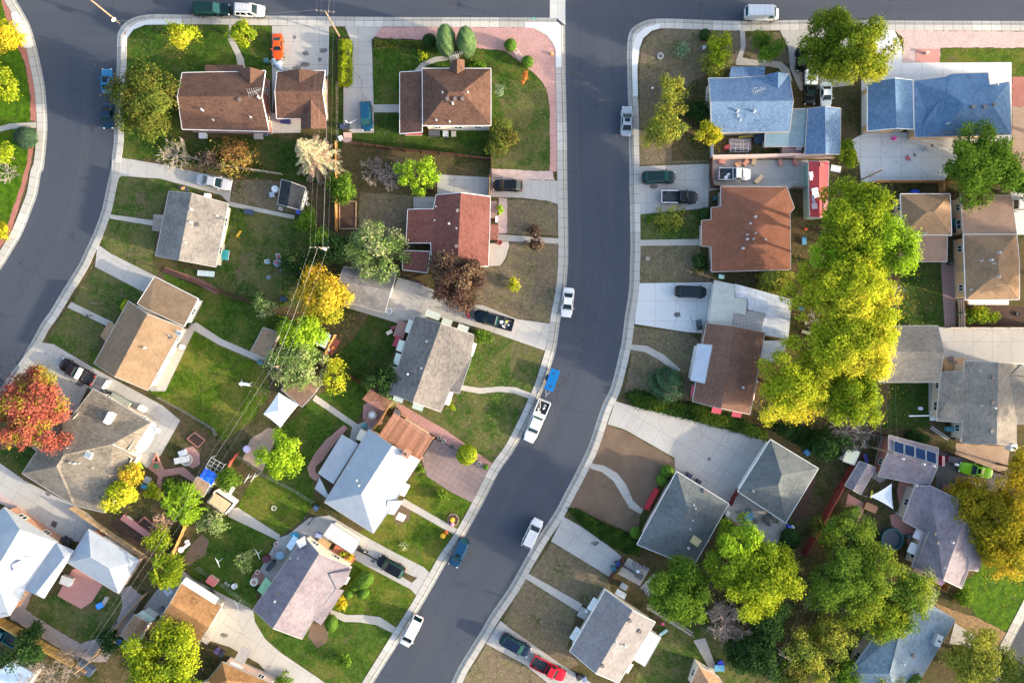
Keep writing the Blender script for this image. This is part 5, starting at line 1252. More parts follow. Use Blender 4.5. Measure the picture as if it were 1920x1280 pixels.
for x, y, r, h, pl, hu, lb in ((1604, 415, 70, 14, 'lime', None, "topmost bright green tree of the long tree row"),
   (1650, 455, 60, 13, 'bright', -90, "bright green tree of the row beside the tan garages"),
   (1572, 482, 46, 11, 'bright', -60, "green tree of the row by the rust brown house"),
   (1605, 540, 74, 14, 'mixy', -80, "tall yellow tree in the middle of the long tree row"),
   (1532, 550, 50, 10, 'mixy', -80, "yellow green tree above the white patio roof"),
   (1622, 628, 72, 13, 'mixy', -60, "yellow tree of the row left of the dark lawn"),
   (1562, 660, 62, 12, 'mixy', -40, "pale yellow tree low in the middle of the row"),
   (1492, 728, 66, 11, 'mixy', -70, "yellow tree over the brown house's back yard"),
   (1600, 738, 62, 11, 'lime', None, "lime green tree at the row's lower end")):
    tree(lb, x, y, r, h, pl, dens=1.15, ragged=.38, hue=hu, clump=.28, group="row of tall green and yellow trees")
bare("grey bare branches poking out of the yellow tree row", 1540, 590, 45, 8, TWIG, 'dead_branches', 'branches', n=7, depth=3)
bare("white bare branch reaching over the dark lawn", 1690, 545, 26, 7, plain((.5,.46,.42), .9), 'dead_branches', 'branches', n=3, depth=3)
tree("olive yellow shrub at the rust brown house's corner", 1455, 524, 28, 3, 'olivey', 'shrub', 'shrub')
ball("teal juniper on the brown house's front yard", 1250, 719, 31, 3.0, 'juniper', 'juniper', 'shrub', lumps=.5, n=7000, leaf=.12)
ball("upper one of two ball shrubs by the red porch bench", 1251, 883, 12, 1.7, 'topiary')
ball("lower one of two ball shrubs by the red porch bench", 1241, 900, 11, 1.6, 'topiary')
ball("single ball shrub at the grey hip roofed house's corner", 1192, 998, 11, 1.6, 'topiary')
ball("dark green ball shrub at the corner of the back patio", 1482, 1009, 19, 2.2, 'dark', n=3500, lumps=.08)
tree("spreading yellow green shrub on the rust brown house's lawn", 1256, 412, 29, 1.6, 'olivey', 'shrub', 'shrub', dens=.6, trunk=False, hue=-100)
ball("round dark shrub by the black pickup's bin", 1322, 402, 13, 1.6, 'dark')
tree("dark shrub below the rust brown house's front path", 1313, 489, 17, 1.6, 'dark', 'shrub', 'shrub', ry=1.5, trunk=False)
tree("little green shrub on the rust brown house's lawn", 1221, 411, 8, .8, 'green', 'shrub', 'shrub', trunk=False)
hedge("overgrown green hedge beside the long driveway", "1174,740 1195,732 1225,742 1270,755 1300,757 1402,790 1440,812 1432,822 1392,810 1280,781 1190,760", 1.1, 'ivy', n=16000, leaf=.13, lumps=.3, wild=.5)
hedge("dark ivy bank behind the grey green garage", "1440,800 1470,790 1560,815 1600,850 1560,860 1500,835", 1.3, 'dark', n=8000, leaf=.14, name='ivy', cat='ivy')
hedge("green ivy bank along the bare dirt lawn", "1065,953 1085,955 1140,985 1205,1010 1200,1036 1185,1041 1140,1020 1092,986", .7, 'ivy', n=11000, leaf=.12, name='ivy', cat='ivy')
tree("huge lime yellow tree over the grey hip roofed house's back yard", 1425, 1085, 84, 11, 'lime', dens=1.2, ragged=.3, clump=.27, hue=120)
tree("lime branches at the top of the huge tree, near the patio", 1382, 1012, 36, 10, 'bright', dens=1.1, seed=13)
tree("dark green tree between the huge lime tree and bicycles", 1280, 1112, 54, 8, 'green', dens=1.2, ragged=.35)
bare("pinkish grey dead tree below the huge lime tree", 1366, 1168, 40, 4.5, TWIG2, n=16, depth=5, fine=.018)
tree("dark evergreen tree right of the dead tree", 1440, 1168, 40, 6, 'dark', dens=1.1)
tree("dark evergreen tree under the right power line", 1420, 1232, 44, 6, 'dark', dens=1.1)
tree("dark evergreen tree at the bottom edge", 1380, 1215, 22, 4, 'dark', dens=1.)
tree("large deep green tree beside the mauve gabled house", 1612, 1092, 78, 11, 'feather', dens=.95, gaps=.12, clump=.27, ragged=.5, hue=-30)
tree("green tree top nearest the shade sail's yard", 1592, 1010, 46, 8, 'feather', dens=1.1)
tree("green tree leaning over the steel blue roof", 1704, 1112, 42, 9, 'feather', dens=.95, gaps=.1, clump=.27, ragged=.45, hue=0)
tree("small green tree on the steel blue roof's edge", 1722, 1120, 44, 7, 'pale', dens=.6, gaps=.2)
bare("tangled brown dead brush beside the steel blue house", 1590, 1128, 40, 5, TWIG3, 'dead_brush', 'brush', n=14, depth=5)
tree("yellow green tree left of the steel blue house", 1565, 1190, 40, 6, 'olivey', dens=.9, hue=-30)
tree("dark yellow tree by the right utility pole", 1513, 1222, 42, 6, 'olivey', dens=.8, ragged=.4)
tree("dull green tree at the bottom under the right power line", 1480, 1262, 40, 5, 'olive', dens=1.)
tree("yellow green tree at the bottom edge left of the blue roof", 1535, 1262, 30, 5, 'olivey', dens=.9)
tree("dark green bush on the steel blue house's lower edge", 1595, 1268, 34, 4.5, 'green', dens=1.)
tree("round olive bush at the bottom of the steel blue house", 1660, 1268, 26, 4.5, 'olivey', dens=1.1)
tree("small green bush at the bottom of the steel blue house", 1712, 1272, 15, 4.2, 'green', 'bush', 'bush')
tree("large amber tree cut by the right edge", 1888, 975, 78, 9, 'amber', dens=1.1, ragged=.35, hue=80)
tree("amber tree branches over the white car", 1830, 940, 36, 7, 'amber', dens=.8, ragged=.4, seed=3)
tree("golden orange low branches over the lush lawn", 1888, 1050, 40, 6, 'gold', dens=.7, ragged=.4)
tree("amber tree cut by the right edge near the grey house", 1915, 880, 34, 7, 'amber', dens=1., seed=8)
tree("large olive tree at the bottom right corner", 1838, 1248, 60, 8, 'olivey', dens=1., ragged=.38, hue=-20)
tree("olive tree cut by the bottom right corner", 1905, 1262, 34, 6, 'olivey', dens=.9)
tree("green shrub clump by the lush lawn", 1808, 1118, 20, 1.6, 'green', 'shrub', 'shrub', trunk=False)
tree("dark green shrub above the solar panel garage", 1722, 821, 20, 1.8, 'dark', 'shrub', 'shrub', ry=.8, trunk=False)
bare("pale grey brush next to the pale yellow hut", 1590, 812, 40, 2.6, TWIG, 'dead_brush', 'brush', n=16, depth=4)
tree("dark green foliage behind the pale grey brush", 1558, 835, 34, 3.2, 'dark', 'bush', 'bush', dens=.9)
tree("yellow green garden plant bed against the tan house fence", 1840, 590, 22, 1.2, 'lime', 'plants', 'plants', trunk=False, ry=.5, dens=.8)
tree("green garden plants near the tan house's white posts", 1815, 590, 14, 1., 'green', 'plants', 'plants', trunk=False)
tree("green bush over the dark red fence", 1535, 985, 18, 2, 'olive', 'bush', 'bush', dens=.8)
tree("green bush left of the shade sail", 1598, 962, 18, 2.4, 'green', 'bush', 'bush', dens=.8)
# unseen trees beyond the right edge, added for the shade they cast into view
for x, y, r, h, pl, lb in ((2030, 330, 60, 10, 'green', "unseen shade tree added right of the pale driveway"), (2075, 520, 70, 12, 'mixy', "tall unseen shade tree added right of the tan house"),
   (2060, 760, 60, 11, 'green', "unseen shade tree added right of the grey beige house"), (2130, 250, 70, 12, 'bright', "tall unseen shade tree added right of the long blue house"), (1990, 1330, 70, 11, 'olivey', "unseen shade tree added beyond the lower right street corner"), (2140, 1000, 60, 11, 'amber', "unseen amber shade tree added across the lower right street")):
    tree(lb, x, y, r, h, pl, dens=.7, ragged=.4, group="unseen shade trees added beyond the right edge")

def fallen(px, py, r, n, pal, seed):
    rng = np.random.default_rng(seed); a = rng.uniform(0, 6.283, n); q = np.sqrt(rng.random(n))*r/PX*(1+.25*rng.normal(0, 1, n)); c = W(px, py, .12)
    C = np.stack([c.x+q*np.cos(a), c.y+q*np.sin(a), np.full(n, .165)+rng.random(n)*.02], 1); A = np.tile([0, 0, 1.], (n, 1)); return C, A, rng.random((n, 3))*np.array([1, 1, .5])+np.array([0, 0, .5])
for pal, spots in (('gold', ((603,560,70,500),(340,66,34,130),(1605,560,110,1500),(1500,740,85,800),(1600,700,90,900),(1888,990,110,1200),(232,915,40,200),(1331,252,30,120),(1425,1100,110,900),(6,62,40,80))), ('rust', ((58,765,95,700),(440,295,60,300),(268,185,80,300),(1255,205,70,350),(850,525,70,350),(300,1245,90,400),(1840,1250,80,400)))):
    Q = [fallen(*s, pal, i+3) for i, s in enumerate(spots)]
    o = leaf_mesh('fallen_leaves', np.concatenate([q[0] for q in Q]), np.concatenate([q[1] for q in Q]), PAL[pal], None, .10, up=2., rs=5, tint=np.concatenate([q[2] for q in Q])); o['kind'] = 'stuff'; o['label'] = 'scattered ' + ('yellow' if pal == 'gold' else 'brown') + ' leaves lying under the autumn trees'; o['category'] = 'fallen leaves'

tree("pale green branches spreading over the steel blue roof", 1668, 1160, 46, 8, 'feather', dens=.8, gaps=.15, ragged=.4)
tree("yellow green tree top below the shade sail's yard", 1655, 1150, 40, 8.5, 'leafy', dens=.9, ragged=.4)

# grass tufts and straw standing in the lawns
TUFT = {'straw': leaf_mat((.20,.165,.095), (.32,.27,.17), (.07,.10,.03)), 'blade': leaf_mat((.045,.10,.012), (.10,.17,.02), (.20,.19,.06))}
Q = {'straw': [], 'blade': []}; rng = np.random.default_rng(77)
for mat, q in LAWNS:
    k = 'straw' if mat in (DRY, MIXED, SOIL) else 'blade'; a = abs(area2([(v.x, v.y) for v in q]))/2; pl = [(v.x, v.y) for v in q]
    xs = [v.x for v in q]; ys = [v.y for v in q]; n = int(min(a, 900)*1.3)
    for _ in range(max(4, int(n/9))):
        x, y = rng.uniform(min(xs), max(xs)), rng.uniform(min(ys), max(ys)); s = rng.uniform(.2, .9)
        for _ in range(rng.integers(6, 22)):
            u, v = x+rng.normal(0, s), y+rng.normal(0, s)
            if inside(u, v, pl): Q[k].append((u, v, .13+rng.random()*.05))
for k, v in Q.items():
    C = np.array(v); n = len(C); o = leaf_mesh('grass', C, np.tile([0, 0, .5], (n, 1)), TUFT[k], None, .10, up=.5, rs=9, tint=rng.random((n, 3))*np.array([1, 1, .5])+np.array([0, 0, .5]), asp=.45); tag(o, 'dry straw tufts in the worn lawns' if k == 'straw' else 'green grass tufts in the mown lawns', 'grass', kind='stuff')
# ---------------------------------------------------------------- vehicles
CARGLASS = glass((.003,.014,.017)); CARGLASSL = glass((.010,.055,.055)); LAMP = plain((.75,.78,.8), .2, .05); TAILM = plain((.45,.02,.02), .3, .1); BED = plain((.05,.055,.06), .7, .3); RIM = plain((.4,.4,.42), .35, .1, .7)
SPEC = {  # hood end, roof front, roof rear, rear glass end (fractions of the length), belt z, hood z, deck z, roof z, cabin top width
 'sedan':  (.265,.43,.66,.83, .95,.84,.98,1.44,.74), 'hatch': (.24,.37,.80,.96, .98,.90,1.0,1.52,.76),
 'suv':    (.24,.37,.90,.985, 1.08,1.02,1.08,1.75,.80), 'minivan': (.17,.33,.90,.985, 1.05,.92,1.05,1.75,.80),
 'van':    (.11,.21,.955,.99, 1.20,1.05,1.2,2.05,.84), 'pickup': (.26,.345,.50,.535, 1.12,1.06,1.12,1.82,.80),
 'crew':   (.25,.325,.56,.60, 1.12,1.06,1.12,1.82,.80), 'coupe': (.33,.46,.68,.86, .92,.84,.95,1.32,.70), 'muscle': (.36,.47,.64,.74, .90,.84,.90,1.30,.72)}
def car(label, px, py, fx, fy, L, kind, paint, wid=1.82, cat=None, cargo=None, name=None, group=None, rails=None, cap=None, rack=False, sunroof=False, cover=None, glassm=None):
    """px,py: centre in the photo; fx,fy: direction of the front in photo pixels; L: length in photo pixels"""
    c = W(px, py, .8); L = L/PX*(H-.9)/H; w = wid/2
    h0, r0, r1, h1, belt, hood, deck, roof, tw = SPEC[kind]
    big = kind in ('pickup', 'crew', 'van', 'suv')
    root = empty(name or {'pickup': 'pickup_truck', 'crew': 'pickup_truck', 'van': 'van', 'suv': 'parked_car', 'minivan': 'parked_car'}.get(kind, 'parked_car'), (c.x, c.y, .15 if abs(c.z) < 99 else 0), math.atan2(-fy, fx), label, cat or {'pickup': 'pickup truck', 'crew': 'pickup truck', 'van': 'van'}.get(kind, 'car'), group)
    X = lambda f: L/2 - f*L
    body = glossy(paint) if isinstance(paint, tuple) else paint
    gm = glassm or CARGLASS
    truck = kind in ('pickup', 'crew'); endf = h1 + .01 if truck else 1.
    def wf(f): return min(1., .62 + .38*min(1, (f/.15))**.5) * min(1., .72 + .28*min(1, max(0, (1-f)/(.10 if not truck else .03)))**.5)
    fs = ([0, .006, .018, .04, .08, .13, .17, .2, h0] if h0 > .21 else [0, .006, .018, .04, .07, .1, h0]) + list(np.linspace(h0+.05, min(h1, endf)-.02, 5)) + (([h1, (h1+.95)/2, .95, .975, .992, 1.] if h1 < .94 else [h1, .992, 1.]) if not truck else [endf])
    rows = []
    for f in fs:
        ww = w*wf(f)
        if f <= h0: zt = hood*(.80 + .2*min(1, f/.10)**.6) + (belt-hood)*max(0, (f-.1)/(h0-.1))
        elif f <= h1: zt = belt
        else: zt = deck - .08*max(0, (f-.93)/.07) if kind in ('sedan', 'coupe', 'muscle') else belt - .25*max(0, (f-.97)/.03)
        zb = .34 if .03 < f < .97 else .42
        rows.append((X(f), [(-ww*.88, zb), (-ww, .58), (-ww*.985, zt-.14), (-ww*.90, zt-.025), (-ww*.45, zt+.02), (ww*.45, zt+.02), (ww*.90, zt-.025), (ww*.985, zt-.14), (ww, .58), (ww*.88, zb)]))
    m = MB(); n = 10
    vs = [(x, y, z) for x, r in rows for y, z in r]; fc = []
    for i in range(len(rows)-1):
        for k in range(n): fc.append((i*n+k, i*n+(k+1) % n, (i+1)*n+(k+1) % n, (i+1)*n+k))
    fc += [tuple(range(n-1, -1, -1)), tuple((len(rows)-1)*n + k for k in range(n))]
    m.add(vs, [f[::-1] for f in fc])
    b = m.build('body', body, root, smooth=38)
    # dark lower sill and bumpers
    t = MB(); t.box((0, 0, .36), (L*.96, wid*.86, .2)); t.box((L/2-.06, 0, .47), (.16, wid*.70, .2)); t.box((-L/2+.06, 0, .47), (.16, wid*.74, .2)); t.build('underbody', BLACKRUB, root, bevel=.03)
    # greenhouse glass
    bw, rw = w*.90, w*tw; zr = roof - .05
    sk = .04 if kind not in ('van',) else .02
    P0 = [(X(h0-.01), bw*.93), (X(h0+sk), bw), (X(h1-sk), bw), (X(h1), bw*.90)]; P1 = [(X(r0), rw*.94), (X(r0+.04), rw), (X(r1-.04), rw), (X(r1), rw*.92)]
    ring = lambda pts, z: [(x, y, z) for x, y in pts] + [(x, -y, z) for x, y in reversed(pts)]
    lo, hi = ring(P0, belt-.03), ring(P1, zr)
    q = MB().add(lo+hi, [(i, (i+1) % 8, 8+(i+1) % 8, 8+i) for i in range(8)] + [tuple(range(8, 16))])
    q.f = [f[::-1] if True else f for f in q.f]; q.build('windows', gm, root, smooth=25)
    # roof skin and pillars
    rf = MB(); th = .07
    R0 = ring([(X(r0)+.03, rw*.93), (X(r0+.035), rw*1.02), (X(r1-.035), rw*1.02), (X(r1)-.03, rw*.92)], zr-.02); R1 = ring([(X(r0)-.06, rw*.84), (X(r0+.05), rw*.90), (X(r1-.05), rw*.90), (X(r1)+.06, rw*.84)], zr+th)
    rf.add(R0+R1, [(i, (i+1) % 8, 8+(i+1) % 8, 8+i) for i in range(8)] + [tuple(range(8, 16)), tuple(range(7, -1, -1))])
    rf.f = [f[::-1] for f in rf.f]
    for s in (0, 1, 2, 3, 4, 5, 6, 7):
        a, d = Vector(lo[s]), Vector(hi[s]); rf.bar(a, d, .07, .07) if s in (0, 1, 6, 7) else rf.bar(a, d, .09 if kind != 'van' else .14, .09)
    if r1-r0 > .25 and kind != 'van':
        for sy in (1, -1):
            for f in ([.5] if r1-r0 < .4 else [.36, .68]):
                fa = r0+(r1-r0)*f; fb = h0+(h1-h0)*(f+.02); rf.bar((X(fb), sy*bw*1.005, belt), (X(fa), sy*rw*1.01, zr), .08, .05)
    if kind == 'van':                      # panelled cargo sides
        for sy in (1, -1):
            v = [(X(.34), sy*bw*1.01, belt-.05), (X(.975), sy*bw*1.0, belt-.05), (X(.955), sy*rw*1.02, zr), (X(.33), sy*rw*1.02, zr)]
            rf.add(v, [(0,1,2,3), (3,2,1,0)])
    rf.build('roof', body, root, smooth=35)
    if sunroof: MB().box((X(r0+.07), 0, zr+.06), (.55, .8, .05)).build('sunroof', CARGLASS, root, bevel=.02)
    # wheels
    wr = .38 if big else .33
    for fx_ in ((.175 if kind != 'van' else .17), .80):
        for sy in (1, -1):
            ax = Matrix.Rotation(R(90), 3, 'X'); yc = sy*(w-.09)
            wh = MB().lathe([(wr*.6,-.11),(wr*.95,-.11),(wr,-.07),(wr,.07),(wr*.95,.11),(wr*.6,.11)], (X(fx_), yc, wr), 18, ax).build('wheel', BLACKRUB, root, smooth=40)
            MB().lathe([(.05,-.02),(wr*.58,-.02),(wr*.6,.0),(wr*.6,.02),(.05,.03)], (X(fx_), yc+sy*.105, wr), 14, ax).build('rim', RIM, wh)
    hz_ = hood*.74
    for sy in (1, -1):
        MB().box((X(.022), sy*w*.66, hz_+.02), (.16, .34, .16), -sy*.25).build('headlight', LAMP, root, bevel=.03)
        MB().box((X(.988), sy*w*.72, .86 if big else .80), (.12, .22, .3 if big else .16), sy*.15).build('taillight', TAILM, root, bevel=.02)
        mr = MB().box((X(h0+.045), sy*(w+.09), belt+.10), (.13, .2, .15)); mr.bar((X(h0+.045), sy*(w-.06), belt+.04), (X(h0+.045), sy*(w+.05), belt+.08), .05, .05); mr.build('mirror', body if not big else DARK, root, bevel=.02)
    dt = MB()
    dt.box((X(.008), 0, hood*.62), (.05, wid*.42, .16))
    for f in (.0,): dt.box((X(h0-.012), 0, belt+.012), (.07, bw*1.5, .02))
    dt.box((X(1.)+.02, 0, .72), (.05, .34, .16))
    if kind in ('sedan', 'coupe', 'muscle'): dt.box((X(h1+.012), 0, deck+.012), (.02, bw*1.5, .012))
    dt.build('grille', DARK, root)
    if truck:
        x0, x1 = X(h1)-.05, X(1.)+.05; bl = x0-x1; bm_ = MB(); wt = .10; bz = 1.12
        bm_.box(((x0+x1)/2, w-wt/2, .80), (bl, wt, .64)); bm_.box(((x0+x1)/2, -w+wt/2, .80), (bl, wt, .64))
        bm_.box((x1+.04, 0, .80), (.08, wid-.06, .62)); bm_.box((x0-.03, 0, .80), (.06, wid-.1, .64)); bd = bm_.build('bed', body, root, bevel=.035)
        li = MB(); li.box(((x0+x1)/2, 0, .58), (bl-.12, wid-.2, .06))
        for k in range(9): li.box(((x0+x1)/2, -w+.2+k*(wid-.4)/8, .62), (bl-.2, .06, .03))
        for sy in (1, -1): li.box(((x0+x1)/2-.05, sy*(w-.28), .70), (.95, .3, .24))
        li.build('bed_floor', BED, bd)
        bp = MB(); bp.box((x1-.07, 0, .52), (.16, wid*.92, .2)); bp.build('bumper', STEEL, root, bevel=.03)
        if rails:
            rl = MB()
            for sy in (1, -1): rl.box(((x0+x1)/2, sy*(w-.05), 1.14), (bl, .12, .05))
            rl.box((x1+.04, 0, 1.13), (.1, wid-.06, .05)); rl.build('bed_rail', plain(rails, .4, .05), bd, bevel=.015)
        if cargo:
            rd = random.Random(int(px*py))
            for k in range(cargo[0]):
                s = (rd.uniform(.2,.65), rd.uniform(.15,.5), rd.uniform(.12,.4)); cc = rd.choice(cargo[1]); mm = MB()
                pos = ((x0+x1)/2+rd.uniform(-.42,.42)*(bl-.4), rd.uniform(-.5,.5)*(wid-.8), .66+s[2]/2+rd.uniform(0,.2))
                if k % 3 == 0: mm.lathe([(.02,0),(s[1]*.5,.03),(s[1]*.55,s[2]),(s[1]*.4,s[2]+.05)], (pos[0], pos[1], .64), 10)
                elif k % 3 == 1: mm.box(pos, s, rd.uniform(0, 3), rd.uniform(-.3,.3))
                else: mm.tube(Vector(pos)-Vector((.5,rd.uniform(-.3,.3),.1)), Vector(pos)+Vector((.5,rd.uniform(-.3,.3),.15)), .05, .05)
                q = mm.build('bed_load', plain(cc, .6, .2), root, bevel=.015 if k % 3 == 1 else 0)
        if cap:
            cm = MB(); cm.box((x0-.35, 0, 1.2), (.62, wid*.96, .36)); cm.build('toolbox', plain(cap, .4, .05), root, bevel=.04)
    if cover:
        cf0, cf1, cc = cover; cm = MB(); cm.box((X((cf0+cf1)/2), 0, 1.42), ((cf1-cf0)*L, wid*.95, .62)); cm.build('canopy', glossy(cc), root, bevel=.09)
        MB().box((X(cf1)-.005, 0, 1.5), (.03, wid*.7, .35)).build('window', CARGLASS, root)
    if rack:
        rk = MB()
        for sy in (1, -1): rk.bar((X(r0+.05), sy*rw*.82, roof+.16), (X(r1-.03), sy*rw*.82, roof+.16), .05, .05)
        for k in range(5):
            f = r0+.08+(r1-r0-.14)*k/4; rk.bar((X(f), -rw*.85, roof+.13), (X(f), rw*.85, roof+.13), .05, .04)
            for sy in (1, -1): rk.bar((X(f), sy*rw*.82, roof-.02), (X(f), sy*rw*.82, roof+.15), .04, .04)
        rk.build('roof_rack', WHITE if rack == 'white' else STEEL, root)
    return root
SILV = (.38,.40,.44); WHT = (.64,.65,.67); NAVY = (.012,.03,.07); BLK = (.003,.004,.007)
car("light blue coupe half hidden by the big olive tree", 201, 153, -.02, -1, 47, 'coupe', (.02,.17,.33), 1.75, sunroof=True)
car("dark blue sedan half hidden behind the light blue coupe", 203, 218, 0, 1, 46, 'sedan', (.003,.025,.055))
car("long dark green van parked behind the white estate on the top road", 396, 19, 1, .02, 70, 'suv', (.002,.018,.018), 1.95, glassm=CARGLASSL)
car("white estate car with roof bars on the top road", 468, 21, 1, .03, 57, 'suv', WHT, 1.85, rack=True)
car("bright orange vintage coupe on the concrete drive", 521, 88, .02, 1, 47, 'coupe', (.62,.075,.006), 1.62, name='vintage_car')
car("blue hatchback at the end of the narrow concrete drive", 687, 218, .06, 1, 54, 'minivan', (.004,.05,.11), 1.8, glassm=CARGLASSL)
car("silver sedan on the driveway above the grey gabled house", 402, 342, 1, .2, 65, 'sedan', SILV, 1.85)
car("black hatchback with its nose at the wooden gate", 952, 348, -1, -.02, 55, 'hatch', BLK, 1.82)
car("white sedan parked at the kerb of the central road", 1064, 567, -.10, 1, 55, 'sedan', WHT, 1.82)
car("black pickup truck with junk in its bed", 926, 600, -1, -.28, 76, 'crew', (.002,.008,.015), 1.98, glassm=CARGLASSL, cargo=(9, ((.75,.75,.75),(.5,.5,.12),(.3,.08,.05),(.1,.25,.45),(.45,.35,.2))))
car("white work pickup loaded with tools, hitched before the blue trailer", 1006, 789, -.42, 1, 83, 'crew', WHT, 2.0, rails=(.8,.8,.8), cap=(.8,.8,.8), glassm=CARGLASSL, cargo=(8, ((.7,.4,.32),(.6,.55,.5),(.2,.2,.22),(.7,.68,.66))))
car("blue estate car parked at the kerb by the orange pumpkins", 861, 1034, -.47, 1, 57, 'suv', (.003,.035,.095), 1.85, sunroof=True, glassm=CARGLASSL)
car("white estate car with a roof rack, parked facing uphill", 998, 999, .47, -1, 58, 'suv', WHT, 1.9, rack='white')
car("white minivan at the kerb below the clipped bushes", 772, 1181, -.52, 1, 62, 'minivan', WHT, 1.88)
car("glossy black estate car on the two track driveway", 733, 1061, -1, -.55, 55, 'suv', BLK, 1.85, glassm=CARGLASSL)
car("dark maroon pickup with a white tool box across its bed", 145, 696, -1, -.55, 70, 'pickup', (.012,.004,.007), 1.95, cap=(.7,.68,.72))
car("dark navy estate car ahead of the red pickup", 966, 1208, 1, .56, 60, 'suv', (.002,.010,.032), 1.9, glassm=CARGLASSL)
car("bright red pickup truck with an empty bed", 1028, 1252, 1, .52, 70, 'pickup', (.46,.005,.02), 1.9)
car("white cargo van with a ladder rack on the top road", 1427, 27, 1, .01, 64, 'van', WHT, 2.0, rack='white', glassm=CARGLASSL)
car("silver sedan with a sunroof by the dry corner lot", 1175, 228, .03, -1, 56, 'sedan', SILV, 1.82, sunroof=True)
car("dark green off road car on the shared driveway", 1235, 333, 1, -.03, 62, 'suv', (.002,.020,.020), 1.92, glassm=CARGLASSL)
car("black pickup with white bed rails on the shared driveway", 1273, 370, 1, .01, 69, 'pickup', BLK, 1.95, rails=(.75,.72,.8))
car("white pickup with sacks in its dark bed behind the gate", 1376, 327, 1, .01, 60, 'pickup', WHT, 1.9, cargo=(5, ((.75,.75,.78),(.7,.7,.72),(.1,.1,.12))))
car("dark navy minivan on the pale blue concrete drive", 1295, 547, 1, .04, 58, 'minivan', (.002,.010,.020), 1.85)
car("white and black pickup with a white canopy beside the blue house", 1517, 165, 0, 1, 64, 'pickup', BLK, 1.9, cover=(.55,.97,(.6,.68,.75)))
car("white sedan tucked under the very tall tree", 1548, 178, .03, 1, 46, 'sedan', (.66,.74,.76), 1.75)
car("black car in shade at the end of the blue house's drive", 1503, 112, 0, 1, 44, 'hatch', (.003,.004,.006), 1.8)
car("lime green muscle car by the solar panel garage", 1829, 881, -1, -.22, 62, 'muscle', (.17,.46,.006), 1.85, name='muscle_car', sunroof=True)
car("white car under amber branches beside the green muscle car", 1812, 914, -1, .05, 50, 'sedan', (.72,.72,.66), 1.8)
car("white car cut by the right edge above the tan house", 1921, 385, 1, 0, 50, 'suv', WHT, 1.85)
car("teal pickup cut by the bottom left edge under the plank fence", 10, 1190, -.85, -.5, 56, 'pickup', (.02,.13,.15), 1.85)
# blue enclosed trailer hitched at the kerb
def trailer():
    c = W(1035, 712, 1.0); root = empty("cargo_trailer", (c.x, c.y, 0), math.atan2(-1, -.36), "flat topped bright blue box trailer behind the white work pickup", "trailer")
    bx = MB().box((0, 0, .95), (3.45, 1.45, .95)); bx.build('box', glossy((.004,.12,.36)), root, bevel=.05)
    ld = MB().box((0, 0, 1.45), (3.4, 1.42, .05)); ld.box((1.1,.05,1.48),(.3,.4,.02)); lo = ld.build('lid', glossy((.004,.13,.38)), root, bevel=.015)
    h = MB(); h.box((1.0, .1, 1.49), (.35, .22, .04)); h.box((-1.0, -.05, 1.49), (.3, .2, .04)); h.build('hatch', DARK, lo)
    for sy in (1, -1):
        ax = Matrix.Rotation(R(90), 3, 'X')
        w = MB().lathe([(.2,-.1),(.33,-.09),(.34,0),(.33,.09),(.2,.1)], (-.1, sy*.86, .34), 16, ax).build('wheel', BLACKRUB, root, smooth=40)
        MB().lathe([(.03,-.03),(.2,-.03),(.2,.02),(.03,.03)], (-.1, sy*.95, .34), 12, ax).build('rim', RIM, w)
        MB().box((-.1, sy*.86, .72), (.95, .26, .05)).build('mudguard', DARK, root, bevel=.02)
        MB().box((-1.73, sy*.6, .7), (.05, .16, .1)).build('taillight', TAILM, root)
    t = MB(); t.bar((1.7, .4, .5), (2.6, 0, .5), .08, .1); t.bar((1.7, -.4, .5), (2.6, 0, .5), .08, .1); t.bar((2.5, 0, .5), (2.85, 0, .5), .1, .1); t.tube((2.4,0,.05), (2.4,0,.75), .04); t.build('tongue', plain((.5,.52,.55), .4, .1, .5), root)
trailer()
def motorcycle(label, px, py, rz, col):
    c = W(px, py, .5); root = empty("motorcycle", (c.x, c.y, .15), R(rz), label, "motorcycle")
    ax = Matrix.Rotation(R(90), 3, 'X')
    for x in (.72, -.7):
        w = MB().lathe([(.2,-.06),(.3,-.06),(.33,0),(.3,.06),(.2,.06)], (x, 0, .33), 18, ax).build('wheel', BLACKRUB, root, smooth=40); MB().lathe([(.03,-.03),(.2,-.02),(.2,.02),(.03,.03)], (x, 0, .33), 12, ax).build('rim', RIM, w)
    MB().box((.12, 0, .78), (.5, .3, .24)).build('fuel_tank', glossy(col), root, bevel=.09)
    MB().box((-.42, 0, .76), (.75, .28, .12)).build('seat', BLACKRUB, root, bevel=.05)
    e = MB(); e.box((.05, 0, .42), (.5, .36, .36)); e.tube((.4,.12,.9), (.72,.12,.33), .03); e.tube((.4,-.12,.9), (.72,-.12,.33), .03); e.tube((-.75,.16,.35), (.1,.18,.3), .05); e.build('engine', STEEL, root, bevel=0)
    b = MB(); b.tube((.38,-.42,1.02), (.38,.42,1.02), .02); b.tube((.38,-.42,1.02), (.25,-.46,1.0), .025); b.tube((.38,.42,1.02), (.25,.46,1.0), .025); b.build('handlebar', DARK, root)
    MB().lathe([(.02,-.08),(.09,-.05),(.1,.05)], (.55,0,.9), 12, Matrix.Rotation(R(90), 3, 'Y')).build('headlight', LAMP, root)
    for sy in (1, -1): MB().box((-.65, sy*.26, .6), (.45, .16, .3)).build('saddlebag', BLACKRUB, root, bevel=.04)
motorcycle("black touring motorcycle parked below the white carport roof", 680, 1029, -30, (.02,.03,.05))
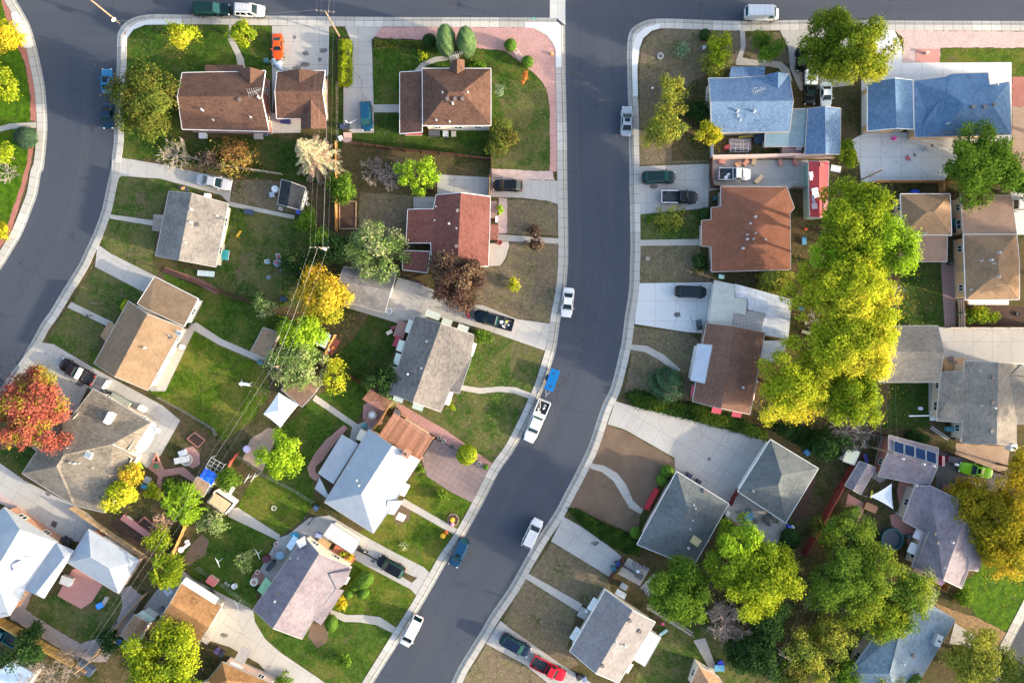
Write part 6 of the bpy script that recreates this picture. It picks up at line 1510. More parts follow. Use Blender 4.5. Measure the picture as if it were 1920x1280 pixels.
# ---------------------------------------------------------------- fences, poles, wires
def at(px, py, z=.12): return W(px, py, z)
FENCEC = {'brown': planks((.11,.055,.04), .35), 'gold': planks((.52,.32,.10), .4), 'orange': planks((.42,.22,.08), .35), 'red': planks((.17,.035,.03), .3), 'grey': planks((.34,.31,.27), .3), 'tan': planks((.46,.34,.22), .3)}
def fence(label, pts, h=1.7, col='brown', kind='wood', name='wooden_fence', cat='fence', post=2.4, postm=None, cap=False):
    q = [at(x, y).to_2d() for x, y in P(pts)]; c = sum(q, Vector((0,0)))/len(q); root = empty(name, (c.x, c.y, .1), 0, label, cat)
    rd = random.Random(int(c.x*c.y*10)); pm = MB(); rl = MB(); posts = []
    for a, b in zip(q, q[1:]):
        d = b-a; L = d.length; u = d.normalized(); n = Vector((-u.y, u.x)); ang = math.atan2(u.y, u.x)
        if kind == 'wood':
            k = max(1, int(L/.145)); w = L/k
            for i in range(k):
                m = a + u*(i+.5)*w + n*(.02*(i % 2)+rd.uniform(-.008,.008)); hh = h + rd.uniform(-.04,.03)
                pm.box((m.x, m.y, .12+hh/2), (w*.94, .022, hh), ang+rd.uniform(-.03,.03))
            for z in (.4, h*.55, h-.25): rl.box(((a.x+b.x)/2-n.x*.05, (a.y+b.y)/2-n.y*.05, .12+z), (L, .05, .09), ang)
            if cap: rl.box(((a.x+b.x)/2, (a.y+b.y)/2, .14+h+.03), (L, .14, .04), ang)
        elif kind == 'wire':
            for z in (.1, h*.5, h): rl.tube((a.x, a.y, .12+z), (b.x, b.y, .12+z), .012, n=5)
            k = int(L/.5)
            for i in range(k): m = a+u*(i+.5)*L/k; pm.tube((m.x, m.y, .15), (m.x, m.y, .12+h), .007, n=3)
        elif kind == 'wall':
            pm.box(((a.x+b.x)/2, (a.y+b.y)/2, .1+h/2), (L+.0, .34, h), ang); rl.box(((a.x+b.x)/2, (a.y+b.y)/2, .1+h+.03), (L+.04, .42, .07), ang)
        m = max(1, round(L/post)); posts += [a + d*(i/m) - n*.08*(kind == 'wood') for i in range(m)]
    posts.append(q[-1])
    mt = FENCEC.get(col) if isinstance(col, str) else plain(col, .8, .12)
    if kind == 'wire': mt = STEEL
    pm.build({'wood': 'board_panel', 'wire': 'wire_panel', 'wall': 'wall_body'}[kind], mt, root, world=True)
    rl.build('coping' if kind == 'wall' else 'rail', postm or mt, root, world=True)
    if kind != 'wall':
        for p in posts: MB().box((p.x, p.y, .1+(h+.06)/2), (.09,.09,h+.1) if kind == 'wood' else (.045,.045,h+.1)).build('post', postm or mt, root, world=True)
    return root
F = fence
F("dark brown board fence below the square brown hip roofed house", "660,270 760,284 860,293 918,301", 1.5, 'brown')
F("short brown board fence running down from the olive yellow bush", "920,245 921,290 922,332", 1.5, 'brown')
F("orange board fence along the power line, beside the planter", "633,270 633,345 633,434", 1.6, 'orange')
F("thin white rail fence between hedge strip and narrow driveway", "634,160 634,215 634,268", 1.2, (.7,.7,.68), 'wire', 'rail_fence')
F("rust brown gate panel in front of the black hatchback", "919,334 918,370", 1.7, 'orange', name='wooden_gate', cat='gate')
F("dark board fence between the two back lawns on the left", "303,503 340,514 380,533 430,553 475,569 552,598", 1.5, 'brown')
F("grey board fence across the top of the brick house's back yard", "345,262 352,295 420,312 530,328", 1.3, 'grey')
F("dark wood fence behind the ranch house's red outbuilding", "742,508 775,522 800,538", 1.8, 'brown', cap=True)
F("short dark fence beside the ranch house's back patio", "776,357 816,360", 1.6, 'brown')
F("garden wall fence with white rails south of the tan house", "300,745 350,772 402,803 407,815", .9, (.7,.7,.66), 'wire', 'rail_fence')
F("dark red board fence by the open yellow green tree", "650,700 672,714 692,728", 1.3, 'red')
F("golden orange fence dividing the slatted pergola from the patio", "738,752 718,782 699,808", 1.8, 'orange', cap=True)
F("brown deck screen beside the small white and blue shed", "632,628 622,646 612,668", 1.7, 'orange')
F("wire fence on the lawn behind the white roofed house", "488,886 525,903 560,922 588,940", 1.1, 'grey', 'wire', 'wire_fence')
F("wire fence above the sandy patch by the alley", "445,852 470,868 492,884", 1.1, 'grey', 'wire', 'wire_fence')
F("old leaning board fence below the taupe hip roofed house", "140,948 165,966 200,990 240,1018 276,1042", 1.5, 'tan')
F("long golden plank fence at the bottom left", "3,1156 50,1183 100,1212 148,1238", 1.9, 'gold', cap=True)
F("tan alley fence, its longer lower run", "278,1110 240,1152 205,1195 178,1232", 1.5, 'tan')
F("orange board alley fence, its short upper run", "352,982 340,1010 325,1042", 1.4, 'orange')
F("orange red fence scrap between tarpaulin and sandy patch", "447,850 438,862 428,880", 1.3, (.5,.1,.07), 'wood')
F("short golden fence at the foot of the alley", "152,1240 170,1252", 1.6, 'orange')
F("pink plaster garden wall behind the blue corner house", "1331,298 1400,297 1480,295 1562,296", 1.5, (.60,.42,.36), 'wall', 'garden_wall', 'wall')
F("brown board fence beside the white pickup with sacks", "1330,300 1330,330 1332,352 1352,354", 1.7, 'brown', cap=True)
F("narrow white and blue painted fence by the small yellow tree", "1332,262 1332,295", 1.5, (.65,.68,.72), 'wood')
F("tan fence with grey boards beside the red roofed carport", "1482,352 1515,356", 1.6, 'grey')
F("orange brown board fence below the wide pale driveway", "1634,343 1700,343 1770,343 1806,342", 1.7, 'orange')
F("orange fence corner between the tan garages", "1760,345 1760,362", 1.7, 'orange')
F("orange fence with white posts below the tan house", "1772,614 1810,614 1850,614 1945,614", 1.4, 'orange', postm=WHITE)
F("orange side fence joining the tan house to its white post", "1795,563 1797,590 1797,613", 1.7, 'orange', postm=WHITE)
F("long dark red board fence running down from the mauve shed", "1592,872 1568,915 1545,957 1522,1000 1502,1036", 1.9, 'red', cap=True)
F("low brick red wall edging the back patio", "1364,972 1400,995 1452,1027", .5, (.22,.09,.07), 'wall', 'patio_wall', 'wall')
F("rust red gate between the grey hip house and its garage", "1380,918 1372,930 1366,943", 1.7, 'red', name='wooden_gate', cat='gate')
F("black board gate by the blue bins", "1168,1043 1155,1062 1140,1084", 1.7, 'brown', name='wooden_gate', cat='gate')
F("brown stick fence at the end of the overgrown hedge", "1394,786 1420,795 1452,802", 1.2, 'brown')
F("thin grey wire fence on the dark lawn's left side", "1636,690 1638,740 1642,790 1645,842", 1.3, 'grey', 'wire', 'wire_fence')
F("white plank frame fence beside the yellow tree row", "1618,690 1620,730 1620,790 1620,838", 1.2, 'tan', 'wire', 'post_fence')
F("dark fence behind the mauve solar garage", "1622,805 1668,815", 1.4, 'brown')
F("brown rail fence along the muscle car's drive", "1757,840 1793,853 1890,892", 1., 'brown')
F("orange brown fence at the mauve gabled house's corner", "1725,1080 1762,1102 1768,1092", 1.6, 'orange')
F("pale board fence at the white patio cover's garden", "1212,1131 1250,1155 1298,1188", .9, 'tan')
F("white front yard fence of the clothesline lawn, lower side", "372,1062 420,1095 472,1135", 1.0, 'grey', 'wire', 'wire_fence')
POLEM = plain((.25,.185,.125), .95, .3, sc=6.); WIREM = plain((.30,.30,.31), .4, .1, .5); INS = plain((.16,.17,.18), .3, .05)
def pole(label, bx, by, h, arm=None, ang=0, extra=False):
    c = at(bx, by); root = empty("utility_pole", (c.x, c.y, .1), 0, label, "utility pole")
    MB().tube((0,0,-.2), (0,0,h), .15, .10, 10).build('pole', POLEM, root)
    out = []
    for z, w in (arm or []):
        d = Vector((math.cos(R(ang)), math.sin(R(ang)), 0)); m = MB(); m.bar(d*(-w/2)+Vector((0,0,z)), d*(w/2)+Vector((0,0,z)), .10, .12); m.bar(d*.6+Vector((0,0,z)), Vector((0,0,z-.6)), .04, .04); m.bar(d*-.6+Vector((0,0,z)), Vector((0,0,z-.6)), .04, .04)
        cr = m.build('crossarm', plain((.15,.12,.10), .9), root)
        for f in (-.46, -.2, .2, .46):
            p = d*w*f + Vector((0,0,z+.07)); MB().lathe([(.03,0),(.05,.05),(.09,.08),(.05,.12),(.07,.16),(.03,.2)], tuple(p), 8).build('insulator', INS, cr); out.append(p + Vector((c.x, c.y, .1+.2)))
    if extra:
        MB().lathe([(.2,0),(.24,.05),(.24,.7),(.18,.8)], (.32, 0, h-2.2), 12).build('transformer', plain((.45,.47,.48), .5), root)
    return root, out
_, A1 = pole("wooden utility pole with crossarm beside the lime green hedge", 636, 68, 8.2, [(8.0, 2.7)], -5)
_, A2 = pole("utility pole rising out of the dark green tree", 624, 476, 7.6, [(7.4, 2.8)], 0, True)
_, A3 = pole("utility pole hidden in the pale green tree", 545, 684, 7.4, [(7.2, 2.2)], -30)
_, A4 = pole("utility pole at the foot of the alley, bottom left", 192, 1222, 7.0, [(6.8, 1.8)], -35)
_, A5 = pole("right hand utility pole over the dark evergreens", 1438, 1192, 7.2, [(7.0, 2.2)], -28)
_, A6 = pole("utility pole beside the mauve solar panel garage", 1628, 836, 7.2, [(7.0, 1.8)], -35)
pole("bare wooden pole leaning over the wide pale driveway", 1613, 338, 6.3)
# kerbside pole with street light and stop sign, top left
r0, _ = pole("tall wooden street light pole on the top left kerb", 223, 43, 9.5)
m = MB(); m.tube((0,0,7.6), (-1.1,1.2,8.2), .05, .04); m.build('bracket', STEEL, r0); m = MB().box((-1.35,1.5,8.2), (.3,.7,.16), .7); m.build('lamp_head', plain((.6,.62,.62), .4), r0, bevel=.05)
def wire(label, pts, r=.022, sag=.5):
    m = MB()
    for a, b in zip(pts, pts[1:]):
        a, b = Vector(a), Vector(b); n = 10; pr = a
        for i in range(1, n+1):
            t = i/n; q = a.lerp(b, t) - Vector((0,0,sag*4*t*(1-t))); m.tube(pr, q, r, r, 5, False); pr = q
    c = Vector(pts[0]); o = m.build("power_line", WIREM, loc=tuple(c)); tag(o, label, "power line"); return o
up = lambda p, dx, dy: Vector((p.x+dx, p.y+dy, p.z))
for i, lb in ((0, "leftmost overhead wire running down from the hedge pole"), (1, "second overhead wire from the left, below the hedge pole"), (2, "third overhead wire below the hedge pole"), (3, "rightmost overhead wire running down from the hedge pole")):
    wire(lb, [up(A1[i], .5, 12), A1[i], A2[i]], .016 if i == 2 else .005)
wire("thick cable bundle running down the back alley from the dark tree", [A2[1]-Vector((0,0,1.2)), A3[1]-Vector((0,0,1.0)), A4[1]-Vector((0,0,.8)), up(A4[1], -10, -12)], .013, .7)
for i, lb in ((0, "thin overhead wire on the left side of the alley"), (3, "thin overhead wire on the right side of the alley")):
    wire(lb, [A2[i], A3[i], A4[i], up(A4[i], -10, -12)], .006, .7)
for i, lb in ((0, "left one of the wires past the shade sail"), (1, "middle wire past the shade sail"), (3, "right one of the wires past the shade sail")):
    wire(lb, [up(A6[i], -.3, 22), A6[i], A5[i], up(A5[i], -12, -22)], .006, .7)
wire("service wire crossing to the rust brown house's roof", [at(1455, 349, 3.4), at(1510, 337, 3.2)], .012, .2)
wire("faint wire over the top left road", [Vector(A1[0]), (W(223,43,8).x, W(223,43,8).y, 8.6)], .012, .6)
def sign():
    c = at(999, 50); root = empty("street_sign", (c.x, c.y, .12), 0, "green street name sign on a post at the top corner", "street sign")
    MB().tube((0,0,0), (0,0,2.6), .035, n=8).build('post', STEEL, root); MB().box((0,0,2.62), (.95,.03,.22)).build('sign_blade', plain((.02,.42,.30), .4), root); MB().box((0,0,2.86), (.03,.8,.22)).build('sign_blade', plain((.02,.42,.30), .4), root)
sign()
def stop_sign():
    c = at(229, 50); root = empty("stop_sign", (c.x, c.y, .12), R(50), "back of a stop sign next to the street light pole", "road sign")
    MB().tube((0,0,0), (0,0,2.5), .03, n=8).build('post', STEEL, root)
    MB().lathe([(.40,-.012),(.41,0),(.40,.012)], (0,.05,2.2), 8, Matrix.Rotation(R(90), 3, 'X')).build('sign_plate', plain((.5,.52,.5), .4), root)
stop_sign()

# ---------------------------------------------------------------- yard things
def bin_(label, px, py, col, rz=0, h=1.05, group=None):
    c = at(px, py); root = empty("wheelie_bin", (c.x, c.y, .15), R(rz), label, "bin", group)
    b = MB(); b.add([(-.24,-.26,.05),(.24,-.26,.05),(.24,.26,.05),(-.24,.26,.05),(-.31,-.34,h),(.31,-.34,h),(.31,.34,h),(-.31,.34,h)], [(3,2,1,0),(0,1,5,4),(1,2,6,5),(2,3,7,6),(3,0,4,7),(4,5,6,7)]); b.build('tub', plain(col, .5, .1), root, bevel=.03)
    l = MB().box((.01,0,h+.03), (.70,.74,.07)); l.box((-.36,0,h+.01), (.08,.6,.06)); l.build('lid', plain(dim(col, 1.3), .45, .1), root, bevel=.025)
    for s in (1,-1): MB().lathe([(.03,-.04),(.12,-.04),(.12,.04),(.03,.04)], (-.24, s*.30, .12), 12, Matrix.Rotation(R(90), 3, 'X')).build('wheel', BLACKRUB, root)
def chair(label, px, py, rz, col, cush=None, group=None):
    c = at(px, py); root = empty("garden_chair", (c.x, c.y, .13), R(rz), label, "chair", group); m = plain(col, .5, .06)
    s = MB()
    for k in range(5): s.box((0, -.22+k*.11, .42), (.5, .09, .03))
    s.build('seat', m, root)
    b = MB()
    for k in range(5): b.box((-.29, -.22+k*.11, .70), (.03, .08, .55), 0, 0, -.2)
    b.build('backrest', m, root)
    for x in (-.24,.24):
        for y in (-.27,.27): MB().box((x, y, .21), (.045,.045,.42)).build('leg', m, root)
    for y in (-.30,.30): a = MB().box((.0, y, .62), (.5,.06,.03)); a.box((.22, y, .5), (.04,.04,.22)); a.build('armrest', m, root)
    if cush: MB().box((.02, 0, .47), (.42,.44,.07)).build('cushion', plain(cush, .8), root, bevel=.03)
def rtable(label, px, py, r, h, col, leg=None, name='round_table', cat='table', items=()):
    c = at(px, py); root = empty(name, (c.x, c.y, .13), 0, label, cat); m = plain(col, .4, .06)
    MB().lathe([(r*.95,h-.03),(r,h-.02),(r,h),(r*.97,h+.01)], (0,0,0), 24).build('tabletop', m, root)
    MB().lathe([(.28,0),(.26,.04),(.05,.08),(.04,h-.03)], (0,0,0), 12).build('pedestal', leg or m, root)
    return root
def boxy(label, name, cat, px, py, sx, sy, sz, rz, col, lid=None, rough=.6, bev=.03, z=.13, group=None, slats=0):
    """box like thing with a body and a proud lid"""
    c = at(px, py, z); root = empty(name, (c.x, c.y, z), R(rz), label, cat, group); m = plain(col, rough, .15)
    b = MB().box((0,0,sz/2), (sx, sy, sz))
    for k in range(slats): b.box((-sx/2+(k+.5)*sx/slats, 0, sz/2), (.03, sy+.04, sz*.92))
    b.build('body', m, root, bevel=bev)
    MB().box((0,0,sz+.02), (sx+.06, sy+.06, .06)).build('lid', plain(lid or dim(col, 1.15), rough, .12), root, bevel=min(bev, .02))
    return root
def bed(label, pts, h, col, fill=MULCH, name='raised_bed', cat='raised bed', w=.16):
    q = [at(x, y).to_2d() for x, y in P(pts)]; c = sum(q, Vector((0,0)))/len(q); root = empty(name, (c.x, c.y, .1), 0, label, cat); m = MB()
    for a, b in zip(q, q[1:]+q[:1]): m.bar((a.x, a.y, .1+h/2), (b.x, b.y, .1+h/2), w, h)
    m.build('edging', col, root, world=True); p = MB(); p.add([(v.x, v.y, .1+h*.7) for v in ccw(q)], [tuple(range(len(q)))]); p.build('soil', fill, root, world=True)
def clothesline(label, px, py, rz, w=1.6):
    c = at(px, py); root = empty("clothesline_post", (c.x, c.y, .12), R(rz), label, "clothesline post"); m = plain((.62,.66,.68), .4, .1)
    MB().tube((0,0,0), (0,0,2.0), .04, n=8).build('post', m, root); b = MB(); b.tube((0,-w/2,2.0), (0,w/2,2.0), .035, n=8); b.tube((0,-w/3,2.0), (0,0,1.6), .02); b.tube((0,w/3,2.0), (0,0,1.6), .02); b.build('crossbar', m, root)
def disc(label, name, cat, px, py, r, h, col, z=.13, rimc=None, inner=None):
    c = at(px, py); root = empty(name, (c.x, c.y, z), 0, label, cat)
    MB().lathe([(r*.9,0),(r,h*.2),(r,h),(r*.9,h+.01)] if not inner else [(r*.96,0),(r,h*.3),(r,h),(r*.82,h),(r*.8,h*.6)], (0,0,0), 24).build('body', plain(col, .6, .12), root, smooth=40)
    if inner: MB().lathe([(r*.8,h*.5),(r*.79,h*.62)], (0,0,0), 24).build('filling', plain(inner, .5, .25), root)
    if rimc: MB().lathe([(r*.55,h),(r*.55,h+.03),(r*.35,h+.05)], (0,0,0), 20).build('top', plain(rimc, .5), root)
    return root
def pumpkin(label, px, py, r, col, name='pumpkin', cat='pumpkin', sq=.75):
    c = at(px, py); root = empty(name, (c.x, c.y, .12), 0, label, cat); m = MB(); n = 24; prof = [(.15,.02),(.75,.12),(1.,.5),(.8,.86),(.25,.98)]
    for k, (a, z) in enumerate(prof):
        for i in range(n):
            t = 2*math.pi*i/n; q = r*a*(1-.09*abs(math.sin(4*t))); m.v.append((q*math.cos(t), q*math.sin(t), z*r*2*sq))
    for k in range(4):
        for i in range(n): m.f.append((k*n+i, k*n+(i+1) % n, (k+1)*n+(i+1) % n, (k+1)*n+i))
    m.f.append(tuple(range(n-1,-1,-1))); m.f.append(tuple(4*n+i for i in range(n))); m.build('body', plain(col, .5, .1), root, smooth=60)
    MB().tube((0,0,r*2*sq*.9), (.05,.02,r*2*sq*1.15), r*.12, r*.08).build('stalk', plain((.2,.22,.06), .9), root)
for lb, x, y, c, rz in (
  ("dark green bin at the brick house's front corner", 503, 119, (.02,.07,.075), 0), ("navy bin left of the two by the garage back patio", 645, 241, (.03,.035,.08), 8), ("black bin right of the two beside the blue hatchback", 656, 240, (.025,.03,.04), 0),
  ("black bin in front of the black pickup's nose", 886, 585, (.02,.03,.04), 20), ("teal black bin by the rust brown house's driveway", 1338, 374, (.015,.045,.055), 0), ("dark teal bin on the pale blue concrete drive", 1308, 604, (.02,.06,.07), 10),
  ("black bin just below the dark teal bin", 1309, 614, (.02,.025,.035), 10), ("navy bin with a white lid sticker at the grey hip roof", 1290, 889, (.02,.02,.05), -30), ("dark navy bin lower on the grey hip roof's edge", 1307, 901, (.015,.02,.045), -30),
  ("bright navy bin by the black board gate", 1157, 1053, (.01,.03,.14), 30), ("teal bin below the bright navy bin", 1149, 1062, (.015,.09,.13), 30), ("purple navy bin beside the pink walled house", 412, 1215, (.07,.05,.16), -30), ("dark navy bin behind the purple navy bin", 420, 1221, (.02,.025,.05), -30),
  ("blue bin at the white roofed house's back corner", 596, 949, (.03,.06,.12), 60), ("black bin at the white garage's alley end", 126, 1008, (.03,.03,.04), -30), ("black bin next to the one at the white garage", 134, 1013, (.03,.035,.04), -30),
  ("dark bin at the lower right of the red pickup", 1084, 1264, (.02,.02,.025), 30), ("blue grey bin with a white lid by the red pickup", 1095, 1267, (.12,.16,.25), 30), ("dark bin on the taupe house's side path", 200, 735, (.03,.04,.05), -30)):
    bin_(lb, x, y, c, rz)
# long side clutter of the taupe house, boat shaped white cover
c = at(276, 822); root = empty("covered_boat", (c.x, c.y, .14), R(58), "boat under a white cover behind the taupe house", "boat")
m = MB(); prof = [(-2.2,.55),(-1.6,.9),(-.4,1.05),(.8,1.0),(1.7,.6),(2.3,.08)]; n = 8
for x, w in prof:
    for i in range(n+1):
        t = math.pi*i/n; m.v.append((x, -w*math.cos(t), .55+.75*math.sin(t)*(w/1.05)**.5))
for k in range(len(prof)-1):
    for i in range(n): m.f.append((k*(n+1)+i, k*(n+1)+i+1, (k+1)*(n+1)+i+1, (k+1)*(n+1)+i))
m.f.append(tuple(range(n+1))); m.build('cover', plain((.80,.82,.85), .6, .05), root, smooth=50)
hl = MB(); 
for x, w in prof:
    for y, z in ((-w, .6), (-w*.5, .2), (w*.5, .2), (w, .6)): hl.v.append((x, y, z))
for k in range(len(prof)-1):
    for i in range(3): hl.f.append((k*4+i, (k+1)*4+i, (k+1)*4+i+1, k*4+i+1))
hl.build('hull', plain((.35,.45,.55), .4), root)
boxy("long blue tarp covered woodpile beside the taupe house's wall", "woodpile", "woodpile", 265, 782, 3.4, .9, .8, -32, (.30,.42,.55), (.55,.68,.82))
boxy("grey covered cart along the taupe house's wall", "covered_cart", "cart", 231, 750, 3.2, 1.1, .9, -32, (.16,.19,.17), (.28,.31,.28), bev=.12)
boxy("white crate stack beside the blue covered woodpile", "crate_stack", "crates", 270, 765, 1.1, .8, .7, -32, (.6,.58,.54))
boxy("white grill cart on the taupe house's drive", "grill_cart", "grill", 203, 720, 1.5, .35, .8, 55, (.6,.62,.6))
for i, (x, y) in enumerate(((287, 797), (296, 806), (291, 803))):
    disc(("white barrel", "pale blue barrel", "grey barrel")[i] + " at the taupe house's white back wall, " + ("upper", "lower right", "middle")[i], "barrel", "barrel", x, y, .45, .8, ((.65,.68,.7), (.45,.55,.65), (.35,.38,.4))[i], rimc=(.3,.4,.5))
# stone fountain garden
disc("pale round stone fountain on the round red paving", "fountain", "fountain", 351, 861, .95, .35, (.55,.48,.42), inner=(.35,.30,.26))
boxy("low white stone bench across the round red paving", "stone_bench", "bench", 343, 861, 2.4, .9, .35, 12, (.68,.64,.58))
boxy("grey metal chest on the round red paving", "metal_chest", "chest", 345, 848, 1.1, .8, .6, 20, (.38,.42,.48))
# white canopy
def canopy(label, pts, h, peak, mat, name='party_canopy', cat='canopy'):
    q = [at(x, y, h) for x, y in P(pts)]; c = sum(q, Vector())/len(q); root = empty(name, (c.x, c.y, .12), 0, label, cat); m = MB()
    k = Vector((c.x, c.y, peak)); rings = []
    for t in (0, .35, .7, 1.):
        for i in range(4):
            for s in np.linspace(0, 1, 6)[:-1]:
                p = q[i].lerp(q[(i+1) % 4], s); p = p.lerp(Vector((c.x, c.y, p.z)), .04*math.sin(s*math.pi)); r = p.lerp(k, t); r.z = p.z + (peak-h)*(t**1.35); m.v.append(tuple(r))
    for a in range(3):
        for i in range(20): m.f.append((a*20+i, a*20+(i+1) % 20, (a+1)*20+(i+1) % 20, (a+1)*20+i))
    n0 = len(m.v)
    for i in range(20): x, y, z = m.v[i]; m.v.append((x, y, z-.28))
    for i in range(20): m.f.append((n0+i, n0+(i+1) % 20, (i+1) % 20, i))
    m.build('canopy_cloth', mat, root, world=True)
    for p in q: z = p.lerp(c, .05); MB().tube((z.x, z.y, .1), (z.x, z.y, h), .03, n=6).build('leg', STEEL, root, world=True)
canopy("white peaked party canopy beside the brown roofed garage", "522,736 560,757 525,801 494,776", 2.2, 3.0, plain((.82,.82,.84), .8, .03))
def sail():
    pts = [(1631,930,2.6),(1672,906,3.0),(1675,954,2.6)]; q = [W(*p) for p in pts]; c = sum(q, Vector())/3; root = empty("shade_sail", (c.x, c.y, .1), 0, "white triangular shade sail over the red patio", "shade sail"); m = MB(); n = 10
    idx = {}
    for i in range(n+1):
        for j in range(n+1-i):
            a, b = i/n, j/n; g = 1-a-b; p = q[0]*a + q[1]*b + q[2]*g; e = min(a, b, g)
            pull = .10*(4*a*b*(1 if g < .01 else 0) + 4*b*g*(1 if a < .01 else 0) + 4*a*g*(1 if b < .01 else 0)); p = p.lerp(c, pull); p.z -= .9*e; idx[i, j] = len(m.v); m.v.append(tuple(p))
    for i in range(n):
        for j in range(n-i):
            m.f.append((idx[i, j], idx[i+1, j], idx[i, j+1]))
            if i+j < n-1: m.f.append((idx[i+1, j], idx[i+1, j+1], idx[i, j+1]))
    m.build('cloth', plain((.66,.70,.76), .8, .04), root, world=True)
    for p in q: d = (p-c); d.z = 0; d.normalize(); e = p + d*.7; MB().tube((e.x, e.y, .1), (e.x, e.y, p.z+.2), .05, n=8).build('post', STEEL, root, world=True); MB().tube(p, (e.x, e.y, p.z+.1), .012, n=4).build('rope', WIREM, root, world=True)
sail()
# slatted structures
def pergola(label, pts, h, n, mat, w=.12, name='pergola', cat='pergola', posts=True, sheet_=None, sl=.1):
    q = [W(x, y, h) for x, y in P(pts)]; c = sum(q, Vector())/4; root = empty(name, (c.x, c.y, .1), 0, label, cat)
    bm_ = MB(); bm_.bar(q[0]-Vector((0,0,.16)), q[1]-Vector((0,0,.16)), .1, .18); bm_.bar(q[3]-Vector((0,0,.16)), q[2]-Vector((0,0,.16)), .1, .18); bm_.build('beam', mat, root, world=True)
    s = MB()
    for i in range(n): t = (i+.5)/n; a, b = q[0].lerp(q[1], t), q[3].lerp(q[2], t); d = (b-a).normalized()*.25; s.bar(a-d, b+d, w, sl)
    s.build('slats' if n > 20 else 'rafters', mat, root, world=True)
    if sheet_:
        v = [p+Vector((0,0,.06)) for p in q]; MB().add([tuple(p) for p in v] + [(p.x, p.y, p.z-.03) for p in v], [(0,1,2,3),(7,6,5,4),(0,4,5,1),(1,5,6,2),(2,6,7,3),(3,7,4,0)]).build('roof_sheet', sheet_, root, world=True)
    if posts:
        for p in q: MB().box((p.x, p.y, (h-.1)/2), (.13,.13,h-.2)).build('post', mat, root, world=True)
REDW = planks((.50,.24,.16), .25)
pergola("small red slatted pergola over the round hot tub", "692,731 736,756 720,768 681,746", 2.3, 15, REDW, .1)
pergola("big redwood slatted patio roof beside the white metal roof", "737,776 812,822 788,861 711,815", 2.5, 46, planks((.42,.20,.13), .35), .13)
disc("round hot tub with a white swirled lid under the pergola", "hot_tub", "hot tub", 700, 777, .68, .75, (.45,.36,.32), rimc=(.75,.74,.74))
boxy("beige bench cushion box along the patio roof's edge", "bench", "bench", 772, 795, 6.2, .7, .5, -32, (.45,.36,.24))
boxy("dark grill at the top of the big patio roof", "grill", "grill", 746, 772, 1.0, .55, .9, -32, (.09,.10,.12))
boxy("stack of firewood beside the dark grill", "firewood", "firewood", 757, 779, 1.0, .6, .5, -32, (.28,.15,.10), slats=6)
boxy("teal storage box at the white roofed house's back door", "storage_box", "box", 684, 798, .8, .5, .5, 30, (.06,.22,.22))
for i, (x, y) in enumerate(((824, 820), (832, 826), (847, 837), (899, 868))):
    disc(("pale", "white", "dark blue", "grey")[i] + " flower pot on the red paver strip" + ("", "", "", " near its end")[i], "flower_pot", "flower pot", x, y, .28, .45, ((.55,.45,.42), (.7,.66,.62), (.08,.09,.14), (.55,.56,.58))[i], inner=(.08,.10,.04))
# blue tarp frame
def tarp():
    q = [W(x, y, 2.1) for x, y in ((385,876),(409,890),(395,911),(371,896))]; c = sum(q, Vector())/4; root = empty("blue_tarpaulin", (c.x, c.y, .1), 0, "bright blue tarpaulin stretched over a pipe frame", "tarpaulin")
    m = MB(); n = 8
    for i in range(n+1):
        for j in range(n+1):
            a = q[0].lerp(q[1], i/n).lerp(q[3].lerp(q[2], i/n), j/n); a.z += .12*math.sin(j*2.1)*math.sin(i*1.3) - .25*abs(i/n-.5); m.v.append(tuple(a))
    for i in range(n):
        for j in range(n): k = i*(n+1)+j; m.f.append((k, k+1, k+n+2, k+n+1))
    m.build('cloth', plain((.01,.13,.75), .5, .25, sc=1.2), root, world=True, smooth=60)
    f = MB(); p = [W(x, y, 2.0) for x, y in ((396,857),(421,871),(409,890),(385,876))]
    for a, b in ((0,1),(1,2),(3,0),(2,3)): f.tube(p[a], p[b], .035)
    for t in (.33, .66): f.tube(p[0].lerp(p[1], t), p[3].lerp(p[2], t), .025); f.tube(p[0].lerp(p[3], t), p[1].lerp(p[2], t), .025)
    for v in p+q: f.tube((v.x, v.y, .1), v, .03)
    f.build('frame', plain((.45,.50,.48), .4), root, world=True)
tarp()
disc("lavender round table on the sandy patch", "round_table", "table", 464, 841, .55, .4, (.62,.52,.72), rimc=(.7,.6,.75))
boxy("lime yellow cushion on the taupe house's back step", "cushion", "cushion", 262, 874, 1.2, .9, .3, -60, (.42,.50,.03), bev=.1)
boxy("blue toy box in the taupe house's flower corner", "toy_box", "box", 273, 911, .9, .6, .45, -10, (.05,.25,.45))
boxy("grey stone planter in the taupe house's flower corner", "planter", "planter", 279, 899, .9, .9, .5, -20, (.34,.36,.38))
disc("round green garden dome near the pink triangular bed", "garden_dome", "planter", 294, 873, .4, .3, (.06,.18,.08))
bed("pink brick triangular bed on the taupe house's patio", "293,850 300,865 288,866", .25, plain((.52,.22,.17), .9))
bed("square red timber planter by the alley", "257,983 277,1000 291,984 272,968", .4, plain((.38,.15,.13), .9))
boxy("low red brick bench wall with a row of iron rails", "brick_wall", "wall", 258, 985, 5.2, .9, .5, -35, (.40,.17,.15), slats=0)
boxy("white concrete slab at the end of the red brick bench wall", "concrete_slab", "slab", 246, 974, 1.5, .6, .4, -40, (.6,.56,.5))
bed("timber edged brown planting box near the garden path end", "352,822 372,838 385,825 366,810", .3, planks((.35,.17,.13), .3))
bed("narrow timber planting box beside the wooden bed", "637,378 668,378 667,429 637,429", .25, planks((.33,.22,.15), .3))
boxy("red topped cream dog house on the clothesline lawn", "dog_house", "dog house", 401, 1086, 1.5, 1.1, .8, -35, (.62,.42,.36), (.55,.15,.15))
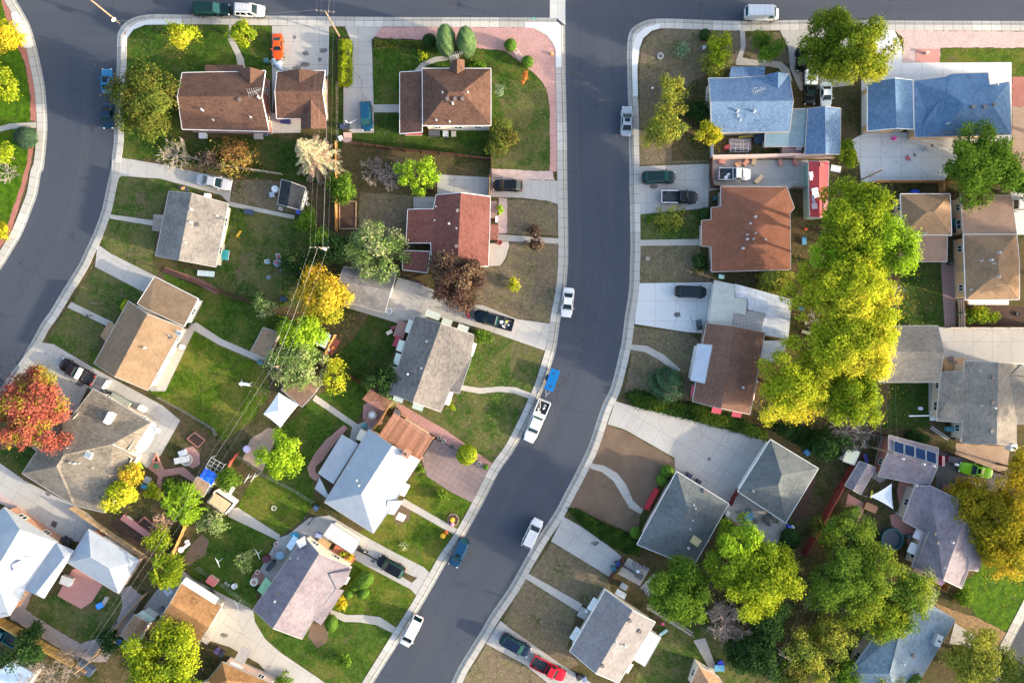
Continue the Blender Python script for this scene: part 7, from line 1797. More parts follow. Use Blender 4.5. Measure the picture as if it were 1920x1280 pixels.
for i, (x, y) in enumerate(((424, 1092), (429, 1096), (441, 1097))): disc(("small ring stone", "second ring stone", "white bird bath")[i] + " beside the dog house", "bird_bath" if i == 2 else "garden_stone", "bird bath" if i == 2 else "stone", x, y, .42 if i == 2 else .22, .5 if i == 2 else .12, (.72,.72,.7) if i == 2 else (.5,.47,.42), inner=(.55,.6,.65) if i == 2 else (.2,.2,.16))
clothesline("clothesline post at the garage end of the lawn", 453, 1124, 25); clothesline("clothesline post at the mauve house's patio corner", 492, 1031, 25); clothesline("clothesline post cut across the lawn's wire", 418, 1046, 25)
clothesline("leftmost pipe post in the flower bed by the striped shed", 472, 892, -30); clothesline("right pipe post on the sunny back lawn", 484, 890, -30)
for i, (x, y) in enumerate(((343, 1028), (352, 1014), (354, 1019), (348, 1024))):
    rtable(("white round table by the alley fence", "white stool above the white round table", "pale stool touching the white round table", "small white bucket beside the white round table")[i], x, y, (.45,.3,.28,.2)[i], (.7,.45,.45,.35)[i], (.78,.78,.80), name=('round_table','stool','stool','bucket')[i], cat=('table','stool','stool','bucket')[i])
boxy("blue kiddie table on the lawn inside the gravel loop", "toy_table", "toy", 190, 1133, 1.0, .8, .45, 25, (.02,.15,.65), (.05,.3,.85))
boxy("grey sun lounger next to the blue kiddie table", "sun_lounger", "lounger", 199, 1125, 1.4, .55, .35, 60, (.45,.42,.40), (.36,.33,.30))
boxy("cream patio table at the white house's back wall", "patio_table", "table", 129, 1086, 1.7, 1.3, .7, -20, (.66,.64,.58))
for i, (x, y) in enumerate(((241, 1189), (252, 1198))): disc(("left", "right")[i] + " blue tub on the small brown shed's roof", "tub", "tub", x, y, .35, .3, (.03,.1,.3), z=2.5, inner=(.02,.05,.15))
# mauve house patio
rtable("blue glass patio table behind the mauve house", 528, 1038, .65, .72, (.22,.35,.45))
for i, (x, y, rz, cc) in enumerate(((520, 1032, -20, (.35,.3,.3)), (537, 1031, 200, (.4,.33,.32)), (525, 1046, 80, (.3,.27,.28)))): chair(("left", "right", "lower")[i] + " chair at the blue glass patio table", x, y, rz, cc)
disc("dark maroon barbecue kettle on the mauve house's patio", "barbecue", "barbecue", 502, 1045, .55, .9, (.10,.02,.04), rimc=(.06,.02,.03))
boxy("long black smoker on the mauve house's patio", "smoker", "grill", 511, 1057, 1.7, .65, 1.0, 52, (.02,.025,.04))
disc("white swirled chiminea on the red brick ring", "chiminea", "chiminea", 480, 1087, .62, .9, (.60,.54,.48), rimc=(.3,.2,.17)); disc("round red brick ring under the chiminea", "brick_ring", "ring", 484, 1083, 1.0, .12, (.35,.16,.14))
for i, (x, y) in enumerate(((519, 1018), (484, 1071))): disc(("upper", "lower")[i] + " white ring planter at the patio's edge", "planter", "planter", x, y, .33, .4, (.7,.66,.6), inner=(.3,.1,.08))
boxy("bright blue tub at the mauve house's top corner", "tub", "tub", 554, 1003, .9, .9, .6, 20, (.02,.28,.48))
boxy("blue and white cooler on the back patio", "cooler", "cooler", 599, 1002, .9, .55, .5, -20, (.12,.15,.6), (.5,.55,.8))
boxy("brown deck planter beside the blue and white cooler", "deck_planter", "planter", 608, 1018, 2.0, 1.3, .4, -32, (.40,.27,.14))
boxy("red timber deck with two potted plants", "deck", "deck", 645, 1038, 3.6, 1.2, .35, -32, (.42,.13,.07), slats=14)
tree("left potted plant on the red timber deck", 642, 1037, 6, 1.1, 'lime', 'potted_plant', 'plant', trunk=False); tree("right potted plant on the red timber deck", 656, 1044, 6, 1.1, 'gold', 'potted_plant', 'plant', trunk=False)
def bicycle(label, px, py, rz, col, lying=False):
    c = at(px, py); root = empty("bicycle", (c.x, c.y, .15), R(rz), label, "bicycle"); ax = Matrix.Rotation(R(90), 3, 'X'); tl = Matrix.Rotation(R(70 if lying else 12), 4, 'X')
    def put(m, n, mt):
        m.v = [tuple(tl @ Vector(v)) for v in m.v]; return m.build(n, mt, root)
    for x in (.52, -.52):
        w = MB(); 
        for i in range(20): a, b = 2*math.pi*i/20, 2*math.pi*(i+1)/20; w.tube((x+.33*math.cos(a), 0, .34+.33*math.sin(a)), (x+.33*math.cos(b), 0, .34+.33*math.sin(b)), .025, n=4, cap=False)
        for i in range(6): a = math.pi*i/6; w.tube((x+.33*math.cos(a), 0, .34+.33*math.sin(a)), (x-.33*math.cos(a), 0, .34-.33*math.sin(a)), .006, n=3, cap=False)
        put(w, 'wheel', BLACKRUB)
    f = MB(); p = {'r': (-.52,0,.34), 's': (-.2,0,.85), 'b': (-.08,0,.32), 'h': (.38,0,.85), 'f': (.52,0,.34)}
    for a, b in ('rs','rb','sb','bh','sh','hf'): f.tube(p[a], p[b], .025, n=5)
    f.tube((.36,0,.8), (.34,0,1.0), .02); put(f, 'frame', plain(col, .35, .05)); g = MB(); g.tube((.34,-.3,1.0), (.34,.3,1.0), .018); put(g, 'handlebar', DARK); put(MB().box((-.22,0,.9), (.26,.14,.06)), 'saddle', BLACKRUB)
bicycle("blue bicycle leaning by the red chair on the back patio", 572, 968, 60, (.12,.16,.45)); bicycle("dark bicycle leaning on the back patio's corner", 583, 975, 50, (.12,.05,.12)); bicycle("white bicycle lying on the small concrete slab", 1216, 1104, -25, (.6,.65,.8), True); bicycle("blue bicycle at the black garden screen", 1207, 1060, -35, (.05,.06,.3)); bicycle("grey child's bicycle next to the blue bicycle at the screen", 1196, 1054, -30, (.3,.32,.35), True)
bicycle("white racing bicycle at the orange car's nose", 518, 114, -60, (.7,.75,.8), True)
c = at(521, 122); root = empty("kayak", (c.x, c.y, .14), R(-48), "pale blue kayak lying askew in front of the garage", "kayak")
m = MB(); st = np.linspace(-1.25, 1.25, 11)
for x in st:
    w = .38*max(.03, 1-(abs(x)/1.25)**2.2)
    for i in range(9): t = 2*math.pi*i/8; m.v.append((x, w*math.cos(t), .22+.17*math.sin(t)*max(.15, w/.38)))
for k in range(10):
    for i in range(8): m.f.append((k*9+i, (k+1)*9+i, (k+1)*9+i+1, k*9+i+1))
m.build('hull', plain((.60,.72,.84), .35, .08), root, smooth=60); m = MB().lathe([(.30,0),(.26,.03),(.2,-.02)], (0,0,.37), 16); m.v = [(x*1.5, y*.75, z) for x, y, z in m.v]; m.build('cockpit', plain((.12,.28,.5), .5), root)
boxy("white cooler box beside the pale blue kayak", "cooler_box", "cooler", 526, 119, .55, .4, .4, 20, (.8,.8,.8))
boxy("dark blue scooter cover on the garage's back patio", "covered_scooter", "scooter", 538, 230, 1.5, .6, .8, -4, (.015,.02,.09), bev=.15)
def hoop(label, px, py, col, rz):
    c = at(px, py); root = empty("basketball_hoop", (c.x, c.y, .15), R(rz), label, "basketball hoop"); b = MB().box((0,0,.1), (.55,.7,.16)); b.build('base', plain(col, .5), root, bevel=.05)
    for s in (1,-1): MB().lathe([(.03,-.04),(.11,-.04),(.11,.04),(.03,.04)], (.25, s*.32, .11), 10, Matrix.Rotation(R(90), 3, 'X')).build('wheel', BLACKRUB, root)
    MB().tube((0,0,.15), (.12,0,1.5), .03).build('pole', STEEL, root); MB().box((.2,0,1.65), (.04,.45,.32)).build('backboard', DARK, root)
    r = MB(); 
    for i in range(12): a, d = 2*math.pi*i/12, 2*math.pi*(i+1)/12; r.tube((.36+.13*math.cos(a), .13*math.sin(a), 1.55), (.36+.13*math.cos(d), .13*math.sin(d), 1.55), .012, n=4)
    r.build('rim', plain((.5,.1,.03), .5), root)
hoop("grey toy basketball hoop on the wide pale driveway", 1733, 280, (.35,.37,.42), 25); hoop("red toy basketball hoop on the wide pale driveway", 1701, 297, (.55,.12,.14), 25)
boxy("pink toy by the orange tan garage door", "toy_car", "toy", 1674, 261, .5, .4, .5, 0, (.75,.05,.4), bev=.1)
boxy("pink toy chair on the edge of the back patio", "toy_chair", "toy", 1436, 1018, .5, .4, .7, 40, (.65,.08,.4), bev=.1)
# swing / playset on the sunny lawn
c = at(462, 719); root = empty("garden_swing", (c.x, c.y, .12), R(-6), "white wooden garden swing standing alone on the sunny lawn", "swing"); m = plain((.78,.78,.82), .6, .05)
MB().box((.15,0,1.35), (1.5,.36,.06)).build('roof_board', m, root); s = MB()
for k in range(3): s.box((-.2, -.15+k*.15, .5), (1.1,.1,.04))
s.build('seat', m, root)
for x, y, x2, y2 in ((-.7,.55,-.4,.05),(-.7,-.55,-.4,-.05),(.9,.3,.8,.05),(.9,-.3,.8,-.05)): MB().bar((x,y,0), (x2,y2,1.35), .09, .09).build('leg', m, root)
boxy("teal lidded box at the end of the garden path by the pale tree", "storage_box", "box", 490, 679, .8, .6, .6, -30, (.05,.14,.16))
# garden furniture of the grey gabled house's lawn
rtable("round grey garden table on the back lawn", 523, 494, .62, .72, (.15,.21,.24)); boxy("red bag on the round grey garden table", "bag", "bag", 519, 492, .3, .25, .25, 30, (.5,.03,.08), z=.86)
chair("white garden chair with a red cushion", 524, 481, -80, (.75,.75,.76), (.4,.03,.08)); chair("white garden chair with a teal cushion", 504, 491, 10, (.75,.76,.78), (.12,.35,.45)); chair("blue grey garden chair below the round table", 532, 507, 120, (.22,.3,.38)); chair("blue grey garden chair standing apart on the lawn", 506, 520, 95, (.22,.29,.36))
c = at(449, 441); root = empty("toy_slide", (c.x, c.y, .12), R(70), "yellow toy slide on the back lawn", "toy"); MB().box((.2,0,.35), (1.2,.35,.05), 0, 0, .5).build('slide', plain((.6,.35,.02), .4), root)
for y in (.2,-.2): MB().bar((-.45,y,0), (-.35,y,.75), .05, .05).build('leg', plain((.6,.35,.02), .4), root)
disc("white round table beside the black roofed shed", "round_table", "table", 518, 356, .52, .7, (.78,.78,.78)); boxy("grey chair like crate below the white round table", "crate", "crate", 512, 366, .7, .7, .5, 10, (.35,.38,.42)); 
for i, (x, y) in enumerate(((527, 392), (576, 372), (578, 384), (574, 378))): disc(("white bucket at the black shed's lower left", "white bucket at the black shed's right side", "lower white pot at the black shed's right side", "grey pot between the white pots by the shed")[i], "bucket", "bucket", x, y, .26, .4, ((.75,.75,.75), (.7,.7,.7), (.75,.75,.73), (.4,.4,.4))[i], inner=(.3,.3,.3))
boxy("blue crate at the black shed's door", "crate", "crate", 561, 398, .6, .6, .5, 10, (.05,.09,.5)); boxy("teal paddling pool with white frame at the house wall", "paddling_pool", "pool", 422, 478, 1.3, 1.5, .35, -8, (.75,.76,.76), (.05,.42,.42)); disc("teal water disc in the white framed pool", "pool_float", "float", 422, 478, .5, .12, (.03,.32,.34), z=.56)
boxy("navy covered lounger on the back lawn's top", "covered_lounger", "lounger", 468, 398, 1.4, .7, .4, -10, (.03,.05,.09)); boxy("navy crate by the dark board fence", "crate", "crate", 533, 561, .9, .6, .45, -5, (.02,.04,.09))
boxy("white and green striped surfboard like sled by the pink pebbles", "sled", "sled", 387, 513, 2.6, .8, .18, -5, (.62,.72,.74), (.72,.82,.80), bev=.08)
bed("pink pebble strip along the board fence", "311,502 376,523 412,545 405,551 370,532 306,508", .12, plain((.26,.13,.13), .9), gravel_mat((.30,.15,.15), (.20,.12,.10)), name='pebble_bed', cat='pebble bed', w=.08)
for i, (x, y) in enumerate(((345, 354), (352, 356), (340, 352))): boxy(("orange and white toy", "dark toy truck", "black bucket toy")[i] + " by the grey gabled house's top corner", "toy", "toy", x, y, .5, .4, .35, 20*i, ((.6,.3,.12), (.04,.05,.07), (.03,.03,.03))[i], bev=.06)
boxy("white satellite dish box on the grey gabled house's side", "air_conditioner", "air conditioner", 391, 368, .9, .6, .5, -5, (.74,.74,.74))
c = at(168, 592); root = empty("tricycle", (c.x, c.y, .16), R(10), "small dark tricycle on the tan house's front path", "tricycle"); MB().box((0,0,.32), (.6,.1,.08)).build('frame', DARK, root); 
for x, y in ((.3,0),(-.25,.2),(-.25,-.2)): MB().lathe([(.05,-.03),(.16,-.03),(.16,.03),(.05,.03)], (x,y,.16), 12, Matrix.Rotation(R(90), 3, 'X')).build('wheel', BLACKRUB, root)
MB().tube((.3,-.2,.6), (.3,.2,.6), .02).build('handlebar', STEEL, root)
boxy("bundle of dark sticks on the tan house's front lawn", "stick_bundle", "sticks", 179, 569, 1.2, .25, .2, -8, (.12,.09,.05), bev=.02, slats=5)
disc("white drum at the tan house's back corner", "drum", "drum", 344, 650, .42, .7, (.6,.63,.66), rimc=(.5,.53,.55))
# pumpkin beds at the kerb
for lb, x, y, r, cc in (("yellow pumpkin in the round bed above the white roofed house's path", 848, 973, .42, (.72,.42,.01)), ("pink flower mound beside the yellow pumpkin", 848, 981, .36, (.60,.22,.32)), ("big yellow pumpkin below the white roofed house's path", 831, 1003, .45, (.78,.42,.01)), ("orange pumpkin beside the big yellow pumpkin", 837, 997, .36, (.70,.14,.01)), ("orange pumpkin on the pink gravel near the corner", 1034, 102, .25, (.72,.28,.04))):
    pumpkin(lb, x, y, r, cc)
bed("round stone edged flower bed at the kerb", "840,970 846,963 855,964 860,972 857,982 848,986 841,981", .15, plain((.30,.22,.20), .9), MULCH, 'flower_bed', 'flower bed', .12)
# pink gravel corner: bench frame; white roofed house step etc.
c = at(970, 101); root = empty("garden_bench", (c.x, c.y, .13), R(-52), "white ladder frame bench between the two ball shrubs", "bench"); m = plain((.7,.66,.6), .7)
for y in (.3,-.3): MB().box((0,y,.3), (2.1,.09,.09)).build('rail', m, root)
for x in (-.95,0,.95): MB().box((x,0,.28), (.09,.6,.08)).build('rung', m, root)
def sprinkler_cross():
    c = at(661, 232); root = empty("basketball_goal", (c.x, c.y, .15), R(215), "white toppled basketball goal at the end of the blue hatchback's drive", "basketball goal"); m = plain((.78,.78,.8), .5)
    MB().bar((-1.,0,.3), (.55,0,.9), .1, .1).build('pole', m, root); MB().box((.6,0,.95), (.25,1.3,.06)).build('backboard', m, root, bevel=.02)
sprinkler_cross()
boxy("white tank beside the pink doormat pad", "gas_tank", "tank", 640, 261, .6, .6, .6, 20, (.7,.68,.64)); boxy("dusty pink slab at the end of the narrow drive", "paving_slab", "slab", 652, 258, 1.2, 1.5, .1, 0, (.5,.33,.28), bev=.01)
boxy("black barbecue with a cover behind the cream walled house", "barbecue", "barbecue", 815, 252, 1.7, .8, .8, 0, (.05,.06,.08)); boxy("grey air conditioner behind the cream walled house", "air_conditioner", "air conditioner", 836, 253, .8, .8, .7, 0, (.28,.32,.36)); boxy("stone step behind the cream walled house", "stone_step", "step", 851, 252, .7, .8, .25, 0, (.5,.44,.36))
boxy("grey crate behind the brown brick house", "crate", "crate", 486, 257, 1.3, .8, .5, 0, (.32,.31,.30)); disc("blue pot at the brown brick house's corner", "flower_pot", "flower pot", 499, 253, .28, .4, (.1,.2,.35), inner=(.1,.1,.08)); boxy("white patio set behind the brown brick house", "patio_table", "table", 383, 256, 1.1, .8, .6, 0, (.5,.54,.58))
# red ranch
boxy("red canoe standing beside the black bin", "canoe", "canoe", 877, 583, .38, 2.3, .5, 10, (.36,.02,.03), bev=.14); disc("red round planter at the ranch house's porch corner", "planter", "planter", 937, 455, .4, .45, (.32,.07,.05), inner=(.3,.08,.06)); boxy("wooden porch swing bench of the red ranch house", "porch_bench", "bench", 926, 394, .9, 2.6, .45, 0, (.22,.15,.13), slats=0); boxy("white porch box of the red ranch house", "box", "box", 931, 412, .3, .9, .5, 0, (.7,.7,.72))
disc("white round chair cushion on the garage drive", "egg_chair", "chair", 730, 583, .5, .7, (.62,.64,.66), inner=(.4,.43,.46)); boxy("yellow and white toy digger on the back lawn", "toy_digger", "toy", 731, 623, .9, .5, .5, 30, (.6,.42,.15), (.6,.5,.4), bev=.06); boxy("dark red wagon near the yellow toy digger", "toy_wagon", "toy", 738, 614, .8, .45, .35, 25, (.2,.04,.05))
boxy("wooden picnic deck behind the grey gabled house", "deck", "deck", 752, 618, 1.6, 2.6, .3, -20, (.30,.17,.14), slats=8); boxy("pink red cushion bench at the grey gabled house's wall", "bench", "bench", 745, 640, .8, 1.6, .5, -20, (.42,.05,.08)); boxy("brown play deck beside the small white and blue shed", "deck", "deck", 623, 648, 1.5, 2.6, .3, -30, (.19,.06,.04), slats=7)
for i, (x, y, cc) in enumerate(((620, 641, (.6,.4,.03)), (625, 652, (.55,.2,.05)), (617, 655, (.5,.5,.52)))): boxy(("yellow", "orange", "grey")[i] + " toy on the brown play deck", "toy", "toy", x, y, .4, .35, .4, 30*i, cc, bev=.08, z=.5)
pumpkin("terracotta pot at the play deck's corner", 602, 678, .4, (.42,.20,.15), 'terracotta_pot', 'pot')
disc("white ring wheel lying on the sunny back lawn", "ring_wheel", "wheel", 514, 952, .38, .12, (.72,.70,.62), inner=(.1,.15,.04)); boxy("pale grey slab like board by the striped shed", "board", "board", 434, 920, 1.5, .5, .12, 60, (.62,.64,.66), bev=.03)
# right block
disc("white tyre ring on the dry corner lot", "tyre_ring", "ring", 1238, 106, .48, .2, (.66,.66,.64), inner=(.17,.13,.1)); boxy("grey blue meter box on the dry corner lot", "utility_box", "utility box", 1319, 92, .4, .5, .5, 0, (.4,.46,.52)); boxy("white stone on the dry corner lot", "stone", "stone", 1223, 166, .3, .25, .2, 20, (.7,.62,.62), bev=.08)
boxy("rubbish heap of beams behind the blue corner house", "lumber_pile", "lumber", 1386, 272, 3.4, 1.8, .35, 0, (.17,.15,.16), slats=8); 
c = at(1388, 275, .8); root = empty("steel_rack", (c.x, c.y, .12), 0, "grey steel rack frame behind the blue corner house", "rack"); m = MB()
for x in (-1.6,-.8,0,.4,1.2): m.bar((x,-.9,.9), (x,.9,.9), .06, .06)
for y in (-.9,-.3,.3,.9): m.bar((-1.6,y,.93), (1.2,y,.93), .06, .06)
m.build('frame', plain((.36,.38,.42), .5), root)
for x in (-1.6,1.2):
    for y in (-.9,.9): MB().bar((x,y,0), (x,y,.9), .06, .06).build('leg', plain((.3,.3,.33), .5), root)
boxy("red wheelbarrow like box beside the lumber pile", "wheelbarrow", "wheelbarrow", 1363, 277, 1.0, .6, .45, 15, (.35,.05,.05)); boxy("blue barrel crate by the pink plaster wall", "crate", "crate", 1357, 294, .6, .5, .5, 0, (.03,.07,.25)); boxy("dark tarp heap beside the flat teal roof", "tarp_heap", "tarpaulin", 1424, 262, 1.9, 1.2, .6, 20, (.02,.05,.09), bev=.2); boxy("yellow plank by the blue house's lower wall", "plank", "plank", 1398, 257, 2.2, .25, .15, 5, (.4,.33,.05), bev=.01)
boxy("dusky pink garden chimney block with a framed top", "brick_oven", "oven", 1480, 284, 3.0, 1.5, .9, 0, (.33,.22,.22)); boxy("white framed box on the dusky pink block", "framed_box", "box", 1496, 277, .75, .85, .5, 0, (.6,.42,.42), (.72,.6,.6), z=1.1)
boxy("wooden crate on the yard of the white pickup", "timber_crate", "crate", 1421, 337, 1.5, .55, .45, 47, (.55,.40,.24)); 
for i, (x, y, cc) in enumerate(((1352, 305, (.36,.16,.14)), (1383, 308, (.42,.22,.12)), (1397, 306, (.40,.18,.12)), (1412, 304, (.50,.36,.2)), (1462, 306, (.45,.2,.16)), (1490, 306, (.42,.17,.15)))): boxy(("leftmost heap of firewood", "second heap of firewood", "third heap of firewood", "pale heap of firewood", "red brick heap", "rightmost red brick heap")[i] + " along the pink plaster wall", "firewood", "heap", x, y, .95, .55, .35, 25*i, cc, bev=.05, slats=4)
boxy("white mattress board behind the red roofed carport", "mattress", "mattress", 1566, 317, 1.5, .95, .2, -10, (.74,.76,.76)); 
for i, (x, y, sx, sy, cc) in enumerate(((1528, 362, .9, 1.4, (.72,.76,.85)), (1524, 374, .35, 1.1, (.08,.1,.18)), (1520, 336, .35, .35, (.72,.6,.62)), (1540, 309, .5, .5, (.35,.14,.1)), (1526, 387, .8, .8, (.14,.12,.2)), (1520, 328, .5, .8, (.55,.65,.75)))): boxy(("white cloth sheet", "dark pipe", "pink bucket", "brown tub", "dark frame", "pale blue pane")[i] + " lying on the red carport roof", "roof_clutter", "clutter", x, y, sx, sy, .16, 10, cc, bev=.04, z=3.0)
def ladder(label, px, py, rz, L, z):
    c = at(px, py, z); root = empty("ladder", (c.x, c.y, z), R(rz), label, "ladder"); m = plain((.7,.72,.74), .4)
    for y in (.2,-.2): MB().bar((-L/2,y,.05), (L/2,y,.05), .05, .07).build('rail', m, root)
    for k in range(int(L/.3)): MB().bar((-L/2+.15+k*.3,-.2,.05), (-L/2+.15+k*.3,.2,.05), .04, .04).build('rung', m, root)
ladder("white ladder on the right edge of the red carport roof", 1547, 387, 88, 1.8, 2.85); ladder("white long ladder strip by the grey house's dirt yard", 1762, 812, -35, 3.4, .5)
disc("orange traffic cone on the rocks by the rust brown house", "traffic_cone", "cone", 1509, 430, .2, .5, (.7,.12,.02)); boxy("blue lidded tub by the rust brown house's back wall", "tub", "tub", 1506, 452, .6, 1.1, .4, 0, (.05,.2,.35)); boxy("pale teal bucket chair by the rust brown house's foot", "bucket_chair", "chair", 1351, 519, .8, .6, .5, -10, (.2,.4,.45)); disc("small stump ring on the rust brown house's lawn", "stump", "stump", 1214, 485, .33, .2, (.42,.38,.33), inner=(.3,.26,.22))
disc("blue paddling tub on the yellow tree's ground", "tub", "tub", 1500, 577, .42, .5, (.02,.28,.42), inner=(.3,.4,.42)); boxy("white plank on the ground by the yellow trees", "plank", "plank", 1511, 623, 1.3, .4, .15, -15, (.6,.55,.42), bev=.02); boxy("small white stump on the yellow tree's ground", "stump", "stump", 1510, 605, .3, .5, .3, 0, (.5,.45,.35))
rtable("blue oval patio table between garage and grey hip roof", 1401, 967, .72, .72, (.06,.26,.38))
for i, (x, y, rz) in enumerate(((1389, 959, 0), (1402, 955, -90), (1413, 975, 160), (1398, 980, 90))): chair(("left", "upper", "lower right", "lower")[i] + " chair at the blue oval patio table", x, y, rz, ((.2,.15,.14), (.05,.14,.18), (.2,.16,.15), (.05,.16,.2))[i])
rtable("dark patio table tucked under the garage roof's edge", 1438, 968, .65, .72, (.04,.05,.05))
for i, (x, y, rz) in enumerate(((1429, 972, 20), (1438, 978, 90), (1452, 975, 180))): chair(("left", "lower", "right")[i] + " chair at the dark patio table", x, y, rz, (.12,.11,.09))
disc("bright blue barrel at the grey green garage's corner", "barrel", "barrel", 1477, 985, .3, .8, (.02,.06,.5), rimc=(.1,.2,.7)); boxy("white box at the grey green garage's corner", "box", "box", 1484, 987, .55, .45, .4, 30, (.75,.73,.7)); boxy("white grill on the red gate's patio side", "grill", "grill", 1362, 960, .7, .45, .8, 60, (.7,.72,.74), (.6,.62,.64))
boxy("red porch bench of the grey hip roofed house", "porch_bench", "bench", 1221, 934, .7, 3.6, .45, -28, (.38,.02,.03)); boxy("blue folded chair behind the grey green garage", "folded_chair", "chair", 1512, 848, .7, .9, .25, 40, (.02,.16,.38)); boxy("orange tan cloth box on the lime tree's yard", "box", "box", 1326, 1013, .4, .3, .3, 0, (.6,.2,.05), bev=.05)
disc("round dark trampoline pool under the green tree, right yard", "above_ground_pool", "pool", 1668, 1008, 1.75, .9, (.012,.07,.085), inner=(.02,.04,.07)); boxy("brown wooden swing seat beside the shade sail", "wooden_bench", "bench", 1630, 950, 1.9, 1.1, .5, -25, (.36,.17,.08), slats=5); boxy("yellow pool noodle post at the shade sail's corner", "pool_noodle", "toy", 1633, 926, .25, 1.2, .2, -10, (.6,.6,.05), bev=.08); boxy("dark barbecue on the red patio by the mauve house", "barbecue", "barbecue", 1702, 1003, .9, .6, .9, 10, (.10,.12,.12))
boxy("red kart on the strip right of the solar garage", "go_kart", "kart", 1786, 861, 2.0, .9, .5, -15, (.42,.02,.04), (.04,.05,.08), bev=.1); boxy("white seat on the red kart's tail", "kart_seat", "seat", 1792, 870, .55, .3, .3, -15, (.75,.72,.72), z=.7); boxy("red and white cabinet against the solar garage's wall", "cabinet", "cabinet", 1762, 862, .35, 1.5, .9, 0, (.38,.02,.05), (.6,.35,.35)); boxy("red white checkered crate on the white car's tail", "checkered_crate", "crate", 1776, 915, 1.4, 1.2, 1.2, -5, (.55,.22,.2), (.60,.28,.26))
boxy("red blue toy heap beside the pale yellow hut", "toy_heap", "toys", 1621, 858, .5, 1.3, .4, 15, (.35,.03,.12), (.05,.08,.35), bev=.1); boxy("white crumpled tarp at the solar garage's corner", "tarp_heap", "tarpaulin", 1661, 850, .8, .6, .4, 20, (.65,.72,.78), bev=.15)
boxy("wooden corner deck of the large grey beige house", "deck", "deck", 1787, 683, 3.4, 1.9, .5, 0, (.45,.26,.12), slats=12); chair("blue chair on the wooden corner deck", 1785, 681, -90, (.03,.1,.4)); rtable("dark round table left of the wooden corner deck", 1778, 673, .5, .7, (.14,.10,.08)); boxy("grey side box on the wooden corner deck", "box", "box", 1796, 692, .8, .5, .4, 0, (.4,.4,.38), z=.65)
rtable("white ball topped pedestal on the dark lawn", 1724, 765, .28, .5, (.6,.65,.72), name='gazing_ball', cat='garden ornament'); boxy("white rain pipe lying from the grey house to the lawn", "drain_pipe", "pipe", 1722, 779, 3.1, .16, .16, 1, (.75,.76,.76), bev=.05); boxy("white cellar hatch at the grey house's wall", "cellar_hatch", "hatch", 1749, 779, 1.1, 1.4, .35, 0, (.6,.66,.62)); boxy("teal air conditioner below the grey beige house", "air_conditioner", "air conditioner", 1777, 803, 1.2, .65, .7, 0, (.06,.24,.28)); disc("black drum on the grey house's side patio", "drum", "drum", 1752, 762, .35, .7, (.03,.03,.035), rimc=(.06,.06,.06)); boxy("tan wall nook of the grey house's lower corner", "door_nook", "porch", 1796, 812, .9, 2.2, 1.2, 0, (.50,.36,.26))
disc("black tyre on the soil at the right edge", "tyre", "tyre", 1908, 589, .36, .22, (.03,.03,.03), inner=(.08,.06,.05)); boxy("row of white snowy boxes along the tan house's lower wall", "planter_box", "planter", 1849, 567, 6.2, .7, .5, 0, (.66,.65,.66), slats=6); disc("round black barrel by the brick path", "barrel", "barrel", 1778, 494, .35, .8, (.04,.045,.05), rimc=(.08,.08,.08)); boxy("teal box between the tan garage and house", "storage_box", "box", 1791, 418, 1.0, 1.3, .8, 0, (.04,.20,.24)); boxy("blue tarp strip behind the tan garage", "tarp", "tarpaulin", 1713, 360, 1.1, .4, .5, 0, (.02,.06,.5), bev=.08); boxy("dark chest below the teal box by the tan garage", "chest", "chest", 1790, 432, 1.0, 1.0, .7, 0, (.03,.04,.05))
boxy("wooden statue stand with a pale palm on the red pad", "garden_ornament", "garden ornament", 1736, 101, .4, .35, .5, 20, (.55,.42,.36), bev=.08); boxy("light blue folded awning on the patio cover's corner", "folded_awning", "awning", 1243, 1184, 1.4, .4, .3, 35, (.25,.42,.46)); boxy("pink pot at the patio cover's upper corner", "flower_pot", "flower pot", 1242, 1167, .35, .35, .4, 0, (.6,.06,.2), bev=.08)
boxy("blue tarp bundle on the dirt yard at the bottom", "tarp_heap", "tarpaulin", 1347, 1249, 1.5, .9, .5, 0, (.06,.25,.42), bev=.2); boxy("deep blue cushion on top of the tarp bundle", "cushion", "cushion", 1350, 1241, .8, .8, .4, 30, (.01,.03,.45), bev=.15)
boxy("grey covered barbecue on the small concrete square", "covered_barbecue", "barbecue", 1168, 1096, 1.1, .8, .8, -30, (.14,.18,.22), bev=.1); boxy("dark lumber frame leaning on the bicycle yard", "pallet", "pallet", 1198, 1079, 1.1, .8, .2, -30, (.08,.08,.09), slats=4); boxy("white stool beside the dark pallet", "stool", "stool", 1195, 1069, .4, .4, .45, 0, (.6,.68,.78))
c = at(1165, 1050); 
boxy("dark beam lying across the bicycle yard", "beam", "beam", 1180, 1067, 2.6, .2, .2, -32, (.05,.05,.06), bev=.02); boxy("grey porch slab of the pale grey gabled house", "porch_step", "porch", 1094, 1148, 1.5, 1.5, .35, -30, (.32,.33,.33)); boxy("white planter on the grey porch slab", "planter", "planter", 1099, 1144, .4, .4, .4, 0, (.7,.72,.75), z=.5)
boxy("dark planter trough at the bottom left shed yard", "trough", "trough", 165, 1248, 2.6, 1.3, 1.0, -32, (.04,.06,.10)); boxy("grey brown gravel sack at the sandy garage's drive", "sack", "sack", 304, 1139, .7, .6, .4, 40, (.09,.1,.12), bev=.12); boxy("pale square mat on the grey concrete pad", "mat", "mat", 316, 1108, 1.1, 1.1, .06, 35, (.46,.48,.56), bev=.01)
for i, (x, y) in enumerate(((378, 1089), (401, 1110), (398, 1104))): disc(("dark pot", "dark ring pot", "small dark pot")[i] + " on the sandy garage's side walk" + ("", " end", " middle")[i], "flower_pot", "flower pot", x, y, .25, .35, (.05,.055,.06), inner=(.1,.11,.1))
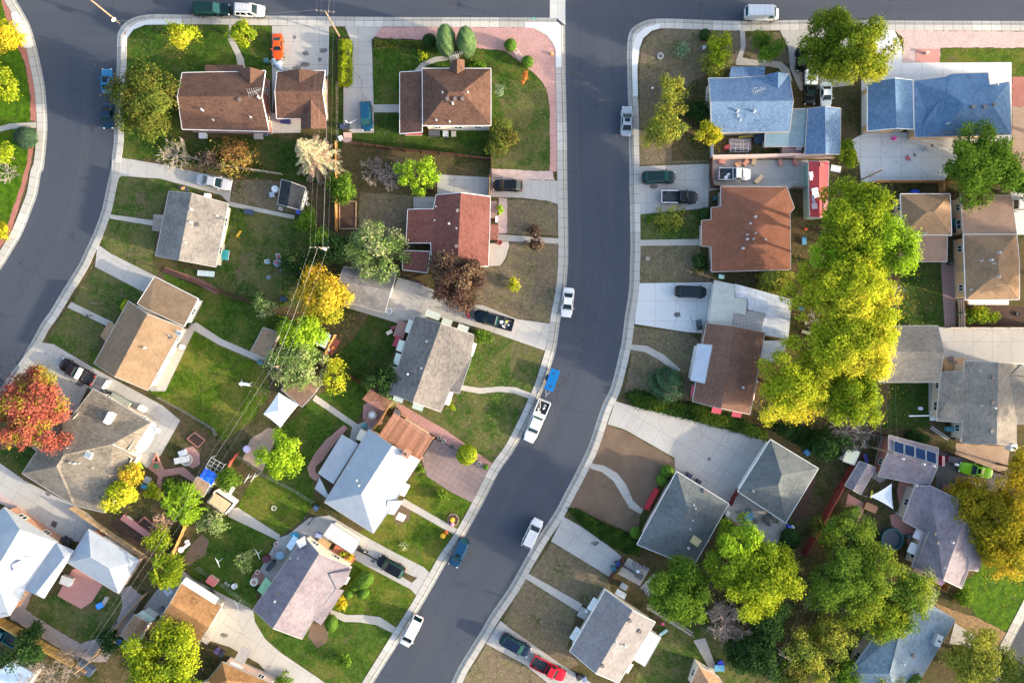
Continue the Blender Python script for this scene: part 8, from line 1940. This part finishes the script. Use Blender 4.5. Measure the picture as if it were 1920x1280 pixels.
boxy("grey slatted crate at the pink walled house's drive", "wood_rack", "rack", 388, 1198, 1.0, .7, .5, -30, (.40,.38,.35), slats=5); boxy("dark utility hatch on the curved concrete drive", "hatch", "hatch", 102, 982, .7, .8, .05, -25, (.06,.05,.05), bev=.01)

# street ironwork, patches and stains
def manhole(label, px, py, r=.38):
    c = at(px, py, .0); root = empty("manhole_cover", (c.x, c.y, .006), 0, label, "manhole cover"); MB().lathe([(r,0),(r,.012),(r*.86,.012),(r*.86,.008)], (0,0,0), 22).build('cover', plain((.035,.035,.037), .6, .3), root)
    m = MB()
    for k in range(-2, 3): m.box((0, k*r*.3, .012), (r*1.3*(1-abs(k)*.2), .05, .01))
    m.build('grip', plain((.05,.05,.05), .6), root)
for lb, x, y in (("manhole cover in the central road near the corner", 1075, 137), ("manhole cover in the middle of the central road's bend", 1052, 905), ("manhole cover in the left road", 172, 242)): manhole(lb, x, y)
STAIN = plain((.022,.023,.026), .8, .3); STAIN2 = plain((.13,.125,.12), .85, .3)
def stain(mat, px, py, r, z, seed, asp=1.):
    rd = random.Random(seed); c = W(px, py, z); m = MB(); n = 16
    m.add([(r*(.6+.5*rd.random())*math.cos(2*math.pi*i/n)*asp, r*(.6+.5*rd.random())*math.sin(2*math.pi*i/n), 0) for i in range(n)], [tuple(range(n))])
    m.build("oil_stain", mat, loc=None, kind='structure').location = (c.x, c.y, z)
for i, (x, y, r) in enumerate(((1068,205,.16),(1073,225,.12),(1071,160,.1),(1012,945,.12),(905,1050,.1),(950,1000,.13),(1110,790,.12),(1000,895,.1),(130,300,.12),(175,140,.14))): stain(STAIN, x, y, r, .010, i)
for i, (x, y, r) in enumerate(((552,70,.35),(573,100,.45),(572,122,.5),(600,112,.4),(606,95,.5),(556,128,.4),(1122,1000,.0),(1116,1018,.45),(1290,690,.0),(1273,930,.3),(700,1051,.3),(1226,350,.4),(1255,395,.3),(1270,590,.45),(420,1190,.4),(1330,860,.35),(150,720,.5),(210,740,.6),(90,925,.5))):
    if r: stain(STAIN2, x, y, r, .1295 + .0005*i, 30+i, 1.+.5*(i % 3))
